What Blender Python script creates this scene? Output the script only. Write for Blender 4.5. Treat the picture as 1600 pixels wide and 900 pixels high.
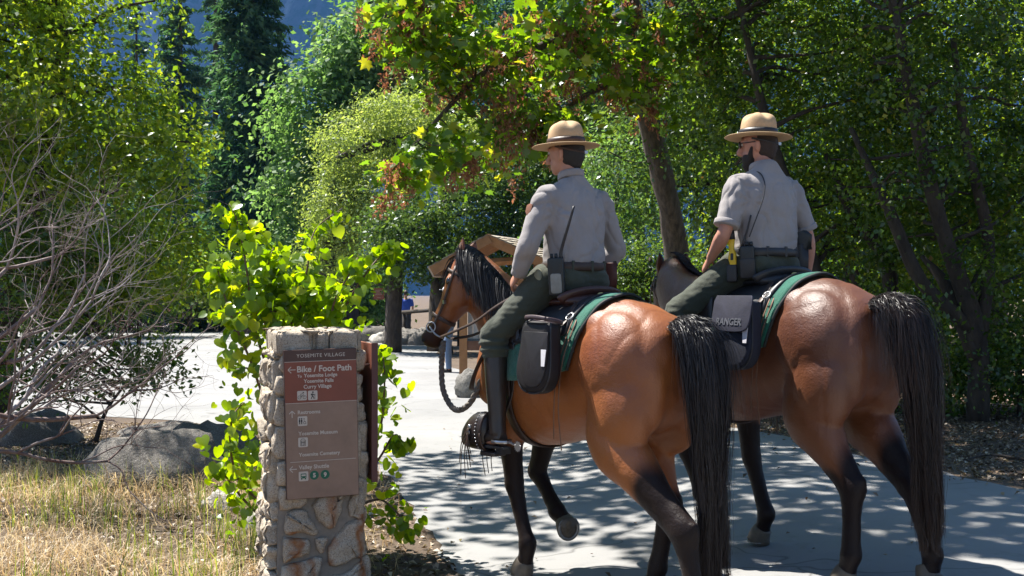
import bpy, math, random, time
import numpy as np
from mathutils import Vector, Matrix, Quaternion, noise as mnoise
R = math.radians
T0 = time.time()
for o in list(bpy.data.objects):
    bpy.data.objects.remove(o, do_unlink=True)
sc = bpy.context.scene
COL = sc.collection
# ---------------------------------------------------------------- camera
CAM_H = 1.63
FPX = 1800.0
cam_d = bpy.data.cameras.new('camera')
cam = bpy.data.objects.new('camera', cam_d)
COL.objects.link(cam)
cam.location = (0, 0, CAM_H)
cam.rotation_euler = (R(90) + math.atan(10 / FPX), 0, 0)
cam_d.sensor_width = 36.0
cam_d.lens = 36.0 * FPX / 1600.0
cam_d.clip_end = 6000
cam_d.clip_start = 0.05
sc.camera = cam
# ---------------------------------------------------------------- world, sun, exposure
SUN_EL = 61.0
SUN_AZ = 54.0            # degrees left of straight ahead
SUN_DIR = Vector((-math.sin(R(SUN_AZ)) * math.cos(R(SUN_EL)), math.cos(R(SUN_AZ)) * math.cos(R(SUN_EL)), math.sin(R(SUN_EL))))
world = bpy.data.worlds.new('World')
sc.world = world
world.use_nodes = True
wn = world.node_tree
wn.nodes.clear()
sky = wn.nodes.new('ShaderNodeTexSky')
sky.sky_type = 'NISHITA'
sky.sun_disc = False
sky.sun_elevation = R(SUN_EL)
sky.sun_rotation = R(-SUN_AZ)
sky.altitude = 1200
sky.air_density = 1.0
sky.dust_density = 0.4
sky.ozone_density = 1.5
bg = wn.nodes.new('ShaderNodeBackground')
bg.inputs['Strength'].default_value = 0.055
wo = wn.nodes.new('ShaderNodeOutputWorld')
wn.links.new(sky.outputs[0], bg.inputs[0])
wn.links.new(bg.outputs[0], wo.inputs[0])
sun_d = bpy.data.lights.new('sun', 'SUN')
sun_d.energy = 5.0
sun_d.angle = R(0.53)
sun_d.color = (1.0, 0.955, 0.88)
sun = bpy.data.objects.new('sun', sun_d)
COL.objects.link(sun)
sun.rotation_euler = SUN_DIR.to_track_quat('Z', 'Y').to_euler()
sc.view_settings.view_transform = 'Standard'
sc.view_settings.look = 'None'
sc.view_settings.exposure = 1.65
sc.view_settings.gamma = 1.0
sc.view_settings.use_curve_mapping = False
sc.render.engine = 'CYCLES'
sc.cycles.max_bounces = 8
sc.cycles.diffuse_bounces = 4
sc.cycles.glossy_bounces = 2
sc.cycles.transmission_bounces = 4
sc.cycles.transparent_max_bounces = 4
sc.cycles.caustics_reflective = False
sc.cycles.caustics_refractive = False
sc.cycles.sample_clamp_indirect = 6.0
sc.cycles.use_denoising = True
try:
    sc.cycles.denoiser = 'OPENIMAGEDENOISE'
except Exception:
    pass

# ---------------------------------------------------------------- helpers
rng = np.random.default_rng(7)
random.seed(7)


def sstep(a, b, x):
    t = np.clip((np.asarray(x, float) - a) / (b - a), 0, 1)
    return t * t * (3 - 2 * t)


def gz(x, y=0.0):
    """height of the ground: the path climbs a little to the right"""
    x = np.asarray(x, float)
    y = np.asarray(y, float)
    z = 0.2 * sstep(-0.5, 2.5, x)
    z = z + 0.5 * sstep(4.0, 12.0, x)
    return z


def PT(px, py, d):
    """the point seen at pixel (px,py) of the photograph, at depth d"""
    return Vector(((px - 800) * d / FPX, d, CAM_H - (py - 460) * d / FPX))


def GP(px, py):
    """the ground point seen at a pixel"""
    d = FPX * CAM_H / max(py - 460, 1)
    for _ in range(12):
        x = (px - 800) * d / FPX
        d = FPX * (CAM_H - float(gz(x, d))) / max(py - 460, 1)
    x = (px - 800) * d / FPX
    return Vector((x, d, float(gz(x, d))))


def mesh_np(name, verts, faces):
    """mesh from arrays; faces: (M,k) array or list of lists"""
    me = bpy.data.meshes.new(name)
    verts = np.asarray(verts, np.float32)
    if isinstance(faces, np.ndarray):
        m, k = faces.shape
        me.vertices.add(len(verts))
        me.vertices.foreach_set('co', verts.ravel())
        me.loops.add(m * k)
        me.loops.foreach_set('vertex_index', faces.astype(np.int32).ravel())
        me.polygons.add(m)
        me.polygons.foreach_set('loop_start', np.arange(0, m * k, k, dtype=np.int32))
        me.polygons.foreach_set('loop_total', np.full(m, k, np.int32))
        me.update(calc_edges=True)
    else:
        me.from_pydata(verts.tolist(), [], faces)
        me.update()
    return me


def smooth(me, on=True):
    me.polygons.foreach_set('use_smooth', np.full(len(me.polygons), on))
    return me


def attr(me, name, vals, domain='POINT'):
    a = me.attributes.new(name, 'FLOAT', domain)
    a.data.foreach_set('value', np.asarray(vals, np.float32).ravel())


def ob(name, me, mats=None, parent=None, label=None, cat=None, group=None, kind=None):
    o = bpy.data.objects.new(name, me)
    COL.objects.link(o)
    if mats is not None and me is not None and len(me.materials) == 0:
        for m in (mats if isinstance(mats, (list, tuple)) else [mats]):
            me.materials.append(m)
    if parent is not None:
        o.parent = parent
    if label:
        o['label'] = label
    if cat:
        o['category'] = cat
    if group:
        o['group'] = group
    if kind:
        o['kind'] = kind
    return o


def thing(name, label, cat, group=None, loc=(0, 0, 0), rz=0.0, parent=None):
    o = ob(name, None, label=label, cat=cat, group=group)
    o.location = loc
    o.rotation_euler = (0, 0, rz)
    o.empty_display_size = 0.1
    return o


class MB:
    """collects closed shapes into one mesh"""

    def __init__(s):
        s.v = []
        s.f = []

    def add(s, v, f):
        b = len(s.v)
        s.v.extend([tuple(p) for p in v])
        s.f.extend([[i + b for i in q] for q in f])
        return s

    def box(s, c, size, rot=None):
        hx, hy, hz = size[0] / 2, size[1] / 2, size[2] / 2
        p = [Vector((x, y, z)) for x in (-hx, hx) for y in (-hy, hy) for z in (-hz, hz)]
        if rot is not None:
            p = [rot @ q for q in p]
        c = Vector(c)
        return s.add([c + q for q in p], [[0, 1, 3, 2], [4, 6, 7, 5], [0, 4, 5, 1], [2, 3, 7, 6], [0, 2, 6, 4], [1, 5, 7, 3]])

    def tube(s, *a, **k):
        return s.add(*tube(*a, **k))

    def ell(s, *a, **k):
        return s.add(*ellipsoid(*a, **k))

    def mesh(s, name, sm=True):
        me = bpy.data.meshes.new(name)
        me.from_pydata(s.v, [], s.f)
        me.update()
        if sm:
            smooth(me)
        return me

    def fuse(s, name, voxel=0.012, it=6, fac=0.5):
        return fuse(name, s.v, s.f, voxel, it, fac)


def catmull(P, sub):
    P = np.asarray(P, float)
    if sub <= 1 or len(P) < 3:
        if sub <= 1:
            return P
    Q = np.vstack([2 * P[0] - P[1], P, 2 * P[-1] - P[-2]])
    out = []
    for i in range(1, len(Q) - 2):
        p0, p1, p2, p3 = Q[i - 1], Q[i], Q[i + 1], Q[i + 2]
        for t in np.linspace(0, 1, sub, endpoint=False):
            out.append(0.5 * ((2 * p1) + (-p0 + p2) * t + (2 * p0 - 5 * p1 + 4 * p2 - p3) * t * t + (-p0 + 3 * p1 - 3 * p2 + p3) * t ** 3))
    out.append(Q[-2])
    return np.array(out)


def tube(pts, rad, n=12, sub=1, ref=(1, 0, 0), e=2.0, cap=True):
    """tapered tube; rad entries r or (side, front) where front lies along ref"""
    rr = [(r, r) if np.isscalar(r) else tuple(r) for r in rad]
    if len(rr) == 1:
        rr = rr * len(pts)
    A = np.hstack([np.asarray([tuple(p) for p in pts], float), np.asarray(rr, float)])
    A = catmull(A, sub)
    P, W = A[:, :3], np.maximum(A[:, 3:], 1e-4)
    k = len(P)
    T = np.gradient(P, axis=0)
    T /= np.maximum(np.linalg.norm(T, axis=1, keepdims=True), 1e-9)
    ref = np.asarray(ref, float)
    v = []
    lastF = None
    for i in range(k):
        F = ref - T[i] * ref.dot(T[i])
        if np.linalg.norm(F) < 0.15:
            alt = lastF if lastF is not None else np.array([0.03, 1.0, 0.1])
            F = alt - T[i] * alt.dot(T[i])
        F /= np.linalg.norm(F)
        lastF = F
        S = np.cross(T[i], F)
        for j in range(n):
            a = 2 * math.pi * j / n
            c, s_ = math.cos(a), math.sin(a)
            if e != 2.0:
                c = math.copysign(abs(c) ** (2 / e), c)
                s_ = math.copysign(abs(s_) ** (2 / e), s_)
            v.append(P[i] + S * (c * W[i, 0]) + F * (s_ * W[i, 1]))
    f = []
    for i in range(k - 1):
        for j in range(n):
            j2 = (j + 1) % n
            f.append([i * n + j, i * n + j2, (i + 1) * n + j2, (i + 1) * n + j])
    if cap:
        f.append([j for j in range(n)][::-1])
        f.append([(k - 1) * n + j for j in range(n)])
    return v, f


def ellipsoid(c, r, rot=None, nu=16, nv=10):
    if np.isscalar(r):
        r = (r, r, r)
    c = Vector(c)
    v = []
    for i in range(1, nv):
        th = math.pi * i / nv
        for j in range(nu):
            ph = 2 * math.pi * j / nu
            q = Vector((r[0] * math.sin(th) * math.cos(ph), r[1] * math.sin(th) * math.sin(ph), r[2] * math.cos(th)))
            v.append(c + (rot @ q if rot is not None else q))
    q = Vector((0, 0, r[2]))
    v.append(c + (rot @ q if rot is not None else q))
    v.append(c - (rot @ q if rot is not None else q))
    f = []
    for i in range(nv - 2):
        for j in range(nu):
            j2 = (j + 1) % nu
            f.append([i * nu + j, (i + 1) * nu + j, (i + 1) * nu + j2, i * nu + j2])
    a, b = len(v) - 2, len(v) - 1
    for j in range(nu):
        j2 = (j + 1) % nu
        f.append([a, j, j2])
        f.append([b, (nv - 2) * nu + j2, (nv - 2) * nu + j])
    return v, f


def fuse(name, v, f, voxel, it=6, fac=0.5):
    """union of closed shapes as one continuous smooth surface"""
    me = bpy.data.meshes.new('tmp')
    me.from_pydata([tuple(p) for p in v], [], f)
    me.update()
    o = bpy.data.objects.new('tmp', me)
    COL.objects.link(o)
    m = o.modifiers.new('r', 'REMESH')
    m.mode = 'VOXEL'
    m.voxel_size = voxel
    m.use_smooth_shade = True
    if it:
        m = o.modifiers.new('s', 'SMOOTH')
        m.factor = fac
        m.iterations = it
    dg = bpy.context.evaluated_depsgraph_get()
    dg.update()
    out = bpy.data.meshes.new_from_object(o.evaluated_get(dg))
    out.name = name
    bpy.data.objects.remove(o, do_unlink=True)
    bpy.data.meshes.remove(me)
    smooth(out)
    return out


def get_co(me):
    a = np.empty(len(me.vertices) * 3, np.float32)
    me.vertices.foreach_get('co', a)
    return a.reshape(-1, 3)


def get_no(me):
    a = np.empty(len(me.vertices) * 3, np.float32)
    me.vertices.foreach_get('normal', a)
    return a.reshape(-1, 3)


def set_co(me, c):
    me.vertices.foreach_set('co', np.asarray(c, np.float32).ravel())
    me.update()


def ns(p, s=1.0, off=(0, 0, 0)):
    """vector noise values for an array of points"""
    return np.array([mnoise.noise((x * s + off[0], y * s + off[1], z * s + off[2])) for x, y, z in np.asarray(p, float)])


# ---------------------------------------------------------------- materials
MATS = {}


class NT:
    def __init__(s, name):
        m = bpy.data.materials.new(name)
        m.use_nodes = True
        s.m = m
        s.t = m.node_tree
        s.t.nodes.clear()
        s.out = s.n('ShaderNodeOutputMaterial')

    def n(s, typ, **kw):
        x = s.t.nodes.new(typ)
        for k, v in kw.items():
            if k in x.inputs:
                s.set(x, k, v)
            else:
                setattr(x, k, v)
        return x

    def set(s, x, k, v):
        if hasattr(v, 'is_output') or isinstance(v, bpy.types.NodeSocket):
            s.t.links.new(v, x.inputs[k])
        else:
            if isinstance(v, (tuple, list)) and len(v) == 3 and x.inputs[k].type == 'RGBA':
                v = (*v, 1)
            x.inputs[k].default_value = v

    def coord(s, kind='Object', scale=None):
        c = s.n('ShaderNodeTexCoord').outputs[kind]
        if scale is not None:
            mp = s.n('ShaderNodeMapping')
            s.t.links.new(c, mp.inputs['Vector'])
            mp.inputs['Scale'].default_value = scale
            c = mp.outputs[0]
        return c

    def noise(s, scale, detail=3.0, rough=0.55, vec=None, dist=0.0):
        x = s.n('ShaderNodeTexNoise')
        x.inputs['Scale'].default_value = scale
        x.inputs['Detail'].default_value = detail
        x.inputs['Roughness'].default_value = rough
        x.inputs['Distortion'].default_value = dist
        if vec is not None:
            s.t.links.new(vec, x.inputs['Vector'])
        return x.outputs['Fac']

    def ramp(s, fac, stops, interp='LINEAR'):
        x = s.n('ShaderNodeValToRGB')
        x.color_ramp.interpolation = interp
        el = x.color_ramp.elements
        while len(el) < len(stops):
            el.new(0.5)
        for e_, (p, c) in zip(el, stops):
            e_.position = p
            e_.color = (*c, 1) if len(c) == 3 else c
        s.t.links.new(fac, x.inputs[0])
        return x.outputs[0]

    def mix(s, fac, a, b, typ='MIX'):
        x = s.n('ShaderNodeMix')
        x.data_type = 'RGBA'
        x.blend_type = typ
        for sock, v in ((x.inputs[0], fac), (x.inputs[6], a), (x.inputs[7], b)):
            if isinstance(v, bpy.types.NodeSocket):
                s.t.links.new(v, sock)
            else:
                sock.default_value = (*v, 1) if isinstance(v, (tuple, list)) and len(v) == 3 else v
        return x.outputs[2]

    def math(s, op, a, b=0.5, clamp=False):
        x = s.n('ShaderNodeMath')
        x.operation = op
        x.use_clamp = clamp
        for i, v in enumerate((a, b)):
            if isinstance(v, bpy.types.NodeSocket):
                s.t.links.new(v, x.inputs[i])
            else:
                x.inputs[i].default_value = v
        return x.outputs[0]

    def attr(s, name):
        return s.n('ShaderNodeAttribute', attribute_name=name).outputs['Fac']

    def bump(s, h, strength=0.3, dist=0.01):
        x = s.n('ShaderNodeBump')
        x.inputs['Strength'].default_value = strength
        x.inputs['Distance'].default_value = dist
        s.t.links.new(h, x.inputs['Height'])
        return x.outputs[0]

    def bsdf(s, **kw):
        x = s.n('ShaderNodeBsdfPrincipled')
        for k, v in kw.items():
            s.set(x, k.replace('_', ' '), v)
        s.t.links.new(x.outputs[0], s.out.inputs['Surface'])
        return x


def simple(name, col, rough=0.6, var=0.25, scale=20.0, spec=0.4, bump=0.15, bscale=None, metal=0.0, sheen=0.0, bdist=0.004):
    """one coloured material with grain and fine relief"""
    if name in MATS:
        return MATS[name]
    t = NT(name)
    vec = t.coord()
    f = t.noise(scale, 4, 0.6, vec)
    f2 = t.noise(scale * 0.23, 2, 0.5, vec)
    d = tuple(max(c * (1 - var), 0) for c in col)
    l = tuple(min(c * (1 + var), 1) for c in col)
    c1 = t.ramp(f, [(0.3, d), (0.7, l)])
    c = t.mix(t.math('MULTIPLY', f2, 0.7), c1, tuple(x * (1 - var * 0.6) for x in col))
    kw = dict(Base_Color=c, Roughness=rough, Metallic=metal)
    b = t.bsdf(**kw)
    b.inputs['Specular IOR Level'].default_value = spec
    if sheen:
        b.inputs['Sheen Weight'].default_value = sheen
    if bump:
        h = t.noise(bscale or scale * 3, 4, 0.6, vec)
        t.t.links.new(t.bump(h, bump, bdist), b.inputs['Normal'])
    MATS[name] = t.m
    return t.m


def leaf_mat(name, stops, trans=0.45, gloss=0.08, rough=0.35, tcol=(1.0, 1.0, 0.55)):
    """leaf colours picked per leaf by the rnd attribute; light passes through"""
    t = NT(name)
    c = t.ramp(t.attr('rnd'), stops)
    d = t.n('ShaderNodeBsdfDiffuse', Color=c)
    tc = t.mix(1.0, c, tcol, 'MULTIPLY')
    tc2 = t.mix(1.0, tc, (2.0, 2.0, 2.0), 'MULTIPLY')
    tr = t.n('ShaderNodeBsdfTranslucent', Color=tc2)
    mx = t.n('ShaderNodeMixShader')
    mx.inputs[0].default_value = trans
    t.t.links.new(d.outputs[0], mx.inputs[1])
    t.t.links.new(tr.outputs[0], mx.inputs[2])
    g = t.n('ShaderNodeBsdfGlossy', Roughness=rough)
    g.inputs['Color'].default_value = (0.9, 0.95, 1, 1)
    m2 = t.n('ShaderNodeMixShader')
    m2.inputs[0].default_value = gloss
    t.t.links.new(mx.outputs[0], m2.inputs[1])
    t.t.links.new(g.outputs[0], m2.inputs[2])
    t.t.links.new(m2.outputs[0], t.out.inputs['Surface'])
    return t.m
def slab(outline, thick, o, U, V, N, bev=0.006, puff=0.0, steps=3, rings=0):
    """solid plate: 2-D outline in the U,V plane at o, extruded along N by thick, edges rounded"""
    P = np.asarray(outline, float)
    n = len(P)
    c = P.mean(0)
    # inward normals per vertex
    e1 = np.roll(P, -1, 0) - P
    e0 = P - np.roll(P, 1, 0)
    area = 0.5 * np.sum(P[:, 0] * np.roll(P[:, 1], -1) - np.roll(P[:, 0], -1) * P[:, 1])
    if area < 0:
        P = P[::-1].copy()
        e1 = np.roll(P, -1, 0) - P
        e0 = P - np.roll(P, 1, 0)
    nn = []
    for a, b in zip(e0, e1):
        a = a / max(np.linalg.norm(a), 1e-9)
        b = b / max(np.linalg.norm(b), 1e-9)
        m_ = np.array([-(a[1] + b[1]), a[0] + b[0]])
        nn.append(m_ / max(np.linalg.norm(m_), 1e-9))
    nn = np.array(nn)
    U, V, N, o = Vector(U), Vector(V), Vector(N), Vector(o)
    layers = []
    for k in range(steps + 1):
        a = math.pi / 2 * k / steps
        layers.append((bev * (1 - math.sin(a)), bev * (1 - math.cos(a))))
    prof = [(ins, z) for ins, z in layers] + [(ins, thick - z) for ins, z in layers[::-1]]
    v = []
    for ins, z in prof:
        for q, m_ in zip(P, nn):
            w = q + m_ * ins
            v.append(o + U * w[0] + V * w[1] + N * z)
    f = []
    k = len(prof)
    for i in range(k - 1):
        for j in range(n):
            j2 = (j + 1) % n
            f.append([i * n + j, i * n + j2, (i + 1) * n + j2, (i + 1) * n + j])
    first, last = 0, (k - 1) * n
    for q in range(rings):
        fr = 1 - (q + 1) / (rings + 1)
        for side_ in (0, 1):
            b0 = first if side_ == 0 else last
            cc = o + U * c[0] + V * c[1] + N * (-puff if side_ == 0 else thick + puff)
            src = v[(0 if side_ == 0 else (k - 1) * n):][:n]
            nb = len(v)
            v.extend([cc + (p - cc) * fr for p in src])
            for j in range(n):
                j2 = (j + 1) % n
                f.append([nb + j, nb + j2, b0 + j2, b0 + j] if side_ == 0 else [b0 + j, b0 + j2, nb + j2, nb + j])
            if side_ == 0:
                first = nb
            else:
                last = nb
    ca = len(v)
    v.append(o + U * c[0] + V * c[1] - N * puff)
    v.append(o + U * c[0] + V * c[1] + N * (thick + puff))
    for j in range(n):
        j2 = (j + 1) % n
        f.append([ca, first + j2, first + j])
        f.append([ca + 1, last + j, last + j2])
    return v, f


def rrect(w, h, r, k=5, cx=0.0, cy=0.0):
    out = []
    for sx, sy, a0 in ((1, 1, 0), (-1, 1, 90), (-1, -1, 180), (1, -1, 270)):
        for i in range(k):
            a = R(a0 + 90 * i / (k - 1))
            out.append((cx + sx * (w / 2 - r) + r * math.cos(a), cy + sy * (h / 2 - r) + r * math.sin(a)))
    return out


def circ(r, n=24, cx=0, cy=0):
    return [(cx + r * math.cos(2 * math.pi * i / n), cy + r * math.sin(2 * math.pi * i / n)) for i in range(n)]


def strap(pts, w, th=0.004, sub=6, ref=(0, 0, 1)):
    """flat strap; ref is the strap's face normal"""
    return tube(pts, [(w / 2, th / 2)] * len(pts), n=8, sub=sub, ref=ref, e=5)
# ================================================================ ground, path, mountain
def ground_mat():
    t = NT('forest_soil')
    vec = t.coord()
    f = t.noise(1.1, 5, 0.65, vec)
    g = t.noise(24, 5, 0.7, vec)
    c = t.ramp(f, [(0.3, (0.085, 0.058, 0.038)), (0.55, (0.15, 0.105, 0.068)), (0.75, (0.20, 0.15, 0.10))])
    c = t.mix(t.math('MULTIPLY', g, 0.75), c, (0.055, 0.038, 0.026))
    b = t.bsdf(Base_Color=c, Roughness=0.95)
    t.t.links.new(t.bump(g, 0.9, 0.03), b.inputs['Normal'])
    return t.m


def road_mat():
    t = NT('worn_asphalt')
    vec = t.coord()
    f = t.noise(0.5, 4, 0.6, vec)
    g = t.noise(160, 3, 0.7, vec)
    p = t.noise(5.0, 4, 0.7, vec)
    c = t.ramp(f, [(0.3, (0.165, 0.166, 0.168)), (0.68, (0.250, 0.248, 0.245))])
    c = t.mix(t.math('MULTIPLY', t.math('POWER', g, 2.0), 0.9), c, (0.34, 0.33, 0.31))
    c = t.mix(t.ramp(p, [(0.55, (0, 0, 0)), (0.75, (0.5, 0.5, 0.5))]), c, (0.13, 0.125, 0.12))
    # cracks
    vo = t.n('ShaderNodeTexVoronoi', feature='DISTANCE_TO_EDGE')
    vo.inputs['Scale'].default_value = 0.42
    vw = t.n('ShaderNodeVectorMath', operation='ADD')
    t.t.links.new(vec, vw.inputs[0])
    nz = t.n('ShaderNodeTexNoise')
    nz.inputs['Scale'].default_value = 1.6
    t.t.links.new(vec, nz.inputs['Vector'])
    t.t.links.new(nz.outputs['Color'], vw.inputs[1])
    t.t.links.new(vw.outputs[0], vo.inputs['Vector'])
    cr = t.ramp(vo.outputs['Distance'], [(0.0, (1, 1, 1)), (0.006, (0, 0, 0))])
    c = t.mix(t.math('MULTIPLY', cr, 0.6), c, (0.05, 0.048, 0.045))
    b = t.bsdf(Base_Color=c, Roughness=0.8)
    b.inputs['Specular IOR Level'].default_value = 0.3
    t.t.links.new(t.bump(g, 0.35, 0.006), b.inputs['Normal'])
    return t.m


def grid_mesh(name, xs, ys, zoff=0.0, mask=None, rough=0.0):
    X, Y = np.meshgrid(xs, ys)
    Z = gz(X, Y) + zoff
    if rough:
        Z = Z + rough * (np.sin(X * 2.3 + 1.3 * np.sin(Y * 1.1)) * np.sin(Y * 1.9 + X * 0.7))
    V = np.stack([X, Y, Z], -1).reshape(-1, 3)
    nx, ny = len(xs), len(ys)
    i = np.arange(nx - 1)[None, :] + np.arange(ny - 1)[:, None] * nx
    F = np.stack([i, i + 1, i + 1 + nx, i + nx], -1).reshape(-1, 4)
    return smooth(mesh_np(name, V, F))


xs = np.concatenate([[-3000, -800, -200, -80, -40], np.arange(-20, 20.01, 0.4), [40, 80, 200, 800, 3000]])
ys = np.concatenate([[-300, -60, -20], np.arange(-8, 40.01, 0.5), [50, 70, 100, 160, 300, 800, 3500]])
ob('ground', grid_mesh('ground', xs, ys), ground_mat(), kind='structure')

# path: left and right edge for each depth
LE = [(-4, 1.3), (3, 0.6), (5, 0.05), (6.67, -0.30), (8.6, -0.74), (10.3, -1.12), (12.0, -1.9), (13.5, -2.9), (14.8, -4.2), (15.6, -6.0), (16.4, -10), (17.2, -18), (18.2, -30), (50.0, -30)]
RE = [(-4, 5.6), (3, 5.2), (6, 4.5), (8.5, 3.75), (10.0, 3.15), (11.7, 2.65), (14.0, 1.75), (17, 0.75), (20, -0.10), (23, -0.85), (26, -1.4), (32, -2.1), (40, -2.9), (46, -3.6), (49, -3.9), (50, -4.0)]
ly = np.concatenate([np.arange(-4, 20, 0.14), np.arange(20, 50.01, 0.6)])
le = np.interp(ly, *zip(*LE)) + 0.035 * np.sin(ly * 5.1) + 0.02 * np.sin(ly * 13.7)
re_ = np.interp(ly, *zip(*RE)) + 0.06 * np.sin(ly * 3.3 + 1) + 0.03 * np.sin(ly * 11.0)
NX = 26
V = []
for y, a, b in zip(ly, le, re_):
    for k in range(NX + 1):
        x = a + (b - a) * k / NX
        V.append((x, y, float(gz(x, y)) + 0.006))
i = np.arange(NX)[None, :] + np.arange(len(ly) - 1)[:, None] * (NX + 1)
F = np.stack([i, i + 1, i + NX + 2, i + NX + 1], -1).reshape(-1, 4)
ob('path', smooth(mesh_np('path', np.array(V), F)), road_mat(), kind='structure')


def on_road(x, y):
    return (x > np.interp(y, *zip(*LE))) & (x < np.interp(y, *zip(*RE)))


# far granite mountain wall
def mountain():
    t = NT('granite_cliff')
    vec = t.coord()
    f = t.noise(0.012, 6, 0.65, t.coord(scale=(1, 1, 0.35)))
    c = t.ramp(f, [(0.3, (0.04, 0.042, 0.045)), (0.55, (0.09, 0.09, 0.095)), (0.72, (0.34, 0.33, 0.32))])
    tr = t.noise(0.03, 5, 0.7, vec)
    c = t.mix(t.ramp(tr, [(0.48, (0, 0, 0)), (0.56, (1, 1, 1))]), c, (0.035, 0.055, 0.03))
    t.bsdf(Base_Color=c, Roughness=0.9)
    nx, ny = 120, 50
    X = np.linspace(-2200, 2200, nx)
    U = np.linspace(0, 1, ny)
    V = []
    for u in U:
        for x in X:
            h = 760 + 180 * math.sin(x * 0.0021 + 1.0) + 90 * math.sin(x * 0.0067 + 2) + 45 * mnoise.noise((x * 0.012, 3.1, 0))
            y = 1500 + 150 * u ** 1.5 + 160 * mnoise.noise((x * 0.004, u * 3.0, 1.7)) + 60 * mnoise.noise((x * 0.016, u * 9.0, 4.7))
            V.append((x, y, -5 + h * u))
    i = np.arange(nx - 1)[None, :] + np.arange(ny - 1)[:, None] * nx
    F = np.stack([i, i + 1, i + 1 + nx, i + nx], -1).reshape(-1, 4)
    ob('mountain', smooth(mesh_np('mountain', np.array(V), F)), t.m, kind='structure')


mountain()
# ================================================================ vegetation
def unit(v):
    return v / np.maximum(np.linalg.norm(v, axis=-1, keepdims=True), 1e-9)


def leaves_np(P, size, rg, wid=0.55, up=0.5, outward=None, droop=0.3, fold=0.25, axis=None):
    """one folded quad per leaf"""
    N = len(P)
    size = np.broadcast_to(np.asarray(size, float), (N,))
    nrm = rg.normal(size=(N, 3)) + np.array([0, 0, up * 2.0])
    if outward is not None:
        nrm = nrm + outward
    nrm = unit(nrm)
    ax = rg.normal(size=(N, 3)) if axis is None else axis + rg.normal(size=(N, 3)) * 0.5
    ax[:, 2] -= droop
    ax = unit(ax - nrm * np.sum(ax * nrm, 1, keepdims=True))
    sd = np.cross(nrm, ax)
    L = size[:, None]
    V = np.empty((N, 4, 3))
    V[:, 0] = P - ax * L * 0.5
    V[:, 1] = P + sd * L * wid * 0.5 + nrm * L * fold * 0.25 - ax * L * 0.06
    V[:, 2] = P + ax * L * 0.5 - nrm * L * fold * 0.2
    V[:, 3] = P - sd * L * wid * 0.5 + nrm * L * fold * 0.25 - ax * L * 0.06
    return V.reshape(-1, 3), np.arange(N * 4).reshape(N, 4)


def clump_points(ells, n_cl, per, cr, rg, shell=0.55, flat=0.7):
    """clump centres through ellipsoids (biased outwards) and leaf points round them"""
    w = np.array([e[1][0] * e[1][1] * e[1][2] for e in ells]) ** 0.72
    w /= w.sum()
    k = rg.choice(len(ells), n_cl, p=w)
    C = np.array([tuple(e[0]) for e in ells])[k]
    Rr = np.array([tuple(e[1]) for e in ells])[k]
    d = unit(rg.normal(size=(n_cl, 3)))
    r = shell + (1 - shell) * rg.random(n_cl) ** 0.8
    r = r * (0.88 + 0.24 * rg.random(n_cl))
    cen = C + d * Rr * r[:, None]
    s = cr * rg.uniform(0.5, 1.35, n_cl)
    idx = np.repeat(np.arange(n_cl), per)
    off = rg.normal(size=(len(idx), 3)) * np.array([1, 1, flat])
    P = cen[idx] + off * s[idx][:, None] * 0.5
    return cen, P, idx, d


def limbs(base, ends, r0, rg, bend=0.25, n=7, sub=3, parent_pts=None, r1=0.012):
    """tapered limbs from base points to ends, as one mesh"""
    m = MB()
    for b, e in zip(base, ends):
        b, e = Vector(b), Vector(e)
        L = (e - b).length
        j = lambda: Vector(rg.normal(size=3)) * L * bend * 0.22
        p1 = b.lerp(e, 0.33) + j() + Vector((0, 0, L * 0.06))
        p2 = b.lerp(e, 0.68) + j()
        m.tube([b, p1, p2, e], [r0, r0 * 0.72, r0 * 0.42, r1], n=n, sub=sub)
    return m.mesh('limbs')


def bark_mat(name, dark, light, scale=14.0):
    if name in MATS:
        return MATS[name]
    t = NT(name)
    vec = t.coord(scale=(1, 1, 0.3))
    f = t.noise(scale, 5, 0.7, vec)
    g = t.noise(scale * 0.2, 3, 0.6, t.coord())
    c = t.ramp(f, [(0.35, dark), (0.65, light)])
    c = t.mix(t.math('MULTIPLY', g, 0.5), c, tuple(x * 0.6 for x in dark))
    b = t.bsdf(Base_Color=c, Roughness=0.95)
    t.t.links.new(t.bump(f, 1.0, 0.03), b.inputs['Normal'])
    MATS[name] = t.m
    return t.m


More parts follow.
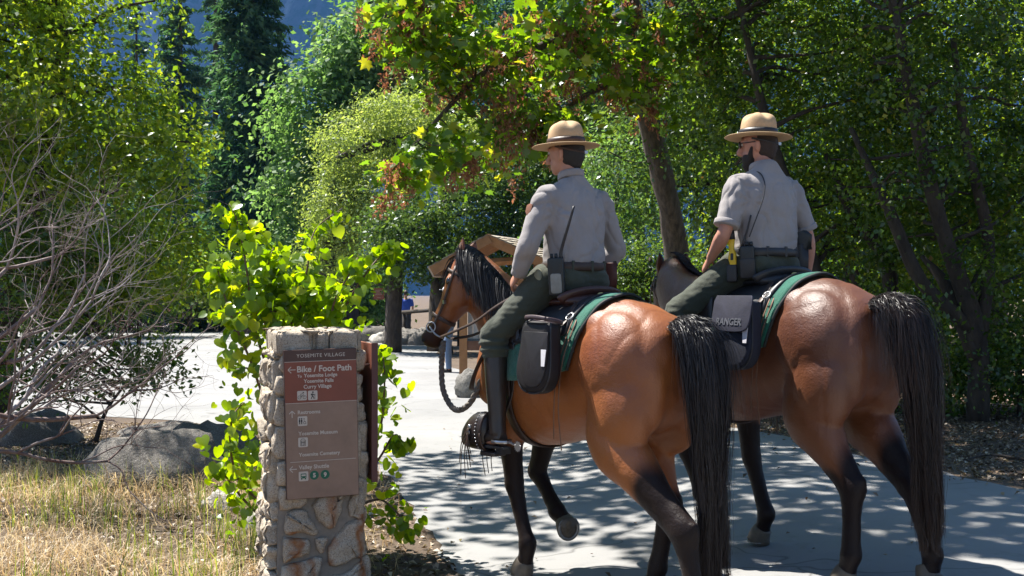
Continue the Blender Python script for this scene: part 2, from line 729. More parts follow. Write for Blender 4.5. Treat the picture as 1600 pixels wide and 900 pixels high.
def tree(name, label, trunk, trunk_r, ells, n_cl, per, cr, leaf, mat, bark, rg, wid=0.55, group=None, cat='tree', n_limb=14, shell=0.55, up=0.5, flat=0.7, limb_r=None, keep=None, lift=0.0, extra_trunks=(), outw=1.2, crown_name='crown', tint=None):
    root = thing(name, label, cat, group, loc=(trunk[0][0], trunk[0][1], float(gz(trunk[0][0], trunk[0][1]))))
    inv = np.array(root.location)
    tm = MB()
    tm.tube([Vector(p) - root.location for p in trunk], trunk_r, n=12, sub=4)
    tme = tm.mesh('trunk')
    co = get_co(tme).astype(float)
    no = get_no(tme).astype(float)
    set_co(tme, co + no * (0.10 * max(trunk_r[0], 0.05) * ns(co, 3.5) + 0.06 * max(trunk_r[0], 0.05) * ns(co, 11))[:, None])
    ob('trunk', tme, bark, root)
    for et, er in extra_trunks:
        em = MB().tube([Vector(p) - root.location for p in et], er, n=10, sub=4).mesh('trunk')
        co = get_co(em).astype(float)
        set_co(em, co + get_no(em).astype(float) * (0.10 * er[0] * ns(co, 5))[:, None])
        ob('trunk', em, bark, root)
    cen, P, idx, d = clump_points(ells, n_cl, per, cr, rg, shell, flat)
    if keep is not None:
        kk = keep(P)
        P, idx = P[kk], idx[kk]
    out = unit(d)[idx] * outw
    V, F = leaves_np(P - inv, leaf * rg.uniform(0.6, 1.3, len(P)), rg, wid, up, out)
    me = mesh_np(crown_name, V, F)
    base = rg.random(n_cl)[idx] * 0.6 + rg.random(len(P)) * 0.4
    if tint is not None:
        base = np.clip(base + tint(P), 0, 1)
    attr(me, 'rnd', base, 'FACE')
    ob(crown_name, me, mat, root, kind='stuff')
    if n_limb:
        tp = np.array([tuple(Vector(p)) for p in catmull(np.array([tuple(p) for p in trunk]), 6)])
        cand = cen[rg.choice(len(cen), min(n_limb, len(cen)), replace=False)]
        bs = []
        for c in cand:
            q = tp[len(tp) // 3:]
            j = np.argmin(np.linalg.norm(q - c, axis=1) + (q[:, 2] > c[2] + lift) * 2.0)
            bs.append(q[j] - inv)
        lm = limbs(bs, cand - inv, limb_r or trunk_r[0] * 0.28, rg)
        ob('limbs', lm, bark, root, kind='stuff')
    return root


G = lambda *a: [(p, c) for p, c in a]
# ---- leaf colours
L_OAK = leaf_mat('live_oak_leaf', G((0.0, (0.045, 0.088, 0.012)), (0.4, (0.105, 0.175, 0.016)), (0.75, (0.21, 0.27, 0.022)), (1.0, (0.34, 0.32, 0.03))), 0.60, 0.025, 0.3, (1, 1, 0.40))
L_OAKD = leaf_mat('shaded_oak_leaf', G((0.0, (0.024, 0.056, 0.009)), (0.5, (0.064, 0.120, 0.014)), (0.85, (0.15, 0.21, 0.020)), (0.97, (0.25, 0.24, 0.02)), (1.0, (0.24, 0.11, 0.03))), 0.58, 0.035, 0.3)  # darker oak leaf, with shade put into its greens
L_COTTON = leaf_mat('cottonwood_leaf', G((0.0, (0.050, 0.110, 0.035)), (0.5, (0.12, 0.20, 0.065)), (1.0, (0.24, 0.32, 0.14))), 0.50, 0.012, 0.5, (0.9, 1, 0.55))
L_PALE = leaf_mat('pale_green_leaf', G((0.0, (0.11, 0.16, 0.035)), (0.5, (0.21, 0.27, 0.07)), (1.0, (0.34, 0.38, 0.12))), 0.5, 0.02, 0.4)
L_DARK = leaf_mat('dark_green_leaf', G((0.0, (0.030, 0.060, 0.012)), (0.5, (0.065, 0.115, 0.022)), (1.0, (0.13, 0.18, 0.034))), 0.46, 0.025, 0.35)
L_MAPLE = leaf_mat('maple_leaf', G((0.0, (0.045, 0.095, 0.006)), (0.5, (0.10, 0.185, 0.008)), (0.85, (0.19, 0.27, 0.012)), (1.0, (0.30, 0.29, 0.02))), 0.60, 0.03, 0.3, (1, 1, 0.4))
L_SEED = leaf_mat('dry_maple_seed', G((0.0, (0.15, 0.068, 0.038)), (0.6, (0.24, 0.12, 0.075)), (1.0, (0.35, 0.20, 0.13))), 0.40, 0.015, 0.5, (1, 0.75, 0.55))
L_REDBUD = leaf_mat('redbud_leaf', G((0.0, (0.085, 0.155, 0.003)), (0.5, (0.19, 0.285, 0.004)), (0.85, (0.30, 0.36, 0.006)), (1.0, (0.40, 0.36, 0.015))), 0.60, 0.03, 0.3, (1.0, 1.0, 0.25))
L_CON = leaf_mat('conifer_needle', G((0.0, (0.024, 0.060, 0.026)), (0.5, (0.055, 0.115, 0.050)), (1.0, (0.13, 0.20, 0.085))), 0.32, 0.015, 0.45, (0.8, 1, 0.6))
B_OAK = bark_mat('oak_bark', (0.030, 0.022, 0.017), (0.085, 0.065, 0.050))
B_MAPLE = bark_mat('maple_bark', (0.050, 0.037, 0.028), (0.15, 0.115, 0.085), 18)
B_CON = bark_mat('conifer_bark', (0.040, 0.026, 0.020), (0.10, 0.065, 0.045))


def E(px, py, d, rx, ry, rz):
    return (PT(px, py, d), (rx, ry, rz))


rg = np.random.default_rng(101)
# ---- live oak on the left
def gp(x, y):
    return Vector((x, y, float(gz(x, y))))


tree('oak_tree', 'sprawling yellow-green live oak behind the bare grey shrub', [gp(-5.9, 13.0), (-5.8, 13.1, 1.2), (-5.5, 13.2, 2.6), (-5.2, 13.4, 4.6)], [0.20, 0.17, 0.13, 0.06],
     [E(20, 90, 12.5, 1.3, 1.5, 1.3), E(130, 150, 12.6, 1.1, 1.3, 0.95), E(40, 250, 12.6, 1.2, 1.2, 0.7), E(200, 320, 12.4, 0.85, 1.1, 0.95), E(265, 250, 12.2, 0.55, 0.8, 0.55), E(240, 420, 12.5, 0.75, 1.0, 0.6), E(10, -80, 12.8, 1.8, 1.8, 1.3), E(-120, 60, 12.8, 1.6, 1.6, 1.8), E(-120, -60, 14, 2.0, 1.8, 1.5), E(180, 190, 12.4, 0.8, 1.0, 0.5)],
     800, 52, 0.36, 0.075, L_OAK, B_OAK, rg, wid=0.6, n_limb=34, shell=0.35, limb_r=0.045)
# low dark bush, plus lower oak foliage with its shade put into dark leaves
tree('bush_and_shaded_oak', 'low dark green bush and shade-coloured lower oak foliage beneath the bare grey branches', [GP(150, 690), GP(160, 690) + Vector((0.05, 0, 0.35)), GP(200, 690) + Vector((0.1, 0, 0.8))], [0.03, 0.02, 0.01],
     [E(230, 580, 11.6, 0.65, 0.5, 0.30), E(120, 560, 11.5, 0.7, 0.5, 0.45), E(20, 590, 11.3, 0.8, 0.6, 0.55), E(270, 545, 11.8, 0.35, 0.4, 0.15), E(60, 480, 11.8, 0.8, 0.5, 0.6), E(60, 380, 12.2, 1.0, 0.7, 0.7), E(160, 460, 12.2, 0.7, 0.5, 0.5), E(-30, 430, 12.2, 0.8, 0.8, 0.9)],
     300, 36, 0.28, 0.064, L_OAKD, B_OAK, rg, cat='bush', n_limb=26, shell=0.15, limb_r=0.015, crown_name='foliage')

# ---- conifers far behind
def conifer(px, top_y, base_y, d, half_w, label, rg, n=15000, dens=1.0):
    b = gp((px - 800) * d / FPX, d)
    top = CAM_H - (top_y - 460) * d / FPX
    root = thing('conifer_tree', label, 'tree', 'tall conifers far behind', loc=b)
    H = top - b.z
    tm = MB().tube([(0, 0, 0), (0.05, 0, H * 0.5), (0, 0, H)], [half_w * 0.10, half_w * 0.07, 0.03], n=10, sub=6)
    ob('trunk', tm.mesh('trunk'), B_CON, root)
    # whorls of drooping branches with needle sprays
    nb = int(n / 46)
    h = 1 - rg.random(nb) ** 0.75
    h = 0.10 + 0.9 * h
    a = rg.uniform(0, 2 * math.pi, nb)
    Lb = half_w * (1 - h) ** 0.62 * rg.uniform(0.65, 1.2, nb) + 0.15
    t = rg.random((nb, 46)) ** 0.7
    drop = -0.22 * (t ** 1.6) + 0.10 * t
    sp = rg.normal(size=(nb, 46, 3)) * (0.07 * Lb)[:, None, None]
    P = np.stack([np.cos(a)[:, None] * Lb[:, None] * t, np.sin(a)[:, None] * Lb[:, None] * t, h[:, None] * H + drop * Lb[:, None]], -1) + sp
    P = P.reshape(-1, 3)
    axd = np.repeat(np.stack([np.cos(a), np.sin(a), np.full(nb, -0.35)], 1), 46, 0)
    V, F = leaves_np(P, half_w * 0.15 * rg.uniform(0.6, 1.3, len(P)), rg, 0.30, 0.3, None, 0.5, 0.3, axd)
    me = mesh_np('crown', V, F)
    attr(me, 'rnd', np.clip(np.repeat(rg.random(nb), 46) * 0.6 + rg.random(len(P)) * 0.4, 0, 1), 'FACE')
    ob('crown', me, L_CON, root, kind='stuff')
    bs = [(0, 0, hh * H) for hh in h[:60]]
    en = [(math.cos(aa) * ll * 0.85, math.sin(aa) * ll * 0.85, hh * H - 0.05 * ll) for aa, ll, hh in zip(a[:60], Lb[:60], h[:60])]
    ob('limbs', limbs(bs, en, half_w * 0.018, rg, 0.1), B_CON, root, kind='stuff')


conifer(392, -170, 460, 58, 3.1, 'broad dark green cedar rising beyond the parking area', rg, 26000)
conifer(280, -120, 460, 74, 2.9, 'grey-green pine left of the broad dark cedar', rg, 17000)
conifer(212, -60, 460, 84, 1.9, 'thin dark pine at the edge of the oak crown', rg, 12000)
conifer(335, -150, 460, 92, 3.0, 'pine half hidden behind the broad dark cedar', rg, 10000)
# ---- trees in the middle distance
tree('cottonwood_tree', 'tall bluish green cottonwood beside the dark cedar', [gp(-6.6, 46), (-6.4, 46, 4), (-6.2, 46, 9), (-6, 46, 14)], [0.45, 0.38, 0.25, 0.08],
     [E(580, 95, 46, 2.6, 2.6, 2.1), E(500, 190, 45.5, 2.3, 2.4, 2.4), E(470, 290, 45, 1.5, 1.8, 1.9), E(640, 60, 46, 2.6, 2.6, 2.6), E(600, 180, 46, 2.4, 2.4, 2.4), E(680, -20, 47, 2.4, 2.2, 1.8), E(480, 400, 45, 1.6, 1.6, 1.6)],
     760, 42, 1.0, 0.24, L_COTTON, B_OAK, rg, wid=0.75, n_limb=24, shell=0.45, limb_r=0.12)
tree('round_tree', 'pale yellow-green rounded tree standing before the cottonwood', [gp(-6.0, 37), (-5.9, 37, 3), (-5.6, 37, 6)], [0.3, 0.25, 0.1],
     [E(560, 230, 37, 1.4, 1.6, 1.15), E(640, 180, 37.5, 1.6, 1.6, 1.2), E(530, 320, 37, 1.1, 1.5, 1.3), E(600, 320, 36.5, 1.5, 1.5, 1.5), E(690, 230, 37.5, 1.5, 1.5, 1.3), E(520, 400, 37, 1.0, 1.4, 1.0)],
     620, 50, 0.62, 0.135, L_PALE, B_OAK, rg, wid=0.45, n_limb=18, shell=0.5, limb_r=0.08)
tree('dense_tree', 'dense dark green tree above the shingled shelter roof', [gp(-2.2, 33), (-2.1, 33, 2.4), (-1.9, 33, 5.2)], [0.24, 0.2, 0.1],
     [E(640, 360, 32, 1.3, 1.4, 1.1), E(740, 330, 32, 1.4, 1.4, 1.2), E(800, 280, 32.5, 1.4, 1.4, 1.3), E(690, 410, 31.5, 1.2, 1.2, 0.7), E(830, 370, 32, 1.2, 1.4, 1.2), E(600, 420, 32, 0.7, 1.0, 0.55), E(880, 300, 33, 1.3, 1.4, 1.6), E(780, 420, 32, 1.2, 1.2, 0.6)],
     620, 54, 0.55, 0.135, L_DARK, B_OAK, rg, wid=0.5, n_limb=18, shell=0.45, limb_r=0.07, extra_trunks=[([gp(-3.35, 32.4), (-3.3, 32.4, 1.6), (-3.1, 32.5, 3.6)], [0.26, 0.22, 0.14]), ([gp(-1.75, 31.5), (-2.0, 31.7, 1.4), (-2.3, 32.0, 2.8)], [0.16, 0.13, 0.10])])
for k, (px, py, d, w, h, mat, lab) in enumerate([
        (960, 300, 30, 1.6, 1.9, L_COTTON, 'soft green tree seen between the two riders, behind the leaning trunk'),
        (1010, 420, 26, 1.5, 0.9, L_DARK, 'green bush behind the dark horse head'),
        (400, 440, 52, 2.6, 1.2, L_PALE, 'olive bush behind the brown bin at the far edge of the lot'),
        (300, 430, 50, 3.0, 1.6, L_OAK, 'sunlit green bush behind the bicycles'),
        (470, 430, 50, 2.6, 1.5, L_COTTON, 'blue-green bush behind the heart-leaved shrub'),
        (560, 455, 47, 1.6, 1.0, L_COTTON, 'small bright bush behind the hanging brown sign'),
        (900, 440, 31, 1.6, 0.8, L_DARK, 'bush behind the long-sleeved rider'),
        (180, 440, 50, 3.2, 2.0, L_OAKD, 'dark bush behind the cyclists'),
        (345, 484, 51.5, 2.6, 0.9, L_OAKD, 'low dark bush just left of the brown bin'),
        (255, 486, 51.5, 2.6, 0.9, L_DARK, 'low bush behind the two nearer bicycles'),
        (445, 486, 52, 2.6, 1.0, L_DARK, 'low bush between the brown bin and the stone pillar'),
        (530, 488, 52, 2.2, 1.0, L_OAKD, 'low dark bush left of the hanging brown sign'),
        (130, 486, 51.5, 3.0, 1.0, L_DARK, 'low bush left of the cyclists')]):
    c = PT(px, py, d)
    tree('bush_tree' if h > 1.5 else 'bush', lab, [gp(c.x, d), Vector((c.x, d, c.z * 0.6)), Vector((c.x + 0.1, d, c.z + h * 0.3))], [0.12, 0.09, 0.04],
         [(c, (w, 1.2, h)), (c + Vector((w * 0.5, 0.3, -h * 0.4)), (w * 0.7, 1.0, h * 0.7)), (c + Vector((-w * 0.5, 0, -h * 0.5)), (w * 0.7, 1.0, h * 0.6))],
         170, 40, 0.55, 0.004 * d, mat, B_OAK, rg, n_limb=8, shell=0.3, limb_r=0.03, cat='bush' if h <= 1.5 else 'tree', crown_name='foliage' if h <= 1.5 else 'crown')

# ---- oaks on the right
SH = lambda P: None
RO = dict(group='oaks along the right of the path')
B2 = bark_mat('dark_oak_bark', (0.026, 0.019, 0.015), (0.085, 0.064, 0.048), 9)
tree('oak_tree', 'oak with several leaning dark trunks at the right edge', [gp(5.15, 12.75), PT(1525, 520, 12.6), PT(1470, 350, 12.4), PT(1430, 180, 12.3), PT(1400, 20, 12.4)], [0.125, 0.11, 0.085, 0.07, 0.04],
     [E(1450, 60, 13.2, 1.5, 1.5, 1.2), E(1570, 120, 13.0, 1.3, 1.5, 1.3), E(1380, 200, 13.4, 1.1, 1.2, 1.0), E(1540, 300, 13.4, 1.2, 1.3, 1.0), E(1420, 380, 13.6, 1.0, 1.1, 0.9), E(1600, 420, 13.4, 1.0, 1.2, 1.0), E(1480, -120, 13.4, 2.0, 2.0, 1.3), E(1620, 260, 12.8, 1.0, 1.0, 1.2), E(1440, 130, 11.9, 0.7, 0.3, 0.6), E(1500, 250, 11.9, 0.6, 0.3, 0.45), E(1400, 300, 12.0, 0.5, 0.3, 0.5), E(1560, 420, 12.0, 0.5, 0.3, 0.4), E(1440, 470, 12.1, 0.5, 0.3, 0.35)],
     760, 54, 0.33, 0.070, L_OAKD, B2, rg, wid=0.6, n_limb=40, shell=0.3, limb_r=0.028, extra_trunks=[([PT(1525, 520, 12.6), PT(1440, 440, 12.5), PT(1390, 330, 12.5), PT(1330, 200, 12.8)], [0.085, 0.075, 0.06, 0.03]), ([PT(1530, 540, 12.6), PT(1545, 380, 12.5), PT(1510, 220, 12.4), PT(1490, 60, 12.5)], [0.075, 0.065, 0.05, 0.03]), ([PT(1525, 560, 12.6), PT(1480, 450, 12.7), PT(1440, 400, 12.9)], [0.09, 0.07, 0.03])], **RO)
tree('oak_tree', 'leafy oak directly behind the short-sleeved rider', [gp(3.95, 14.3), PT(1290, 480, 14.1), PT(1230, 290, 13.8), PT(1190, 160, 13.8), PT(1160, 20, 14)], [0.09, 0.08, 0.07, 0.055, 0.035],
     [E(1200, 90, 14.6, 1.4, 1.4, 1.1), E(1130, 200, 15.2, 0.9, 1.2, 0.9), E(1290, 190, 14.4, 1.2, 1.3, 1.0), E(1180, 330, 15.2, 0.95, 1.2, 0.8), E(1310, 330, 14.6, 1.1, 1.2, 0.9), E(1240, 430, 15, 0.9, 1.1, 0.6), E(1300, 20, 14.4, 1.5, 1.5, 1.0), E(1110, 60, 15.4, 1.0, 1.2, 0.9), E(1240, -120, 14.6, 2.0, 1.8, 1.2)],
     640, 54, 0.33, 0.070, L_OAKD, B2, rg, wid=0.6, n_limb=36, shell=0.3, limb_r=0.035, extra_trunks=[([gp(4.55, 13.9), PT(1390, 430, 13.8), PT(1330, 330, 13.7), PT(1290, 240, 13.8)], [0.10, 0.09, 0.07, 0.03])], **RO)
for k, (px, py, d, w, h, lab) in enumerate([
        (1150, 450, 15.5, 0.9, 0.6, 'bushy oak growth behind the dark horse neck'),
        (1440, 560, 13.8, 0.9, 0.55, 'leafy shrub behind the dark bay tail'),
        (1540, 580, 13.2, 0.8, 0.45, 'low green shrub at the foot of the leaning trunks'),
        (1600, 520, 12.8, 0.7, 0.8, 'shrub cut by the right edge of the view'),
        (1330, 520, 14.6, 1.0, 0.6, 'shrub behind the rump of the dark bay horse'),
        (1080, 540, 17.5, 1.0, 0.7, 'shrub glimpsed between the two horses')]):
    c = PT(px, py, d)
    tree('shrub', lab, [gp(c.x, d + 0.1), Vector((c.x, d + 0.1, c.z * 0.6 + 0.1)), Vector((c.x + 0.1, d, c.z))], [0.03, 0.025, 0.012],
         [(c, (w, 0.7, h)), (c + Vector((w * 0.45, 0.1, -h * 0.45)), (w * 0.7, 0.6, h * 0.6)), (c + Vector((-w * 0.5, 0, -h * 0.35)), (w * 0.65, 0.6, h * 0.7))],
         120, 40, 0.30, 0.058, L_OAKD, B2, rg, n_limb=16, shell=0.2, limb_r=0.014, cat='shrub', group='shrubs under the oaks', crown_name='foliage')
# trees further back on the right: they close the view behind the oaks
for k, (px, py, d, w, h, mat, lab) in enumerate([
        (1120, 180, 24, 2.4, 3.0, L_DARK, 'tree behind the oak trunks, nearest the maple'),
        (1330, 200, 23, 2.6, 3.4, L_OAKD, 'shaded tree behind the oaks, between the trunks'),
        (1560, 200, 22, 2.6, 3.4, L_OAK, 'sunlit tree behind the oaks at the far right'),
        (1240, 400, 26, 2.6, 2.0, L_OAK, 'low sunlit tree behind the oaks'),
        (1460, 430, 24, 2.6, 1.8, L_DARK, 'low dark tree behind the leaning trunks'),
        (1000, 120, 38, 3.6, 4.0, L_DARK, 'tall dark tree behind the maple'),
        (820, 120, 60, 5.5, 6.0, L_CON, 'dark wood behind the maple branches'),
        (10, 260, 40, 3.2, 3.6, L_DARK, 'dark tree glimpsed through the crown of the live oak'),
        (130, 400, 44, 3.6, 2.6, L_DARK, 'low dark tree behind the live oak')]):
    c = PT(px, py, d)
    tree('woodland_tree', lab, [gp(c.x, d), Vector((c.x, d, c.z * 0.5)), Vector((c.x + 0.2, d, c.z + h * 0.4))], [0.2, 0.15, 0.06],
         [(c, (w, 1.6, h)), (c + Vector((w * 0.5, 0.3, -h * 0.4)), (w * 0.7, 1.4, h * 0.6)), (c + Vector((-w * 0.5, 0, -h * 0.35)), (w * 0.7, 1.4, h * 0.6)), (c + Vector((0, 0.4, h * 0.6)), (w * 0.8, 1.4, h * 0.6))],
         380, 40, 0.0028 * d * 11, 0.0052 * d, mat, B2, rg, n_limb=14, shell=0.25, limb_r=0.05, group='woodland behind the path')

# ---- bigleaf maple: leaning trunk, lobed leaves, hanging bunches of dry seeds
mrg = np.random.default_rng(55)
MAP = thing('maple_tree', 'bigleaf maple with leaning trunk, green lobed leaves and brown seed clusters', 'tree', loc=gp(2.62, 17.0))
inv = np.array(MAP.location)
tr_pts = [gp(2.62, 17.0), PT(1058, 400, 16.8), PT(1045, 320, 16.6), PT(1018, 210, 16.4), PT(1003, 120, 16.3), PT(985, 0, 16.2), PT(975, -160, 16.0), PT(960, -380, 15.6)]
tm = MB().tube([Vector(p) - MAP.location for p in tr_pts], [0.22, 0.185, 0.165, 0.155, 0.145, 0.135, 0.11, 0.05], n=16, sub=5)
me = tm.mesh('trunk')
co = get_co(me).astype(float)
set_co(me, co + get_no(me).astype(float) * (0.03 * ns(co, 4) + 0.018 * ns(co * np.array([1, 1, 0.4]), 16))[:, None])
ob('trunk', me, B_MAPLE, MAP)
lim = [([PT(990, 20, 16.2), PT(930, 40, 15.6), PT(850, 70, 15.0), PT(760, 110, 14.6), PT(680, 190, 14.4), PT(610, 270, 14.3)], [0.085, 0.07, 0.055, 0.04, 0.025, 0.01]),
       ([PT(985, -40, 16.2), PT(900, -60, 15.4), PT(780, -40, 14.6), PT(680, -10, 14.2), PT(600, 30, 14.0)], [0.085, 0.07, 0.05, 0.03, 0.01]),
       ([PT(1003, 110, 16.3), PT(950, 130, 15.7), PT(880, 170, 15.4), PT(800, 220, 15.2)], [0.06, 0.05, 0.03, 0.01]),
       ([PT(985, -60, 16.1), PT(1060, -20, 15.2), PT(1120, 60, 14.8)], [0.06, 0.04, 0.012]),
       ([PT(975, -160, 16.0), PT(900, -300, 14.4), PT(820, -420, 12.6), PT(760, -560, 11.0)], [0.11, 0.09, 0.06, 0.02]),
       ([PT(975, -160, 16.0), PT(1050, -320, 14.2), PT(1120, -480, 12.4)], [0.10, 0.07, 0.02]),
       ([PT(970, -260, 15.8), PT(840, -260, 15.6), PT(700, -260, 15.8)], [0.09, 0.06, 0.02])]
for p, r_ in lim:
    ob('limb', MB().tube([Vector(q) - MAP.location for q in p], r_, n=9, sub=5).mesh('limb'), B_MAPLE, MAP)


def maple_leaf_shape():
    ang = [-150, -120, -92, -70, -45, -20, 0, 20, 45, 70, 92, 120, 150, 180]
    # palmate outline, stem at the bottom (-y), five lobes
    pts = [(0, -0.32), (0.20, -0.40), (0.28, -0.20), (0.52, -0.10), (0.40, 0.06), (0.50, 0.30), (0.24, 0.22), (0.14, 0.34), (0.0, 0.60), (-0.14, 0.34), (-0.24, 0.22), (-0.50, 0.30), (-0.40, 0.06), (-0.52, -0.10), (-0.28, -0.20), (-0.20, -0.40)]
    return np.array([(x, y, 0.10 * abs(x) - 0.18 * y * y) for x, y in pts])


ML = maple_leaf_shape()


def shaped_leaves(P, size, rg, shape, up=0.6, droop=0.8):
    """leaves with an outline: fan of triangles round the midpoint"""
    N = len(P)
    k = len(shape)
    nrm = unit(rg.normal(size=(N, 3)) + np.array([0, -0.3, up * 2]))
    ax = rg.normal(size=(N, 3))
    ax[:, 2] -= droop
    ax = unit(ax - nrm * np.sum(ax * nrm, 1, keepdims=True))
    sd = np.cross(ax, nrm)
    S = np.vstack([shape, [[0, 0.0, 0]]])
    V = P[:, None, :] + size[:, None, None] * (sd[:, None, :] * S[None, :, 0:1] + ax[:, None, :] * S[None, :, 1:2] + nrm[:, None, :] * S[None, :, 2:3])
    b = np.arange(N)[:, None] * (k + 1)
    j = np.arange(k)
    F = np.stack([np.repeat(b + k, k, 1), b + j[None], b + ((j + 1) % k)[None]], -1).reshape(-1, 3)
    return V.reshape(-1, 3), F, k


ells = [E(700, 70, 14.4, 1.0, 1.2, 0.65), E(640, 30, 14.1, 0.6, 0.9, 0.5), E(800, 130, 14.8, 0.9, 1.2, 0.75), E(690, 240, 14.4, 0.62, 0.8, 0.45), E(630, 280, 14.3, 0.42, 0.6, 0.28), E(900, 60, 15.4, 1.0, 1.2, 0.75), E(860, 190, 15.3, 0.7, 0.8, 0.42), E(1000, 120, 15.6, 0.7, 0.7, 0.8), E(1080, 60, 15.2, 0.7, 0.9, 0.7), E(770, 220, 14.8, 0.55, 0.7, 0.45)]
cen, P1, idx1, _ = clump_points(ells, 300, 12, 0.40, mrg, 0.1, 0.7)
# unseen upper crown over the path, spread to shade it (above the view)
ell2 = [((-1.2, 14.2, 7.6), (3.6, 2.6, 1.5)), ((1.6, 13.0, 8.2), (4.0, 3.4, 1.8)), ((-0.8, 11.2, 8.9), (3.0, 2.4, 1.3)), ((3.6, 11.6, 8.0), (2.8, 3.0, 1.6)), ((-3.0, 11.8, 8.0), (2.2, 2.2, 1.2)), ((-2.2, 9.4, 8.6), (1.9, 1.6, 0.9)), ((-1.2, 8.5, 8.4), (2.6, 1.5, 0.9)), ((1.0, 8.6, 8.6), (2.2, 1.7, 0.9)), ((2.6, 9.6, 8.0), (1.8, 1.8, 0.9))]
cen2, P2, idx2, _ = clump_points(ell2, 1550, 12, 0.46, mrg, 0.0, 0.6)
SD = np.array(SUN_DIR)


def sun_gap(P):
    """keep a leaf unless it is cut away to let the sun onto the riders"""
    t = (P[:, 2] - 1.9) / SD[2]
    hx, hy = P[:, 0] - SD[0] * t, P[:, 1] - SD[1] * t
    # openings cut in the crown so that sun falls on horses and riders
    g1 = ((hx - 0.48) / 0.85) ** 2 + ((hy - 5.98) / 1.0) ** 2 < 1
    g2 = ((hx - 1.60) / 0.5) ** 2 + ((hy - 6.2) / 0.65) ** 2 < 1
    g3 = ((hx + 0.45) / 0.35) ** 2 + ((hy - 7.5) / 0.35) ** 2 < 1
    # leaves also cut away so that sun reaches the low left branches
    t = (P[:, 2] - 3.2) / SD[2]
    lx, ly_ = P[:, 0] - SD[0] * t, P[:, 1] - SD[1] * t
    g4 = (lx > -2.8) & (lx < 1.3) & (ly_ > 13.0) & (ly_ < 16.6)
    return ~(g1 | g2 | g3 | g4)


kk = sun_gap(P2)
P2 = P2[kk]
vis_n = 300
szs = mrg.uniform(0.09, 0.19, len(P1))
# the largest, nearest leaves are leaves of their own
order = np.argsort(-(szs / P1[:, 1]) + 0.02 * mrg.random(len(P1)))
inview = (P1[:, 2] < CAM_H + 455 / FPX * P1[:, 1])
big = [i for i in order if inview[i]][:vis_n]
rest = np.setdiff1d(np.arange(len(P1)), big)
PR = np.vstack([P1[rest], P2])
SR = np.concatenate([szs[rest], mrg.uniform(0.12, 0.22, len(P2))])
V, F, k = shaped_leaves(PR - inv, SR, mrg, ML)
me = mesh_np('crown', V, F)
attr(me, 'rnd', np.repeat(mrg.random(len(PR)), k), 'FACE')
ob('crown', me, L_MAPLE, MAP, kind='stuff')
V, F, k = shaped_leaves(np.zeros((6, 3)), np.ones(6), mrg, ML)
lm_ = []
for j in range(6):
    a = np.array([(x, y, z * (0.6 + 0.3 * j)) for x, y, z in np.vstack([ML, [[0, 0, 0]]])])
    f = np.array([[len(ML), q, (q + 1) % len(ML)] for q in range(len(ML))])
    m_ = mesh_np('leaf', a, f)
    attr(m_, 'rnd', np.full(len(f), j / 5.0), 'FACE')
    m_.materials.append(L_MAPLE)
    lm_.append(m_)
for i in big:
    o = ob('leaf', lm_[int(mrg.integers(0, 6))], None, MAP)
    o.location = P1[i] - inv
    nv = Vector(mrg.normal(size=3) + np.array([0, -0.4, 1.1])).normalized()
    o.rotation_mode = 'QUATERNION'
    o.rotation_quaternion = nv.to_track_quat('Z', 'Y') @ Quaternion((0, 0, 1), mrg.uniform(0, 6.28))
    o.scale = [szs[i]] * 3
# brown seed bunches hanging under the twigs
sc_c = cen[mrg.random(len(cen)) < 0.45]
Ps = []
for c in sc_c:
    for q in range(int(mrg.integers(1, 3))):
        h0 = c + mrg.normal(size=3) * 0.16
        n_ = int(mrg.integers(34, 70))
        tt_ = mrg.random(n_)
        Ps.append(h0 + np.stack([mrg.normal(size=n_) * 0.045, mrg.normal(size=n_) * 0.045, -tt_ * mrg.uniform(0.2, 0.42)], 1))
Ps = np.vstack(Ps)
ax = np.tile([0, 0, -1.0], (len(Ps), 1)) + mrg.normal(size=(len(Ps), 3)) * 0.35
V, F = leaves_np(Ps - inv, mrg.uniform(0.045, 0.085, len(Ps)), mrg, 0.42, 0.0, None, 0.5, 0.2, ax)
me = mesh_np('seed_clusters', V, F)
attr(me, 'rnd', mrg.random(len(Ps)), 'FACE')
ob('seed_clusters', me, L_SEED, MAP, kind='stuff')
tw = cen[mrg.choice(len(cen), 120, replace=False)]
lp = np.vstack([catmull(np.array([tuple(q) for q in p]), 5) for p, _ in lim[:4]])
bs = [lp[np.argmin(np.linalg.norm(lp - c, axis=1))] - inv for c in tw]
ob('twigs', limbs(bs, tw - inv, 0.014, mrg, 0.3, 5, 2, r1=0.004), B_MAPLE, MAP, kind='stuff')

# ---- shade that dapples the path comes from the maple's upper crown, above the view
# ---- bare grey shrub (dead manzanita) in front of the live oak
brg = np.random.default_rng(77)
B_MANZ = bark_mat('bare_wood', (0.11, 0.055, 0.045), (0.32, 0.275, 0.26), 5.0)
B_MANZ2 = bark_mat('weathered_grey_wood', (0.20, 0.15, 0.14), (0.46, 0.42, 0.41), 6.0)
MZ = thing('bare_shrub', 'leafless shrub with a fan of twisted grey and red branches', 'shrub', loc=GP(-120, 800))
mzl = MZ.location.copy()


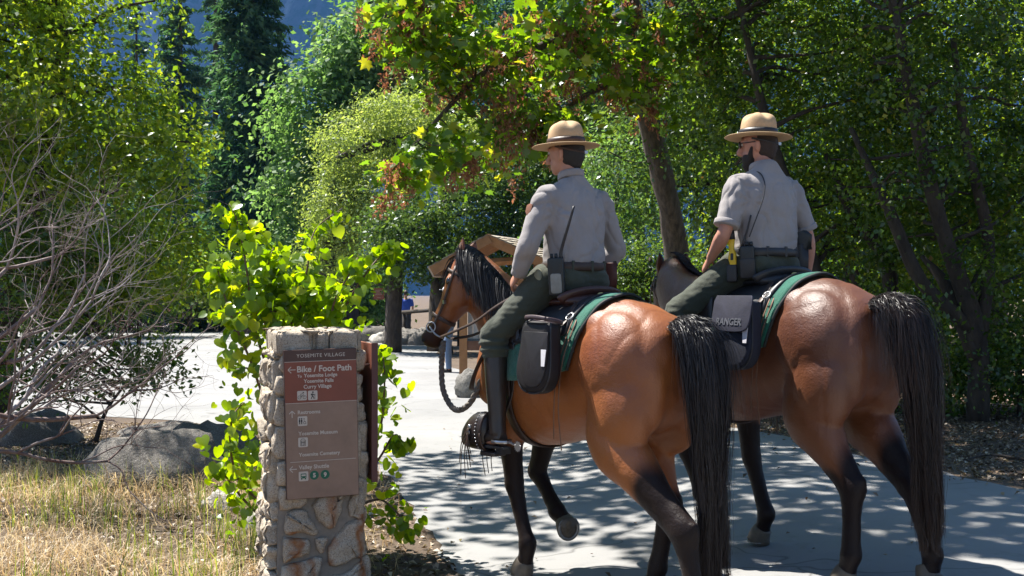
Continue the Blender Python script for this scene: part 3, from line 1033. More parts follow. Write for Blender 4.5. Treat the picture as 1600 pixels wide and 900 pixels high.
def grow(m, p, d, L, r, depth, rg):
    pts = [p]
    dirv = Vector(d).normalized()
    q = Vector(p)
    nseg = 5
    for s in range(nseg):
        dirv = (dirv + Vector(rg.normal(size=3)) * 0.20 + Vector((0.015, 0, 0.04))).normalized()
        q = q + dirv * (L / nseg)
        pts.append(q.copy())
    m.tube([x - mzl for x in pts], [0.72 * r * (1 - 0.50 * i / nseg) for i in range(nseg + 1)], n=6 if depth < 2 else 4, sub=3 if depth < 2 else 2)
    if depth >= 4 or r < 0.0022:
        return
    kids = (4, 4, 3, 3)[min(depth, 3)]
    for kk_ in range(kids):
        t = rg.uniform(0.35, 1.0) if kk_ else 1.0
        i = min(nseg, max(1, int(round(t * nseg))))
        dv = (pts[i] - pts[i - 1]).normalized()
        spread = 0.48 if depth < 1 else 0.65
        nd = (dv + Vector(rg.normal(size=3)) * spread * Vector((1, 0.7, 1)).length * 0.55 + Vector((0.05, 0, 0.10))).normalized()
        grow(m, pts[i], nd, L * rg.uniform(0.5, 0.78), r * (1 - 0.50 * i / nseg) * rg.uniform(0.55, 0.8), depth + 1, rg)


stems = [((-60, 730, 8.6), (1.0, 0.1, 0.42), 1.15, 0.032), ((-60, 700, 8.7), (1.0, 0.0, 0.75), 1.15, 0.030), ((-80, 640, 8.8), (0.9, 0.1, 0.95), 1.10, 0.028), ((-70, 560, 8.9), (0.75, 0.0, 1.1), 1.0, 0.026),
         ((-60, 720, 8.3), (1.0, -0.05, 0.18), 1.05, 0.026), ((-90, 500, 9.0), (0.6, 0.0, 1.1), 0.95, 0.024), ((-50, 640, 8.4), (1, 0.05, 0.32), 1.2, 0.026), ((-80, 420, 9.1), (0.65, 0, 0.8), 0.8, 0.02), ((-60, 690, 8.2), (1.0, 0, 0.05), 0.8, 0.018), ((40, 560, 8.9), (0.55, 0, 1.0), 0.8, 0.02), ((60, 480, 9.0), (0.4, 0, 1.0), 0.7, 0.016), ((120, 560, 8.9), (0.8, 0, 0.9), 0.62, 0.016), ((10, 420, 9.1), (0.4, 0, 1.0), 0.7, 0.015), ((150, 650, 8.7), (1.0, 0, 0.55), 0.75, 0.017), ((90, 400, 9.2), (0.5, 0, 0.9), 0.55, 0.012)]
for i, (p, d, L, r) in enumerate(stems):
    m = MB()
    grow(m, PT(*p), d, L, r, 0, brg)
    ob('branch', m.mesh('branch'), B_MANZ if i % 3 else B_MANZ2, MZ)
# stems that join the fan to its root, left of the view
m = MB()
for p, d, L, r in stems[:9]:
    e = PT(*p)
    m.tube([Vector((0, 0, -0.05)), (e - mzl) * 0.4 + Vector((0, 0, 0.15)), e - mzl], [0.06, 0.045, r], n=8, sub=4)
for (p, d, L, r), j in zip(stems[9:], (3, 3, 0, 5, 6, 7)):
    a = PT(*stems[j][0])
    e = PT(*p)
    m.tube([a - mzl, (a + e) * 0.5 - mzl + Vector((0, 0, -0.05)), e - mzl], [r * 1.3, r * 1.15, r], n=6, sub=4)
ob('stem', m.mesh('stem'), B_MANZ, MZ)

# ---- heart-leaved shrub (redbud) round the pillar
hrg = np.random.default_rng(31)
RB = thing('heart_leaved_shrub', 'bright green shrub with heart-shaped leaves growing behind the stone pillar', 'shrub', loc=gp(-1.35, 7.3))
ri = np.array(RB.location)
HS = np.array([(0.0, -0.30, 0), (0.16, -0.42, 0.02), (0.36, -0.40, 0.05), (0.50, -0.22, 0.07), (0.52, 0.02, 0.07), (0.40, 0.27, 0.04), (0.20, 0.47, 0.0), (0.0, 0.60, -0.06), (-0.20, 0.47, 0.0), (-0.40, 0.27, 0.04), (-0.52, 0.02, 0.07), (-0.50, -0.22, 0.07), (-0.36, -0.40, 0.05), (-0.16, -0.42, 0.02)])
stem_px = [([(470, 760), (440, 640), (400, 520), (385, 420), (372, 350), (358, 318)], 7.2), ([(480, 740), (470, 600), (468, 500), (480, 420), (492, 360), (535, 325)], 7.35), ([(500, 740), (510, 600), (530, 500), (570, 430), (600, 395), (618, 383)], 7.3), ([(470, 740), (420, 640), (390, 560), (360, 490), (345, 440), (335, 400)], 7.1),
           ([(480, 700), (430, 580), (410, 470), (420, 410), (430, 380)], 7.4), ([(500, 720), (520, 560), (520, 480), (545, 430), (560, 400)], 7.15), ([(440, 800), (380, 760), (360, 700), (365, 650), (380, 630)], 7.1), ([(450, 840), (390, 790), (350, 740), (335, 720)], 7.2), ([(440, 640), (410, 590), (385, 575), (368, 580)], 7.05),
           ([(540, 760), (590, 680), (600, 620), (600, 570), (595, 540)], 7.3), ([(540, 780), (590, 720), (615, 680), (630, 690)], 7.2), ([(540, 800), (590, 780), (620, 800), (640, 828)], 7.1), ([(500, 700), (470, 540), (440, 490), (400, 490), (330, 490)], 7.25), ([(480, 700), (460, 560), (450, 470), (452, 430)], 7.5), ([(500, 700), (500, 560), (500, 480), (515, 440)], 7.5)]
tips = []
allP = []
allD = []
for path, d in stem_px:
    pts = [PT(px, py, d + 0.10 * math.sin(i * 1.7)) for i, (px, py) in enumerate(path)]
    m = MB().tube([q - RB.location for q in pts], list(np.linspace(0.011, 0.003, len(pts))), n=6, sub=4)
    ob('stem', m.mesh('stem'), simple('redbud_twig', (0.13, 0.075, 0.05), 0.7, 0.3, 30), RB)
    cp = catmull(np.array([tuple(q) for q in pts]), 8)
    L = np.linalg.norm(np.diff(cp, axis=0), axis=1).sum()
    nl = int(L * 78)
    for t in hrg.random(nl) ** 0.75:
        q = cp[int(t * (len(cp) - 1))]
        off = hrg.normal(size=3) * np.array([0.10, 0.10, 0.07]) * (1.15 - 0.75 * t)
        allP.append(q + off + np.array([0, 0, -0.03]))
allP = np.array(allP)
# the dense middle of the shrub
cc, Pm, _, _ = clump_points([E(450, 460, 7.35, 0.30, 0.25, 0.20), E(510, 470, 7.35, 0.22, 0.25, 0.16), E(400, 440, 7.3, 0.18, 0.2, 0.25), E(375, 700, 7.2, 0.13, 0.15, 0.26), E(600, 620, 7.4, 0.07, 0.1, 0.30), E(610, 810, 7.2, 0.11, 0.1, 0.07), E(470, 500, 7.2, 0.35, 0.2, 0.10)], 80, 7, 0.17, hrg, 0.1, 0.9)
allP = np.vstack([allP, Pm])
hrg.shuffle(allP)
hsz = hrg.uniform(0.036, 0.082, len(allP))
hm_ = []
for j in range(7):
    a = np.array([(x, y, z * (0.6 + 0.35 * j) - 0.10 * y * y * (j % 3)) for x, y, z in np.vstack([HS, [[0, 0, 0]]])])
    f = np.array([[len(HS), q, (q + 1) % len(HS)] for q in range(len(HS))])
    mm = mesh_np('leaf', a, f)
    attr(mm, 'rnd', np.full(len(f), (j + 0.3) / 7.0), 'FACE')
    mm.materials.append(L_REDBUD)
    hm_.append(smooth(mm))
zz = np.arange(len(allP))
front = zz[np.argsort(allP[:, 1])][:]
sel = np.argsort(allP[:, 1] - hsz * 6)[:300]
for i in sel:
    o = ob('leaf', hm_[int(hrg.integers(0, 7))], None, RB)
    o.location = allP[i] - ri
    nv = Vector(hrg.normal(size=3) * 0.8 + np.array([-0.3, -0.9, 0.7])).normalized()
    o.rotation_mode = 'QUATERNION'
    # tip hangs down
    zax = nv
    yax = Vector((hrg.normal() * 0.35, 0, -1))
    yax = (yax - zax * yax.dot(zax)).normalized()
    xax = yax.cross(zax)
    o.rotation_quaternion = Matrix((xax, yax, zax)).transposed().to_quaternion()
    o.scale = [hsz[i]] * 3
rest = np.setdiff1d(zz, sel)
V, F, k = shaped_leaves(allP[rest] - ri, hsz[rest], hrg, HS, 0.3, 1.5)
me = mesh_np('foliage', V, F)
attr(me, 'rnd', np.repeat(hrg.random(len(rest)) * 0.8, k), 'FACE')
ob('foliage', me, L_REDBUD, RB, kind='stuff')


# ---- dry grass and leaf litter
def blades(P, H, W, rg, lean=0.5):
    N = len(P)
    a = rg.uniform(0, 2 * math.pi, N)
    dv = np.stack([np.cos(a), np.sin(a), np.zeros(N)], 1)
    sd = np.stack([-np.sin(a + 0.6), np.cos(a + 0.6), np.zeros(N)], 1)
    ln = (rg.random(N) * lean)[:, None]
    up = np.array([0, 0, 1.0])
    p0 = P
    p1 = P + up * H[:, None] * 0.5 + dv * H[:, None] * ln * 0.25
    p2 = P + up * H[:, None] * (1 - 0.35 * ln) + dv * H[:, None] * ln
    w = W[:, None]
    V = np.stack([p0 - sd * w, p0 + sd * w, p1 + sd * w * 0.8, p1 - sd * w * 0.8, p2], 1).reshape(-1, 3)
    b = np.arange(N)[:, None] * 5
    F = np.vstack([b + np.array([[0, 1, 2]]), b + np.array([[0, 2, 3]]), b + np.array([[3, 2, 4]])])
    return V, F, N


grg = np.random.default_rng(5)
L_DRY = leaf_mat('dry_grass', G((0.0, (0.27, 0.185, 0.10)), (0.5, (0.44, 0.34, 0.20)), (1.0, (0.62, 0.53, 0.37))), 0.3, 0.03, 0.5, (1, 0.9, 0.7))
L_GRASS = leaf_mat('green_grass', G((0.0, (0.09, 0.13, 0.02)), (0.6, (0.19, 0.24, 0.035)), (1.0, (0.30, 0.31, 0.07))), 0.45, 0.04, 0.4)
L_LIT = leaf_mat('leaf_litter', G((0.0, (0.085, 0.050, 0.030)), (0.5, (0.20, 0.135, 0.085)), (0.85, (0.38, 0.29, 0.20)), (1.0, (0.58, 0.50, 0.40))), 0.1, 0.04, 0.5)


def scatter(n, x0, x1, y0, y1, rg, cond):
    x = rg.uniform(x0, x1, n)
    y = rg.uniform(y0, y1, n)
    k = cond(x, y) & ~on_road(x, y)
    x, y = x[k], y[k]
    return np.stack([x, y, gz(x, y)], 1)


patch = lambda x, y: (np.array([mnoise.noise((a * 1.3, b * 1.3, 0.5)) for a, b in zip(x, y)]))
P = scatter(30000, -5.0, -0.2, 4.2, 10.6, grg, lambda x, y: x < -0.55 - 0.10 * (y - 6))
pv = patch(P[:, 0], P[:, 1])
P = P[(pv + grg.normal(size=len(P)) * 0.25) > -0.12]
P = P[(P[:, 0] < -1.45) | (grg.random(len(P)) < 0.25)]
pv = patch(P[:, 0], P[:, 1])
H = grg.uniform(0.05, 0.20, len(P)) * (1 + 0.8 * np.clip(pv, 0, 1)) * np.where(P[:, 1] > 8.2, 1.4, 1.0)
V, F, N = blades(P, H, grg.uniform(0.0012, 0.0034, len(P)), grg, 2.2)
me = mesh_np('dry_grass', V, F)
attr(me, 'rnd', np.tile(grg.random(N), 3), 'FACE')
ob('dry_grass', me, L_DRY, kind='stuff', label='pale dry grass covering the ground left of the pillar', cat='grass')
P = scatter(4200, -4.6, -1.5, 5.6, 10.8, grg, lambda x, y: patch(x * 1.4, y * 1.4 + 9) > 0.02)
V, F, N = blades(P, grg.uniform(0.12, 0.34, len(P)), grg.uniform(0.002, 0.004, len(P)), grg, 0.5)
me = mesh_np('green_grass', V, F)
attr(me, 'rnd', np.tile(grg.random(N), 3), 'FACE')
ob('green_grass', me, L_GRASS, kind='stuff', label='sparse green grass blades among the dry grass', cat='grass')
# litter: left verge, right verge, stray leaves on the path
PL = scatter(26000, -6, -0.1, 4.0, 14.5, grg, lambda x, y: x > -99)
PR_ = scatter(52000, 1.5, 9, 5.5, 20, grg, lambda x, y: x > np.interp(y, *zip(*RE)) + 0.02)
xx, yy = grg.uniform(-0.9, 4.6, 4000), grg.uniform(5.0, 14, 4000)
kk = on_road(xx, yy) & ((np.interp(yy, *zip(*RE)) - xx < 0.6 * grg.random(4000) ** 2) | (grg.random(4000) < 0.05))
PP = np.stack([xx[kk], yy[kk], gz(xx[kk], yy[kk]) + 0.008], 1)
PLt = np.vstack([PL, PR_, PP])
PLt[:, 2] += 0.012 * grg.random(len(PLt)) + 0.006
V, F = leaves_np(PLt, grg.uniform(0.022, 0.062, len(PLt)), grg, 0.5, 1.6, None, 0.0, 0.6)
me = mesh_np('leaf_litter', V, F)
attr(me, 'rnd', grg.random(len(PLt)), 'FACE')
ob('leaf_litter', me, L_LIT, kind='stuff', label='dry brown leaf litter on the verges of the path', cat='leaf litter')
# a fallen twig on the right verge
q0, q1, q2 = GP(1505, 722), GP(1550, 718), GP(1610, 724)
ob('fallen_twig', MB().tube([q0 + Vector((0, 0, 0.02)), q1 + Vector((0, 0, 0.04)), q2 + Vector((0, 0, 0.025))], [0.006, 0.011, 0.014], n=6, sub=4).mesh('fallen_twig'), B_OAK, label='dark fallen twig lying in the leaf litter at the right edge', cat='twig')
# ================================================================ horses
def ribbon_hair(paths, widths, n_up=(0, 0, 1), rg=None):
    """flat hair strands: paths (N,K,3); each strand a strip of quads with a random twist"""
    P = np.asarray(paths, float)
    N, K, _ = P.shape
    T = np.gradient(P, axis=1)
    T /= np.maximum(np.linalg.norm(T, axis=2, keepdims=True), 1e-9)
    rv = rg.normal(size=(N, 1, 3))
    S = np.cross(T, np.repeat(rv, K, 1))
    S /= np.maximum(np.linalg.norm(S, axis=2, keepdims=True), 1e-9)
    w = np.asarray(widths)[:, None, None] * np.linspace(1, 0.35, K)[None, :, None]
    V = np.stack([P - S * w, P + S * w], axis=2).reshape(-1, 3)
    base = (np.arange(N) * K * 2)[:, None] + (np.arange(K - 1) * 2)[None, :]
    F = np.stack([base, base + 1, base + 3, base + 2], axis=-1).reshape(-1, 4)
    return V, F


def coat_mat(name, main, light, dark, gloss_r=0.45):
    t = NT(name)
    vec = t.coord()
    st = t.coord(scale=(6, 6, 1.4))
    f = t.noise(3.2, 4, 0.55, vec)
    hair = t.noise(60, 3, 0.6, st)
    c = t.ramp(f, [(0.32, main), (0.68, light)])
    c = t.mix(t.math('MULTIPLY', hair, 0.22), c, tuple(x * 0.45 for x in main))
    c = t.mix(t.attr('warm'), c, light)
    c = t.mix(t.attr('blk'), c, dark)
    b = t.bsdf(Base_Color=c, Roughness=gloss_r)
    t.t.links.new(t.math('SUBTRACT', 0.62, t.math('MULTIPLY', t.attr('blk'), 0.46)), b.inputs['Specular IOR Level'])
    b.inputs['Sheen Weight'].default_value = 0.04
    b.inputs['Sheen Roughness'].default_value = 0.4
    h2 = t.noise(120, 4, 0.7, t.coord(scale=(0.45, 1, 0.6)))
    h1 = t.noise(6, 1.5, 0.4, vec)
    hh = t.math('ADD', t.math('MULTIPLY', h1, 0.35), t.math('MULTIPLY', h2, 0.85))
    t.t.links.new(t.bump(hh, 0.38, 0.012), b.inputs['Normal'])
    return t.m


def hair_mat(name, col, tip):
    t = NT(name)
    f = t.noise(30, 2, 0.5, t.coord())
    c = t.ramp(f, [(0.35, col), (0.7, tip)])
    c = t.mix(t.math('MULTIPLY', t.math('POWER', t.attr('tip'), 2.5), 0.8), c, (0.05, 0.027, 0.018))
    b = t.bsdf(Base_Color=c, Roughness=0.42)
    b.inputs['Specular IOR Level'].default_value = 0.35
    return t.m


def trunk_loft(secs, n=28, sub=4):
    S = catmull(np.array(secs, float), sub)
    v = []
    f = []
    for x, zt, zb, w, e in S:
        for j in range(n):
            a = 2 * math.pi * j / n
            c, s_ = math.cos(a), math.sin(a)
            c2 = math.copysign(abs(c) ** (2 / e), c)
            s2 = math.copysign(abs(s_) ** (2 / e), s_)
            zc = zb + (zt - zb) * 0.46
            z = zc + s2 * ((zt - zc) if s_ > 0 else (zc - zb))
            v.append((x, w * c2, z))
    k = len(S)
    for i in range(k - 1):
        for j in range(n):
            j2 = (j + 1) % n
            f.append([i * n + j, i * n + j2, (i + 1) * n + j2, (i + 1) * n + j])
    f.append(list(range(n))[::-1])
    f.append([(k - 1) * n + j for j in range(n)])
    return v, f


TRUNK = [(-0.80, 1.30, 1.06, 0.10, 2), (-0.76, 1.40, 0.97, 0.19, 2.1), (-0.66, 1.475, 0.90, 0.245, 2.2), (-0.52, 1.535, 0.86, 0.275, 2.2),
         (-0.36, 1.555, 0.87, 0.255, 2.2), (-0.20, 1.535, 0.835, 0.270, 2.2), (0.0, 1.505, 0.775, 0.300, 2.15), (0.20, 1.505, 0.735, 0.295, 2.1),
         (0.38, 1.545, 0.735, 0.262, 2.1), (0.52, 1.55, 0.78, 0.228, 2.1), (0.66, 1.47, 0.86, 0.205, 2.1), (0.77, 1.36, 0.95, 0.155, 2.0), (0.81, 1.28, 1.03, 0.09, 2)]


T_ = catmull(np.array(TRUNK, float), 6)


def trunk_top(x):
    return float(np.interp(x, T_[:, 0], T_[:, 1])), float(np.interp(x, T_[:, 0], T_[:, 3])), float(np.interp(x, T_[:, 0], T_[:, 2]))


def trunk_pt(x, ang, off=0.0):
    """a point on the barrel: ang 90 = top, 0 = left side"""
    zt = np.interp(x, T_[:, 0], T_[:, 1])
    zb = np.interp(x, T_[:, 0], T_[:, 2])
    w = np.interp(x, T_[:, 0], T_[:, 3])
    e = 2.15
    c, s_ = math.cos(R(ang)), math.sin(R(ang))
    c2 = math.copysign(abs(c) ** (2 / e), c)
    s2 = math.copysign(abs(s_) ** (2 / e), s_)
    zc = zb + (zt - zb) * 0.46
    return Vector((x, (w + off) * c2, zc + s2 * ((zt - zc + off) if s_ > 0 else (zc - zb + off))))


def hell(m, c, r, rot=None):
    m.add(*ellipsoid(c, r, rot, 48, 30))


def build_horse(spec):
    """spec: name, label, loc, heading, coat, head pose, hoof positions"""
    rg = np.random.default_rng(spec['seed'])
    m = MB()
    m.add(*trunk_loft(TRUNK, 72, 9))
    # haunch, thigh, shoulder muscles
    for s in (1, -1):
        L = spec['legs']['hl' if s > 0 else 'hr']
        st, hk, ft, hf = [Vector((p[0], p[1] * s, p[2])) for p in L]
        hell(m, (-0.50, 0.145 * s, 1.22), (0.255, 0.150, 0.27))
        hell(m, (-0.66, 0.115 * s, 1.13), (0.15, 0.115, 0.25))
        hell(m, (-0.55, 0.165 * s, 1.02), (0.215, 0.118, 0.27))
        hell(m, (st.x - 0.02, st.y - 0.01 * s, st.z + 0.03), (0.125, 0.090, 0.15))
        hell(m, (-0.37, 0.150 * s, 1.39), (0.13, 0.078, 0.11))
        d = hk - st
        m.tube([(-0.56, 0.15 * s, 1.10), st + d * 0.05, st + d * 0.35, st + d * 0.62, st + d * 0.86, hk, hk + (ft - hk) * 0.18, hk + (ft - hk) * 0.5, hk + (ft - hk) * 0.85,
                ft, ft + (hf - ft) * 0.45, ft + (hf - ft) * 0.8],
               [(0.11, 0.19), (0.108, 0.168), (0.095, 0.138), (0.072, 0.102), (0.058, 0.082), (0.060, 0.084), (0.050, 0.064), (0.040, 0.053), (0.041, 0.054),
                (0.050, 0.062), (0.042, 0.048), (0.050, 0.055)], n=28, sub=6)
        # point of the hock and its tendon
        up = (st - hk).normalized()
        heel = hk + Vector((-0.062, 0, 0.03))
        m.tube([heel + Vector((0, 0, 0.03)), heel, hk + (ft - hk) * 0.35 + Vector((-0.028, 0, 0))], [0.020, 0.030, 0.016], n=8, sub=2)
        m.tube([heel, hk + (st - hk) * 0.42 + Vector((-0.06, 0, 0.02))], [0.022, 0.045], n=8)
        # front leg
        L = spec['legs']['fl' if s > 0 else 'fr']
        el, kn, ft, hf = [Vector((p[0], p[1] * s, p[2])) for p in L]
        hell(m, (0.52, 0.125 * s, 1.20), (0.19, 0.105, 0.30), Matrix.Rotation(R(-18), 3, 'Y'))
        hell(m, (0.66, 0.105 * s, 1.08), (0.13, 0.10, 0.16))
        hell(m, (0.44, 0.150 * s, 0.98), (0.13, 0.085, 0.17))
        d = kn - el
        m.tube([el + Vector((0.03, -0.02 * s, 0.16)), el, el + d * 0.3, el + d * 0.62, el + d * 0.88, kn, kn + (ft - kn) * 0.16, kn + (ft - kn) * 0.5, kn + (ft - kn) * 0.85,
                ft, ft + (hf - ft) * 0.45, ft + (hf - ft) * 0.8],
               [(0.088, 0.128), (0.086, 0.122), (0.076, 0.098), (0.058, 0.073), (0.053, 0.064), (0.056, 0.064), (0.046, 0.054), (0.037, 0.049), (0.040, 0.052),
                (0.049, 0.060), (0.041, 0.047), (0.049, 0.054)], n=28, sub=6)
    # neck and head
    hp = spec['head']
    nk = [Vector(p) for p in hp['neck']]
    m.tube(nk, hp['neck_r'], n=36, sub=8, ref=hp.get('nref', (0.6, 0, 0.8)))
    poll, muz = Vector(hp['poll']), Vector(hp['muzzle'])
    ax = (muz - poll).normalized()
    fwd = Vector(hp['face'])           # out of the forehead
    fwd = (fwd - ax * fwd.dot(ax)).normalized()
    side = ax.cross(fwd).normalized()
    L = (muz - poll).length
    tt = [-0.04, 0.08, 0.24, 0.42, 0.58, 0.74, 0.88, 0.97, 1.02]
    hw = [(0.060, 0.066), (0.082, 0.090), (0.096, 0.100), (0.082, 0.098), (0.062, 0.080), (0.052, 0.066), (0.056, 0.062), (0.050, 0.052), (0.032, 0.034)]
    of = [-0.030, -0.055, -0.070, -0.068, -0.050, -0.024, -0.012, -0.012, -0.014]
    m.tube([poll + ax * (L * t) + fwd * o for t, o in zip(tt, of)], hw, n=32, sub=6, ref=fwd, e=2.3)
    rotH = Matrix((side, fwd, ax)).transposed()
    for s in (1, -1):
        hell(m, poll + ax * L * 0.36 - fwd * 0.100 + side * 0.045 * s, (0.042, 0.075, 0.11), rotH)
        hell(m, poll + ax * L * 0.27 + fwd * -0.020 + side * 0.080 * s, (0.022, 0.030, 0.040), rotH)
        hell(m, poll + ax * L * 0.93 + fwd * 0.028 + side * 0.036 * s, (0.022, 0.026, 0.034), rotH)
    hell(m, poll + ax * L * 0.95 - fwd * 0.045, (0.034, 0.030, 0.042), rotH)
    me = m.fuse('body', 0.0115, 10, 0.5)
    co = get_co(me).astype(float)
    nr = get_no(me).astype(float)
    rdg = 1 - np.abs(ns(co * np.array([1.0, 1.0, 0.6]), 5.0, (spec['seed'], 0, 0)))
    co = co + nr * (0.0045 * ns(co * np.array([1, 1, 0.6]), 7.5) + 0.0022 * ns(co, 19) - 0.0032 * rdg ** 10 * (co[:, 2] > 0.75))[:, None]
    set_co(me, co)
    n1 = ns(co, 7.0)
    fr_l = sstep(0.15, 0.3, co[:, 0]) * 0.16
    blk = 1 - sstep(0.46, 0.72, co[:, 2] - fr_l + 0.08 * n1 + 0.05 * (co[:, 0] < 0) * sstep(-0.5, -0.8, co[:, 0]))
    rear = (1 - sstep(-0.80, -0.62, co[:, 0])) * (1 - sstep(0.62, 0.92, co[:, 2]))
    blk = np.maximum(blk, rear * 0.9)
    dm = np.linalg.norm(co - np.array(muz), axis=1)
    blk = np.maximum(blk, (1 - sstep(0.08, 0.24, dm + 0.03 * n1)) * 0.9)
    blk = np.clip(blk + spec.get('dark_neck', 0.0) * sstep(0.45, 0.9, co[:, 0]), 0, 1)
    warm = sstep(1.25, 0.75, co[:, 2] + 0.06 * n1) * (co[:, 0] < 0.8) * 0.75
    blk = np.where(co[:, 0] < 0.8, sstep(0.15, 0.75, blk), blk)
    attr(me, 'blk', blk * 0.98)
    attr(me, 'warm', warm)
    root = thing(spec['name'], spec['label'], 'horse', group='saddled bay horses', loc=spec['loc'], rz=spec['heading'])
    ob('body', me, spec['coat'], root)
    # ears
    for s in (1, -1):
        b = poll + ax * 0.015 + side * 0.060 * s - fwd * 0.030
        upv = (-ax * 0.93 + side * (0.20 * s) + fwd * hp.get('ear_f', 0.25)).normalized()
        e_ = MB()
        out = (side * s * 0.55 + fwd * 0.5).normalized()
        e_.tube([b - upv * 0.03, b, b + upv * 0.045, b + upv * 0.085, b + upv * 0.12, b + upv * 0.138], [(0.026, 0.022), (0.033, 0.026), (0.042, 0.022), (0.034, 0.015), (0.015, 0.008), (0.003, 0.003)],
                n=12, sub=3, ref=out)
        em = e_.mesh('ear')
        attr(em, 'blk', np.where(sstep(0.10, 0.16, [(Vector(q.co) - b).dot(upv) for q in em.vertices]) > 0.3, 0.75, 0.15))
        attr(em, 'warm', np.zeros(len(em.vertices)))
        ear = ob('ear', em, spec['coat'], root)
        i_ = MB()
        i_.tube([b + upv * 0.012 + out * 0.014, b + upv * 0.05 + out * 0.017, b + upv * 0.085 + out * 0.012, b + upv * 0.112 + out * 0.006], [(0.014, 0.008), (0.027, 0.008), (0.022, 0.006), (0.004, 0.003)], n=8, sub=2, ref=out)
        ob('ear_lining', i_.mesh('ear_lining'), simple('ear_lining_fur', (0.10, 0.055, 0.035), 0.8), ear)
        ey = MB().ell(poll + ax * L * 0.275 + fwd * -0.022 + side * 0.090 * s, (0.019, 0.021, 0.024), rotH)
        ob('eye', ey.mesh('eye'), simple('eye_gloss', (0.012, 0.008, 0.006), 0.08, 0.1, spec=0.9, bump=0), root)
        nz = MB().ell(poll + ax * L * 0.955 + fwd * 0.024 + side * 0.049 * s, (0.007, 0.013, 0.017), rotH)
        ob('nostril', nz.mesh('nostril'), simple('nostril_dark', (0.01, 0.008, 0.008), 0.7), root)
    # hooves
    hm = simple('hoof_horn', (0.095, 0.078, 0.06), 0.55, 0.35, 30, bump=0.3)
    sm = simple('hoof_sole', (0.11, 0.085, 0.06), 0.85, 0.4, 40, bump=0.6)
    im = simple('horseshoe_iron', (0.24, 0.23, 0.22), 0.45, 0.25, 50, metal=0.85)
    for key, s in (('fl', 1), ('fr', -1), ('hl', 1), ('hr', -1)):
        L4 = [Vector((p[0], p[1] * s, p[2])) for p in spec['legs'][key]]
        ft, hf = L4[2], L4[3]
        d = spec['hoof_dir'].get(key)
        # d: direction the sole points to
        d = Vector(d) if d else Vector((0, 0, -1))
        d.normalize()
        toe = Vector(spec['hoof_toe'].get(key, (1, 0, 0)))
        toe = (toe - d * toe.dot(d)).normalized()
        c = hf
        h = MB()
        h.tube([c - d * 0.055 - toe * 0.018, c - d * 0.04 - toe * 0.01, c - d * 0.005 + toe * 0.01, c + d * 0.028 + toe * 0.022], [(0.044, 0.048), (0.051, 0.056), (0.060, 0.064), (0.066, 0.070)], n=18, sub=2, ref=toe)
        hoof = ob('hoof', h.mesh('hoof'), hm, root)
        so = MB()
        so.tube([c + d * 0.027 + toe * 0.022, c + d * 0.031 + toe * 0.022], [(0.057, 0.060), (0.054, 0.057)], n=18, ref=toe)
        sd = d.cross(toe)
        so.tube([c + d * 0.030 - toe * 0.045, c + d * 0.040 - toe * 0.01, c + d * 0.034 + toe * 0.04], [(0.026, 0.008), (0.017, 0.009), (0.004, 0.004)], n=8, sub=2, ref=d)
        ob('sole', so.mesh('sole'), sm, hoof)
        sh = MB()
        arc = [c + d * 0.033 + toe * (0.018 + 0.062 * math.cos(a)) + sd * (0.057 * math.sin(a)) for a in np.linspace(-2.55, 2.55, 22)]
        sh.tube(arc, [(0.010, 0.005)] * 22, n=6, ref=d)
        ob('horseshoe', sh.mesh('horseshoe'), im, hoof)
    # tail
    tp = spec['tail']
    hmat = hair_mat(spec['name'] + '_tail_hair', (0.005, 0.005, 0.007), spec.get('hair_tip', (0.017, 0.016, 0.019)))
    dock = catmull(np.array([(-0.755, 0, 1.415), (-0.83, 0, 1.43), (-0.905, 0.0, 1.385), (-0.945, 0.0, 1.28), (-0.95, 0, 1.13), (-0.945, 0, 1.02)]), 8)
    NS, K = 9500, 18
    u = rg.beta(0.9, 1.5, NS)
    ii = u * (len(dock) - 1)
    root_p = np.stack([np.interp(ii, np.arange(len(dock)), dock[:, k]) for k in range(3)], 1)
    ang = rg.uniform(-math.pi, math.pi, NS) * 0.9
    rad = 0.034 * (1 - 0.4 * u)
    root_p = root_p + np.stack([0 * ang, np.sin(ang) * rad, np.cos(ang) * rad * 0.8], 1)
    clump = rg.integers(0, 44, NS)
    cx = rg.normal(0, tp['spread'], (44, 2))
    zc_ = rg.gamma(1.5, 0.16, 44)
    zend = tp['z_end'] + zc_[clump] * 0.8 + rg.gamma(1.3, 0.07, NS)
    t = np.linspace(0, 1, K)[None, :]
    # each hair leaves the dock along it, arches out and hangs
    tx = tp['end'][0] + cx[clump, 0] * 1.1 + rg.normal(0, 0.007, NS)
    ty = tp['end'][1] + cx[clump, 1] * 1.25 + rg.normal(0, 0.008, NS)
    arch = (0.03 + 0.10 * rg.random(NS)) * np.where(u < 0.4, 1.0, 0.45)
    lift = 0.028 * (1 - u) ** 1.5
    hh = root_p[:, 2] - zend
    s1 = 1 - np.exp(-4.5 * t)
    px = root_p[:, 0:1] + (tx - root_p[:, 0])[:, None] * t ** 0.85 - arch[:, None] * np.sin(np.pi * np.clip(t ** 0.62, 0, 1)) * 0.85
    py = root_p[:, 1:2] + (ty - root_p[:, 1])[:, None] * t ** 0.9 + (np.sin(ang) * arch * 0.55)[:, None] * np.sin(np.pi * t ** 0.6)
    pz = root_p[:, 2:3] - hh[:, None] * (t ** 1.28) + lift[:, None] * np.sin(np.pi * np.clip(t * 5, 0, 1))
    wob = 0.010 * np.sin(t * 9 + clump[:, None] * 1.7) * t + rg.normal(0, 0.0035, (NS, 1)) * 2.0 * np.sin(t * 14 + rg.uniform(0, 6, (NS, 1)))
    P = np.stack([px + wob, py + wob * 0.7, pz], 2)
    V, F = ribbon_hair(P, rg.uniform(0.0006, 0.0016, NS), rg=rg)
    # short loose hair fanning out over the dock
    NQ = 1500
    uq = rg.random(NQ) * 0.5
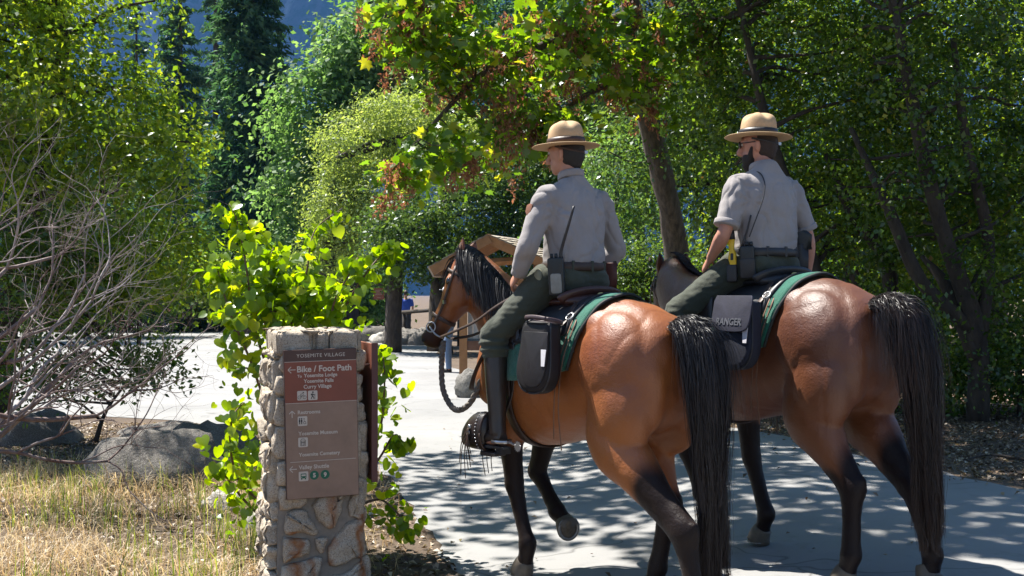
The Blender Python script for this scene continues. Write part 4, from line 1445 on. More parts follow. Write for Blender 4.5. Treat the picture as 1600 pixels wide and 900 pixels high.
    iq = uq * (len(dock) - 1)
    rq = np.stack([np.interp(iq, np.arange(len(dock)), dock[:, k]) for k in range(3)], 1)
    aq = rg.uniform(-1.5, 1.5, NQ)
    rq = rq + np.stack([0 * aq, np.sin(aq) * 0.036, np.cos(aq) * 0.03], 1)
    Lq = rg.uniform(0.12, 0.46, NQ)
    tq = np.linspace(0, 1, 10)[None, :]
    dirx, diry = -(0.35 + 0.55 * rg.random(NQ)), np.where(np.sin(aq) > 0, 0.55, 1.0) * np.sin(aq) * rg.uniform(0.05, 0.48, NQ)
    ex = (1 - np.exp(-2.2 * tq)) / 0.889
    Pq = np.stack([rq[:, 0:1] + (dirx * Lq * 0.62)[:, None] * ex, rq[:, 1:2] + (diry * Lq)[:, None] * ex,
                   rq[:, 2:3] + (0.10 * Lq)[:, None] * np.sin(np.pi * np.clip(tq * 1.6, 0, 1)) - (Lq * 0.95)[:, None] * tq ** 1.9], 2)
    Pq = Pq + 0.012 * np.sin(tq * rg.uniform(4, 11, (NQ, 1)) + rg.uniform(0, 6, (NQ, 1)))[..., None] * tq[..., None] * rg.normal(size=(NQ, 1, 3))
    Pq = np.stack([np.stack([np.interp(np.linspace(0, 9, K), np.arange(10), q[:, k]) for k in range(3)], 1) for q in Pq])
    V2, F2 = ribbon_hair(Pq, rg.uniform(0.0005, 0.0013, NQ), rg=rg)
    F = np.vstack([F, F2 + len(V)])
    V = np.vstack([V, V2])
    me = smooth(mesh_np('tail', V, F))
    tipv = np.repeat(np.linspace(0, 1, K), 2)[None, :] * (0.55 + 0.45 * rg.random((NS + NQ, 1)))
    attr(me, 'tip', tipv)
    tail = ob('tail', me, hmat, root)
    core = MB()
    e0 = Vector((tp['end'][0], tp['end'][1], 0))
    core.tube([(-0.74, 0, 1.40), (-0.84, 0, 1.405), (-0.92, 0.0, 1.33), (-0.965, e0.y * 0.2, 1.12), (0.5 * -0.96 + 0.5 * e0.x, e0.y * 0.5, 0.86), (e0.x, e0.y * 0.9, 0.55), (e0.x, e0.y, tp['z_end'] + 0.14)],
              [0.03, 0.045, 0.055, (0.050, 0.045), (0.050, 0.040), (0.040, 0.032), (0.012, 0.010)], n=12, sub=4)
    ob('tail_core', core.mesh('tail_core'), simple('tail_core_hair', (0.011, 0.010, 0.012), 0.6, 0.4, 60, bump=0.8), tail)
    # mane: crest hair lying over the near side of the neck
    cr = catmull(np.array([tuple(p) for p in hp['crest']]), 8)
    NM, K = 5000, 10
    u = rg.random(NM)
    ii = u * (len(cr) - 1)
    rp = np.stack([np.interp(ii, np.arange(len(cr)), cr[:, k]) for k in range(3)], 1)
    Lm = rg.uniform(0.12, 0.27, NM) * (0.75 + 0.5 * np.sin(np.pi * u))
    sidev = np.array(hp['mane_side'], float)
    sidev /= np.linalg.norm(sidev)
    back = np.array(hp.get('mane_back', (-0.35, 0, 0)), float)
    t = np.linspace(0, 1, K)[None, :]
    out = hp['mane_out']
    wv = rg.normal(0, 0.06, NM)
    P = rp[:, None, :] + np.array(sidev)[None, None, :] * (out * (1 - np.exp(-6 * t)))[..., None] * (0.9 + 0.25 * rg.random((NM, 1, 1)))
    P = P + np.array([0, 0, 1.0])[None, None, :] * (0.012 * np.sin(np.pi * np.clip(t * 3, 0, 1)) - (Lm[:, None] * t ** 1.25))[..., None]
    P = P + back[None, None, :] * (Lm[:, None] * t)[..., None] + np.array(sidev)[None, None, :] * (Lm[:, None] * t * hp.get('mane_follow', 0.12))[..., None]
    P[:, :, 0] += (wv[:, None] * t * Lm[:, None] * 2)
    V, F = ribbon_hair(P, rg.uniform(0.0008, 0.0017, NM), rg=rg)
    ob('mane', smooth(mesh_np('mane', V, F)), hmat, root)
    # forelock between the ears
    NF = 110
    fr_ = np.array(poll - fwd * 0.03)[None] + rg.normal(0, 0.018, (NF, 3))
    t = np.linspace(0, 1, 8)[None, :, None]
    P = fr_[:, None, :] + np.array(ax)[None, None] * t * rg.uniform(0.12, 0.24, (NF, 1, 1)) + np.array(fwd)[None, None] * (0.068 * np.sin(np.pi * 0.5 * np.clip(t * 2.5, 0, 1)))
    V, F = ribbon_hair(P, np.full(NF, 0.003), rg=rg)
    ob('forelock', smooth(mesh_np('forelock', V, F)), hmat, root)
    return root, dict(poll=poll, muz=muz, ax=ax, fwd=fwd, side=side, L=L, rotH=rotH)


# leg joints: stifle/elbow, hock/knee, fetlock, hoof (y given for the left side)
NEAR = dict(name='bay_horse', seed=11, loc=(0.33 + 0.05 * 0.574, 6.3 - 0.05 * 0.819, 0.055), heading=R(90 + 35),
            label='bright orange bay horse beside the stone pillar, its long black tail hanging straight down',
            coat=None,
            legs=dict(hl=[(-0.46, 0.165, 0.88), (-0.98, 0.145, 0.46), (-1.06, 0.14, 0.15), (-1.05, 0.14, 0.05)],
                      hr=[(-0.36, 0.165, 0.86), (-0.58, 0.13, 0.50), (-0.50, 0.125, 0.175), (-0.44, 0.12, 0.04)],
                      fl=[(0.44, 0.160, 0.90), (0.41, 0.135, 0.50), (0.29, 0.13, 0.19), (0.325, 0.13, 0.04)],
                      fr=[(0.46, 0.160, 0.90), (0.56, 0.135, 0.53), (0.36, 0.13, 0.33), (0.27, 0.13, 0.27)]),
            hoof_dir=dict(fr=(-0.85, 0.25, -0.05), hl=(-0.35, 0, -1)), hoof_toe=dict(fr=(-0.1, 0.0, -1), hl=(1, 0, -0.35)),
            tail=dict(z_end=0.06, spread=0.022, end=(-0.99, -0.02)),
            head=dict(neck=[(0.38, 0, 1.26), (0.58, 0.01, 1.36), (0.77, 0.03, 1.53), (0.90, 0.07, 1.68), (0.96, 0.10, 1.775)],
                      neck_r=[(0.15, 0.30), (0.125, 0.275), (0.098, 0.215), (0.085, 0.165), (0.07, 0.12)], nref=(-0.6, 0, 0.8),
                      poll=(0.99, 0.12, 1.80), muzzle=(1.12, 0.27, 1.265), face=(1, 0.6, 0.3), ear_f=0.15,
                      crest=[(0.42, 0.0, 1.565), (0.56, 0.01, 1.615), (0.68, 0.02, 1.695), (0.79, 0.045, 1.78), (0.88, 0.075, 1.845), (0.96, 0.10, 1.88)],
                      mane_side=(-0.15, 1, 0), mane_out=0.085, mane_back=(-0.45, 0.0, 0), mane_follow=0.22))
FAR = dict(name='bay_horse', seed=23, loc=(1.42 + 0.05 * 0.5, 6.5 - 0.05 * 0.866, 0.165), heading=R(90 + 30),
           label='dark reddish bay horse nearest the right edge, walking on the outside of the path',
           coat=None, hair_tip=(0.026, 0.016, 0.015), dark_neck=0.12,
           legs=dict(hl=[(-0.46, 0.165, 0.87), (-0.74, 0.14, 0.50), (-0.73, 0.135, 0.17), (-0.69, 0.135, 0.04)],
                     hr=[(-0.50, 0.165, 0.87), (-0.88, 0.14, 0.49), (-1.00, 0.135, 0.19), (-0.985, 0.135, 0.085)],
                     fl=[(0.45, 0.160, 0.90), (0.58, 0.135, 0.55), (0.44, 0.13, 0.30), (0.37, 0.13, 0.23)],
                     fr=[(0.40, 0.175, 0.90), (0.36, 0.185, 0.49), (0.24, 0.19, 0.18), (0.285, 0.19, 0.04)]),
           hoof_dir=dict(fl=(-0.85, 0, -0.35), hr=(-0.75, 0, -0.75)), hoof_toe=dict(fl=(0.2, 0, -1), hr=(0.6, 0, -0.8)),
           tail=dict(z_end=0.16, spread=0.026, end=(-1.03, -0.08)),
           head=dict(neck=[(0.40, 0, 1.25), (0.62, -0.01, 1.31), (0.84, -0.04, 1.42), (1.00, -0.09, 1.54), (1.10, -0.15, 1.63)],
                     neck_r=[(0.15, 0.30), (0.125, 0.27), (0.100, 0.205), (0.088, 0.16), (0.07, 0.12)], nref=(-0.5, 0, 0.85),
                     poll=(1.13, -0.17, 1.645), muzzle=(1.46, -0.30, 1.20), face=(1, -0.4, 0.7), ear_f=0.15,
                     crest=[(0.44, 0.0, 1.555), (0.60, -0.005, 1.575), (0.76, -0.025, 1.63), (0.90, -0.06, 1.70), (1.02, -0.11, 1.735), (1.10, -0.15, 1.735)],
                     mane_side=(0.1, -1, 0), mane_out=0.08, mane_back=(-0.35, 0.0, 0), mane_follow=0.22))
NEAR['coat'] = coat_mat('bright_bay_coat', (0.185, 0.045, 0.007), (0.30, 0.092, 0.016), (0.007, 0.005, 0.005))
FAR['coat'] = coat_mat('dark_bay_coat', (0.082, 0.021, 0.006), (0.148, 0.044, 0.011), (0.006, 0.004, 0.005))
HN, HNi = build_horse(NEAR)
HF, HFi = build_horse(FAR)
# ================================================================ tack and riders
def cloth_mat(name, col, rough=0.85, weave=420.0, fold=7.0, var=0.12, sheen=0.15, fstr=0.35):
    t = NT(name)
    vec = t.coord()
    f = t.noise(4, 4, 0.6, vec)
    c = t.ramp(f, [(0.3, tuple(x * (1 - var) for x in col)), (0.7, tuple(min(1, x * (1 + var)) for x in col))])
    b = t.bsdf(Base_Color=c, Roughness=rough)
    b.inputs['Sheen Weight'].default_value = sheen
    b.inputs['Specular IOR Level'].default_value = 0.25
    h = t.math('ADD', t.math('MULTIPLY', t.noise(weave, 2, 0.5, vec), 0.12), t.noise(fold, 3, 0.45, vec, 0.8))
    t.t.links.new(t.bump(h, fstr, 0.03), b.inputs['Normal'])
    return t.m


M_SHIRT = cloth_mat('grey_uniform_shirt', (0.275, 0.253, 0.248), fold=8)
M_TROU = cloth_mat('green_uniform_trousers', (0.052, 0.058, 0.041), fold=9, fstr=0.5)
M_SKIN = simple('skin', (0.42, 0.21, 0.14), 0.5, 0.12, 30, spec=0.4, bump=0.12)
M_SKIN2 = simple('skin_sunburnt', (0.46, 0.22, 0.15), 0.5, 0.12, 30, spec=0.4, bump=0.12)
M_BOOT = simple('boot_leather', (0.032, 0.022, 0.018), 0.38, 0.35, 14, spec=0.5, bump=0.25)
M_BLK = simple('black_leather', (0.022, 0.021, 0.023), 0.45, 0.35, 16, spec=0.45, bump=0.3)
M_BAG = simple('saddlebag_leather', (0.016, 0.013, 0.014), 0.6, 0.4, 10, spec=0.25, bump=0.3)
M_NAVY = simple('navy_nylon', (0.012, 0.014, 0.026), 0.75, 0.25, 30, bump=0.25)
M_BRN = simple('brown_saddle_leather', (0.060, 0.022, 0.016), 0.4, 0.3, 14, spec=0.5, bump=0.25)
M_STRAP = simple('strap_leather', (0.050, 0.028, 0.020), 0.5, 0.35, 25, bump=0.25)
M_GREEN = simple('green_wool_blanket', (0.012, 0.115, 0.072), 0.9, 0.3, 60, spec=0.2, bump=0.9, bscale=160, sheen=0.3, bdist=0.006)
M_EDGE = simple('blanket_binding', (0.016, 0.02, 0.018), 0.7, 0.3, 40)
M_BRASS = simple('brass', (0.55, 0.38, 0.14), 0.35, 0.2, 40, metal=0.9, bump=0.05)
M_STEEL = simple('steel', (0.42, 0.42, 0.43), 0.35, 0.2, 40, metal=0.9, bump=0.05)
M_HAT = simple('straw_felt_hat', (0.46, 0.315, 0.180), 0.8, 0.12, 60, spec=0.25, bump=0.2, bscale=240)
M_BAND = simple('hat_band_leather', (0.055, 0.030, 0.020), 0.45, 0.25, 30)
M_BAND2 = simple('dark_hat_band_leather', (0.022, 0.020, 0.022), 0.45, 0.25, 30)
M_HAIR = simple('dark_hair', (0.012, 0.010, 0.009), 0.45, 0.4, 90, bump=0.8)
M_HAIR2 = simple('cropped_hair', (0.035, 0.020, 0.014), 0.6, 0.4, 120, bump=0.8)
M_RADIO = simple('radio_plastic', (0.020, 0.024, 0.026), 0.45, 0.3, 50, bump=0.15)
M_GREY = simple('grey_plastic', (0.24, 0.24, 0.22), 0.5, 0.2, 40)
M_YEL = simple('yellow_plastic', (0.75, 0.48, 0.02), 0.4, 0.12, 40, bump=0.05)
M_ROPE = simple('grey_rope', (0.20, 0.17, 0.14), 0.85, 0.35, 160, bump=1.0, bscale=260)
M_WHITE = simple('white_patch', (0.62, 0.60, 0.62), 0.6, 0.1, 40)


def hloc(spec):
    return dict(loc=spec['loc'], rz=spec['heading'])


def textmesh(txt, size, font_w=None, align='LEFT', ext=0.0008, sp=1.0):
    cu = bpy.data.curves.new('lettering', 'FONT')
    cu.body = txt
    cu.size = size
    cu.align_x = align
    cu.extrude = ext
    cu.space_character = sp
    cu.resolution_u = 3
    if font_w:
        cu.offset = font_w
    o = bpy.data.objects.new('tmp', cu)
    COL.objects.link(o)
    dg = bpy.context.evaluated_depsgraph_get()
    dg.update()
    me = bpy.data.meshes.new_from_object(o.evaluated_get(dg))
    bpy.data.objects.remove(o, do_unlink=True)
    return me


def hand(m, wrist, d, up, side, curl=0.9, sc_=1.0):
    """palm and five curled fingers; d: pointing direction, up: back of the hand, side: thumb side"""
    d, up = Vector(d).normalized(), Vector(up)
    up = (up - d * up.dot(d)).normalized()
    sd = d.cross(up).normalized()
    if sd.dot(Vector(side)) < 0:
        sd = -sd
    w = Vector(wrist)
    k = sc_
    m.tube([w - d * 0.03, w + d * 0.015 * k, w + d * 0.05 * k, w + d * 0.088 * k], [(0.026, 0.021), (0.031, 0.018), (0.042, 0.016), (0.043, 0.013)], n=12, sub=2, ref=up)
    for i, (off, ln, r) in enumerate(((0.030, 0.072, 0.0092), (0.011, 0.080, 0.0095), (-0.009, 0.075, 0.0090), (-0.028, 0.060, 0.0080))):
        b = w + d * 0.080 * k + sd * off * k
        a1, a2, a3 = curl * 0.5, curl * 1.25, curl * 1.9
        p = [b - d * 0.02, b]
        for a, fr in ((a1, 0.45), (a2, 0.32), (a3, 0.23)):
            p.append(p[-1] + (d * math.cos(a) - up * math.sin(a)) * ln * fr * k)
        m.tube(p, [r, r * 1.05, r, r * 0.92, r * 0.75], n=8, sub=2, ref=sd)
    b = w + d * 0.018 * k + sd * 0.024 * k
    m.tube([b, b + (d * 0.6 + sd * 0.7 - up * 0.2) * 0.032, b + (d * 0.95 + sd * 0.75 - up * 0.45) * 0.05, b + (d * 1.25 + sd * 0.62 - up * 0.75) * 0.062], [0.014, 0.012, 0.0105, 0.008], n=8, sub=2, ref=up)


def build_rider(sp):
    zs = sp['seat_z']
    X0 = sp['seat_x']
    V = lambda x, y, z: Vector((X0 + x, y, zs + z))
    root = thing('person', sp['label'], 'person', group='mounted riders', **hloc(sp['horse']))
    J = sp['joints']
    hc = V(*sp['head_c'])
    yaw = sp['head_yaw']
    f = Vector((math.cos(yaw), math.sin(yaw), sp.get('head_pitch', -0.05))).normalized()
    r = f.cross(Vector((0, 0, 1))).normalized()
    u = r.cross(f).normalized()
    rot = Matrix((f, -r, u)).transposed()
    # ---- body: one continuous skin
    m = MB()
    m.tube([V(-0.01, 0, 0.04), V(-0.01, 0, 0.20), V(0.0, 0, 0.36), V(0.0, 0, 0.50), V(0.0, 0, 0.575)], [(0.13, 0.09), (0.13, 0.088), (0.145, 0.095), (0.15, 0.09), (0.09, 0.07)], n=14, sub=3)
    m.tube([V(0.0, 0, 0.54), V(0.012, 0, 0.62), hc - u * 0.075 - f * 0.018, hc - u * 0.01 - f * 0.01], [(0.062, 0.064), (0.056, 0.060), (0.054, 0.060), (0.05, 0.055)], n=14, sub=3)
    m.ell(hc + u * 0.015 - f * 0.005, (0.096, 0.077, 0.108), rot)
    m.ell(hc - u * 0.045 + f * 0.022, (0.068, 0.060, 0.066), rot)
    m.tube([hc - u * 0.085 + f * 0.062, hc - u * 0.093 + f * 0.072], [(0.026, 0.02), (0.020, 0.016)], n=10, ref=u)
    m.ell(hc - u * 0.088 + f * 0.058, (0.026, 0.030, 0.020), rot)
    m.tube([hc + u * 0.020 + f * 0.086, hc - u * 0.006 + f * 0.103, hc - u * 0.030 + f * 0.114, hc - u * 0.040 + f * 0.096], [0.009, 0.011, 0.0145, 0.010], n=8, sub=3, ref=r)
    m.ell(hc + u * 0.030 + f * 0.080, (0.018, 0.058, 0.012), rot)
    for k in (0.060, 0.070):
        m.ell(hc - u * k + f * 0.083, (0.010, 0.024, 0.0065), rot)
    for s in (1, -1):
        e0 = hc - r * (0.076 * s) - f * 0.012 - u * 0.008
        m.tube([e0 - u * 0.028, e0 + u * 0.0 - f * 0.004 - r * 0.008 * s, e0 + u * 0.030 - f * 0.006 - r * 0.010 * s], [(0.007, 0.009), (0.009, 0.016), (0.008, 0.012)], n=8, sub=3, ref=f)
    for s, k in ((1, 'l'), (-1, 'r')):
        sh, el, wr = [V(*p) for p in J['arm_' + k]]
        m.tube([V(0, 0.08 * s, 0.52), sh, sh + (el - sh) * 0.45, el + (sh - el) * 0.08, el + (wr - el) * 0.25, el + (wr - el) * 0.7, wr], [(0.05, 0.05), (0.052, 0.056), (0.046, 0.05), (0.039, 0.040), (0.042, 0.043), (0.031, 0.031), (0.024, 0.027)], n=12, sub=3, ref=(1, 0, 0.2))
        hd = J['hand_' + k]
        hand(m, wr, hd[0], hd[1], hd[2], hd[3])
        hp_, kn, an, toe = [V(*p) for p in J['leg_' + k]]
        m.tube([V(-0.01, 0.06 * s, 0.12), hp_, hp_ + (kn - hp_) * 0.5, kn, kn + (an - kn) * 0.3, an, an + (toe - an) * 0.4 - Vector((0, 0, 0.02)), toe], [0.085, 0.085, 0.068, 0.048, 0.048, 0.034, 0.034, 0.025], n=12, sub=3)
    ob('body', m.fuse('body', 0.0065, 4, 0.5), sp['skin'], root)
    # ---- shirt
    m = MB()
    tw = sp['torso']
    m.tube([V(-0.012, 0, 0.150), V(-0.016, 0, 0.19), V(-0.014, 0, 0.30), V(-0.006, 0, 0.43), V(0.0, 0, 0.515), V(0.002, 0, 0.565), V(0.002, 0, 0.605), V(0.004, 0, 0.632), V(0.008, 0, sp['collar'])],
           [(a * tw, b * tw) for a, b in ((0.158, 0.118), (0.176, 0.134), (0.176, 0.130), (0.186, 0.128), (0.184, 0.118), (0.158, 0.102), (0.112, 0.084), (0.082, 0.074), (0.066, 0.066))], n=26, sub=4, e=2.5)
    for s, k in ((1, 'l'), (-1, 'r')):
        sh, el, wr = [V(*p) for p in J['arm_' + k]]
        m.ell(V(-0.005, 0.140 * s, 0.495), (0.075, 0.085, 0.078))
        if sp['long']:
            m.tube([V(0, 0.10 * s, 0.51), sh + Vector((0, 0, 0.006)), sh + (el - sh) * 0.35, sh + (el - sh) * 0.75, el + Vector((0, 0, -0.005)), el + (wr - el) * 0.35, el + (wr - el) * 0.78, el + (wr - el) * 0.93],
                   [(0.075, 0.078), (0.070, 0.076), (0.064, 0.073), (0.060, 0.066), (0.058, 0.062), (0.057, 0.058), (0.052, 0.050), (0.041, 0.041)], n=16, sub=3, ref=(1, 0, 0.2))
        else:
            m.tube([V(0, 0.10 * s, 0.51), sh + Vector((0, 0, 0.006)), sh + (el - sh) * 0.35, sh + (el - sh) * 0.70, sh + (el - sh) * 0.80],
                   [(0.075, 0.078), (0.070, 0.076), (0.068, 0.076), (0.068, 0.074), (0.067, 0.073)], n=16, sub=3, ref=(1, 0, 0.2))
    me = m.fuse('shirt', 0.0075, 15, 0.55)
    co, no = get_co(me).astype(float), get_no(me).astype(float)
    # folds: pulled from the armpits, blousing over the belt
    loc = co - np.array([X0, 0, zs])
    fold = 0.0
    for s in (1, -1):
        q = loc - np.array([-0.02, 0.17 * s, 0.44])
        aa = np.arctan2(q[:, 2], q[:, 1] * -s)
        rr = np.linalg.norm(q, axis=1)
        fold = fold + 0.0032 * np.sin(aa * 7 + 2.5 * s + ns(loc, 5) * 2.5) * np.exp(-(rr / 0.17) ** 2)
    bl = np.exp(-((loc[:, 2] - 0.215) / 0.045) ** 2) * (np.abs(loc[:, 1]) < 0.21)
    fold = fold + 0.0035 * bl * np.sin(loc[:, 1] * 48 + ns(loc, 9) * 4)
    big = ns(loc * np.array([1, 1, 0.55]), 8.5, (3, 1, sp['horse']['seed']))
    fold = fold + 0.008 * big + 0.003 * ns(loc, 22)
    for sc_, am, of_ in ((5.0, 0.009, 1.0), (8.0, 0.007, 5.0)):
        rdg = 1 - np.abs(ns(loc * np.array([1, 1, 0.45]) + 0.05 * ns(loc, 9)[:, None], sc_, (of_, 2, sp['horse']['seed'])))
        fold = fold - am * rdg ** 14
    set_co(me, co + no * np.asarray(fold)[:, None])
    shirt = ob('shirt', me, M_SHIRT, root)
    cm = MB()
    ring = [V(0.012, 0, sp['collar']) + Vector((0.067 * math.cos(a), 0.069 * math.sin(a), 0.016 * math.cos(a) * -1 + 0.006)) for a in np.linspace(0, 2 * math.pi, 25)]
    cm.tube(ring, [(0.006, 0.020)] * 25, n=8, ref=(0, 0, 1))
    ob('collar', cm.mesh('collar'), M_SHIRT, shirt)
    yk = MB()
    for s, k in ((1, 'l'), (-1, 'r')):
        sh, el, wr = [V(*p) for p in J['arm_' + k]]
        if sp['long']:
            c_ = el + (wr - el) * 0.90
            d_ = (wr - el).normalized()
            cf = MB().tube([c_ - d_ * 0.035, c_ - d_ * 0.03, c_ + d_ * 0.03, c_ + d_ * 0.034], [0.040, 0.046, 0.044, 0.038], n=16)
        else:
            c_ = sh + (el - sh) * 0.80
            d_ = (el - sh).normalized()
            cf = MB().tube([c_ - d_ * 0.022, c_ - d_ * 0.018, c_ + d_ * 0.006, c_ + d_ * 0.010], [(0.066, 0.073), (0.0695, 0.0765), (0.0695, 0.0765), (0.066, 0.072)], n=20, ref=(1, 0, 0.2))
        ob('cuff', cf.mesh('cuff'), M_SHIRT, shirt)
    if sp['long']:
        sh, el, wr = [V(*p) for p in J['arm_l']]
        pc = sh + (el - sh) * 0.30 + Vector((0.022, 0.064, 0.012))
        pt = MB()
        pt.add(*slab([(0, -0.036), (0.024, -0.01), (0.026, 0.028), (0, 0.036), (-0.026, 0.028), (-0.024, -0.01)], 0.003, pc, (1, 0, 0), (0, -0.3, 0.95), (0, 0.95, 0.3), 0.001))
        ob('sleeve_patch', pt.mesh('sleeve_patch'), simple('patch_thread', (0.17, 0.065, 0.035), 0.85, 0.6, 60), shirt)
    # ---- trousers
    m = MB()
    m.tube([V(-0.012, 0, 0.02), V(-0.014, 0, 0.08), V(-0.012, 0, 0.13), V(-0.012, 0, 0.175)], [(0.135, 0.10), (0.180, 0.135), (0.178, 0.132), (0.162, 0.120)], n=22, sub=3, e=2.4)
    for s, k in ((1, 'l'), (-1, 'r')):
        hp_, kn, an, toe = [V(*p) for p in J['leg_' + k]]
        m.ell(V(-0.06, 0.085 * s, 0.085), (0.10, 0.10, 0.095))
        m.tube([V(-0.01, 0.08 * s, 0.09), hp_, hp_ + (kn - hp_) * 0.4, hp_ + (kn - hp_) * 0.8, kn + Vector((0.01, 0, 0.0)), kn + (an - kn) * 0.14, kn + (an - kn) * 0.24],
               [(0.10, 0.11), (0.104, 0.108), (0.093, 0.100), (0.080, 0.088), (0.078, 0.085), (0.078, 0.080), (0.066, 0.068)], n=18, sub=3)
    me = m.fuse('trousers', 0.0085, 6, 0.5)
    co, no = get_co(me).astype(float), get_no(me).astype(float)
    loc = co - np.array([X0, 0, zs])
    fold = 0.006 * ns(loc, 13) + 0.004 * ns(loc * np.array([1, 1, 2.2]), 22)
    knz = V(*J['leg_l'][1]).z
    fold = fold + 0.006 * np.sin((co[:, 2] - knz) * 150 + ns(loc, 6) * 3) * np.exp(-((co[:, 2] - knz + 0.05) / 0.05) ** 2)
    set_co(me, co + no * fold[:, None])
    trou = ob('trousers', me, M_TROU, root)
    # ---- belt
    bz = 0.165
    ring = [V(-0.012 + 0.136 * math.cos(a) * tw, 0.184 * math.sin(a) * tw, bz) for a in np.linspace(0, 2 * math.pi, 41)]
    # superellipse like the waist
    ring = []
    for a in np.linspace(0, 2 * math.pi, 49):
        c, s_ = math.cos(a), math.sin(a)
        c = math.copysign(abs(c) ** (2 / 2.5), c)
        s_ = math.copysign(abs(s_) ** (2 / 2.5), s_)
        ring.append(V(-0.014 + 0.134 * tw * c, 0.177 * tw * s_, bz - 0.006))
    bm = MB().tube(ring, [(0.005, 0.023)] * 49, n=8, ref=(0, 0, 1), e=4)
    belt = ob('belt', bm.mesh('belt'), M_BLK if not sp['long'] else simple('brown_belt_leather', (0.045, 0.026, 0.018), 0.5, 0.3, 30), root)
    for y in (-0.02, 0.10, -0.12):
        kb = MB().box(V(-0.013 - 0.131 * tw * (1 - (abs(y) / 0.18) ** 2.5) ** 0.4 - 0.006, y, bz - 0.004), (0.006, 0.016, 0.058))
        ob('belt_keeper', kb.mesh('belt_keeper', False), M_TROU if sp['long'] else M_BLK, belt)
    # ---- boots
    for s, k in ((1, 'l'), (-1, 'r')):
        hp_, kn, an, toe = [V(*p) for p in J['leg_' + k]]
        b = MB()
        dn = (an - kn)
        b.tube([kn + dn * 0.14, kn + dn * 0.20, kn + dn * 0.5, kn + dn * 0.85, an + Vector((0, 0, -0.01))], [(0.060, 0.064), (0.064, 0.068), (0.058, 0.064), (0.046, 0.052), (0.045, 0.055)], n=16, sub=3)
        fd = (toe - an)
        fd.z = 0
        fd.normalize()
        b.tube([an - fd * 0.045 + Vector((0, 0, -0.035)), an + fd * 0.03 + Vector((0, 0, -0.025)), an + fd * 0.11 + Vector((0, 0, -0.045)), an + fd * 0.18 + Vector((0, 0, -0.055)), an + fd * 0.215 + Vector((0, 0, -0.06))],
               [(0.036, 0.034), (0.042, 0.040), (0.045, 0.030), (0.040, 0.022), (0.018, 0.012)], n=14, sub=3, ref=(0, 0, 1))
        bme = b.fuse('boot', 0.008, 4, 0.5)
        boot = ob('boot', bme, M_BOOT, root)
        sl = MB()
        ou = [(-0.075, -0.03), (-0.085, 0), (-0.075, 0.03), (0.0, 0.034), (0.10, 0.046), (0.18, 0.038), (0.215, 0.0), (0.18, -0.038), (0.10, -0.046), (0.0, -0.034)]
        sl.add(*slab(ou, 0.016, an + Vector((0, 0, -0.086)), fd, Vector((-fd.y, fd.x, 0)), (0, 0, 1), 0.003))
        sl.box(an - fd * 0.045 + Vector((0, 0, -0.096)), (0.06, 0.058, 0.028))
        ob('sole', sl.mesh('sole', False), M_BLK, boot)
        if sp['long'] and s > 0:
            spur = MB()
            hb = an + Vector((0, 0, -0.045))
            ring = [hb + fd * (-0.03 + 0.055 * math.cos(a) * 1.1) + Vector((-fd.y, fd.x, 0)) * 0.050 * math.sin(a) for a in np.linspace(R(60), R(300), 15)]
            spur.tube(ring, [(0.004, 0.009)] * 15, n=6, ref=(0, 0, 1))
            spur.tube([hb - fd * 0.09, hb - fd * 0.145 - Vector((0, 0, 0.012))], [0.007, 0.005], n=6)
            wc = hb - fd * 0.16 - Vector((0, 0, 0.016))
            star = []
            for i in range(28):
                rr = 0.030 if i % 2 else 0.021
                a = 2 * math.pi * i / 28
                star.append((rr * math.cos(a), rr * math.sin(a)))
            spur.add(*slab(star, 0.004, wc - Vector((-fd.y, fd.x, 0)) * 0.002, fd, (0, 0, 1), Vector((-fd.y, fd.x, 0)), 0.0008))
            ob('spur', spur.mesh('spur', False), M_STEEL, boot)
    # ---- hair, beard, glasses
    hr = MB().ell(hc - f * 0.032 + u * 0.014, (0.084, 0.0800, 0.102), rot)
    hr.ell(hc - f * 0.058 - u * 0.045, (0.038, 0.052, 0.045), rot)
    ob('hair', hr.fuse('hair', 0.006, 3), sp['hair'], root)
    for s in (1, -1):
        ey = MB().ell(hc + f * 0.082 - r * 0.031 * s + u * 0.016, (0.011, 0.012, 0.0105), rot)
        ob('eye', ey.mesh('eye'), simple('eye_white', (0.35, 0.33, 0.31), 0.2, 0.1), root)
    if sp.get('beard'):
        bd = MB()
        bd.ell(hc - u * 0.070 + f * 0.040, (0.056, 0.062, 0.052), rot)
        bd.ell(hc - u * 0.100 + f * 0.062, (0.034, 0.040, 0.042), rot)
        for s in (1, -1):
            bd.tube([hc - u * 0.005 - r * 0.074 * s + f * 0.018, hc - u * 0.045 - r * 0.066 * s + f * 0.030, hc - u * 0.085 - r * 0.045 * s + f * 0.045], [0.008, 0.014, 0.018], n=8, sub=3, ref=f)
        ob('beard', bd.fuse('beard', 0.006, 3), simple('beard_hair', (0.022, 0.015, 0.012), 0.7, 0.4, 140, bump=1.0), root)
        gl = MB()
        for s in (1, -1):
            gl.ell(hc + f * 0.094 - r * 0.033 * s + u * 0.014, (0.008, 0.028, 0.021), rot)
            gl.tube([hc + f * 0.085 - r * 0.062 * s + u * 0.020, hc - f * 0.02 - r * 0.083 * s + u * 0.018], [0.003, 0.003], n=6)
        ob('sunglasses', gl.mesh('sunglasses'), simple('sunglass_plastic', (0.008, 0.008, 0.009), 0.12, 0.1, spec=0.8, bump=0), root)
    # ---- hat
    hb = hc + u * sp.get('hat_up', 0.052) - f * 0.005
    tilt = sp.get('hat_tilt', (0.0, 0.0))
    hu = (u + f * tilt[0] + r * tilt[1]).normalized()
    hf_ = (f - hu * f.dot(hu)).normalized()
    hrr = hu.cross(hf_)
    prof = []
    n = 48
    v = []
    fc = []

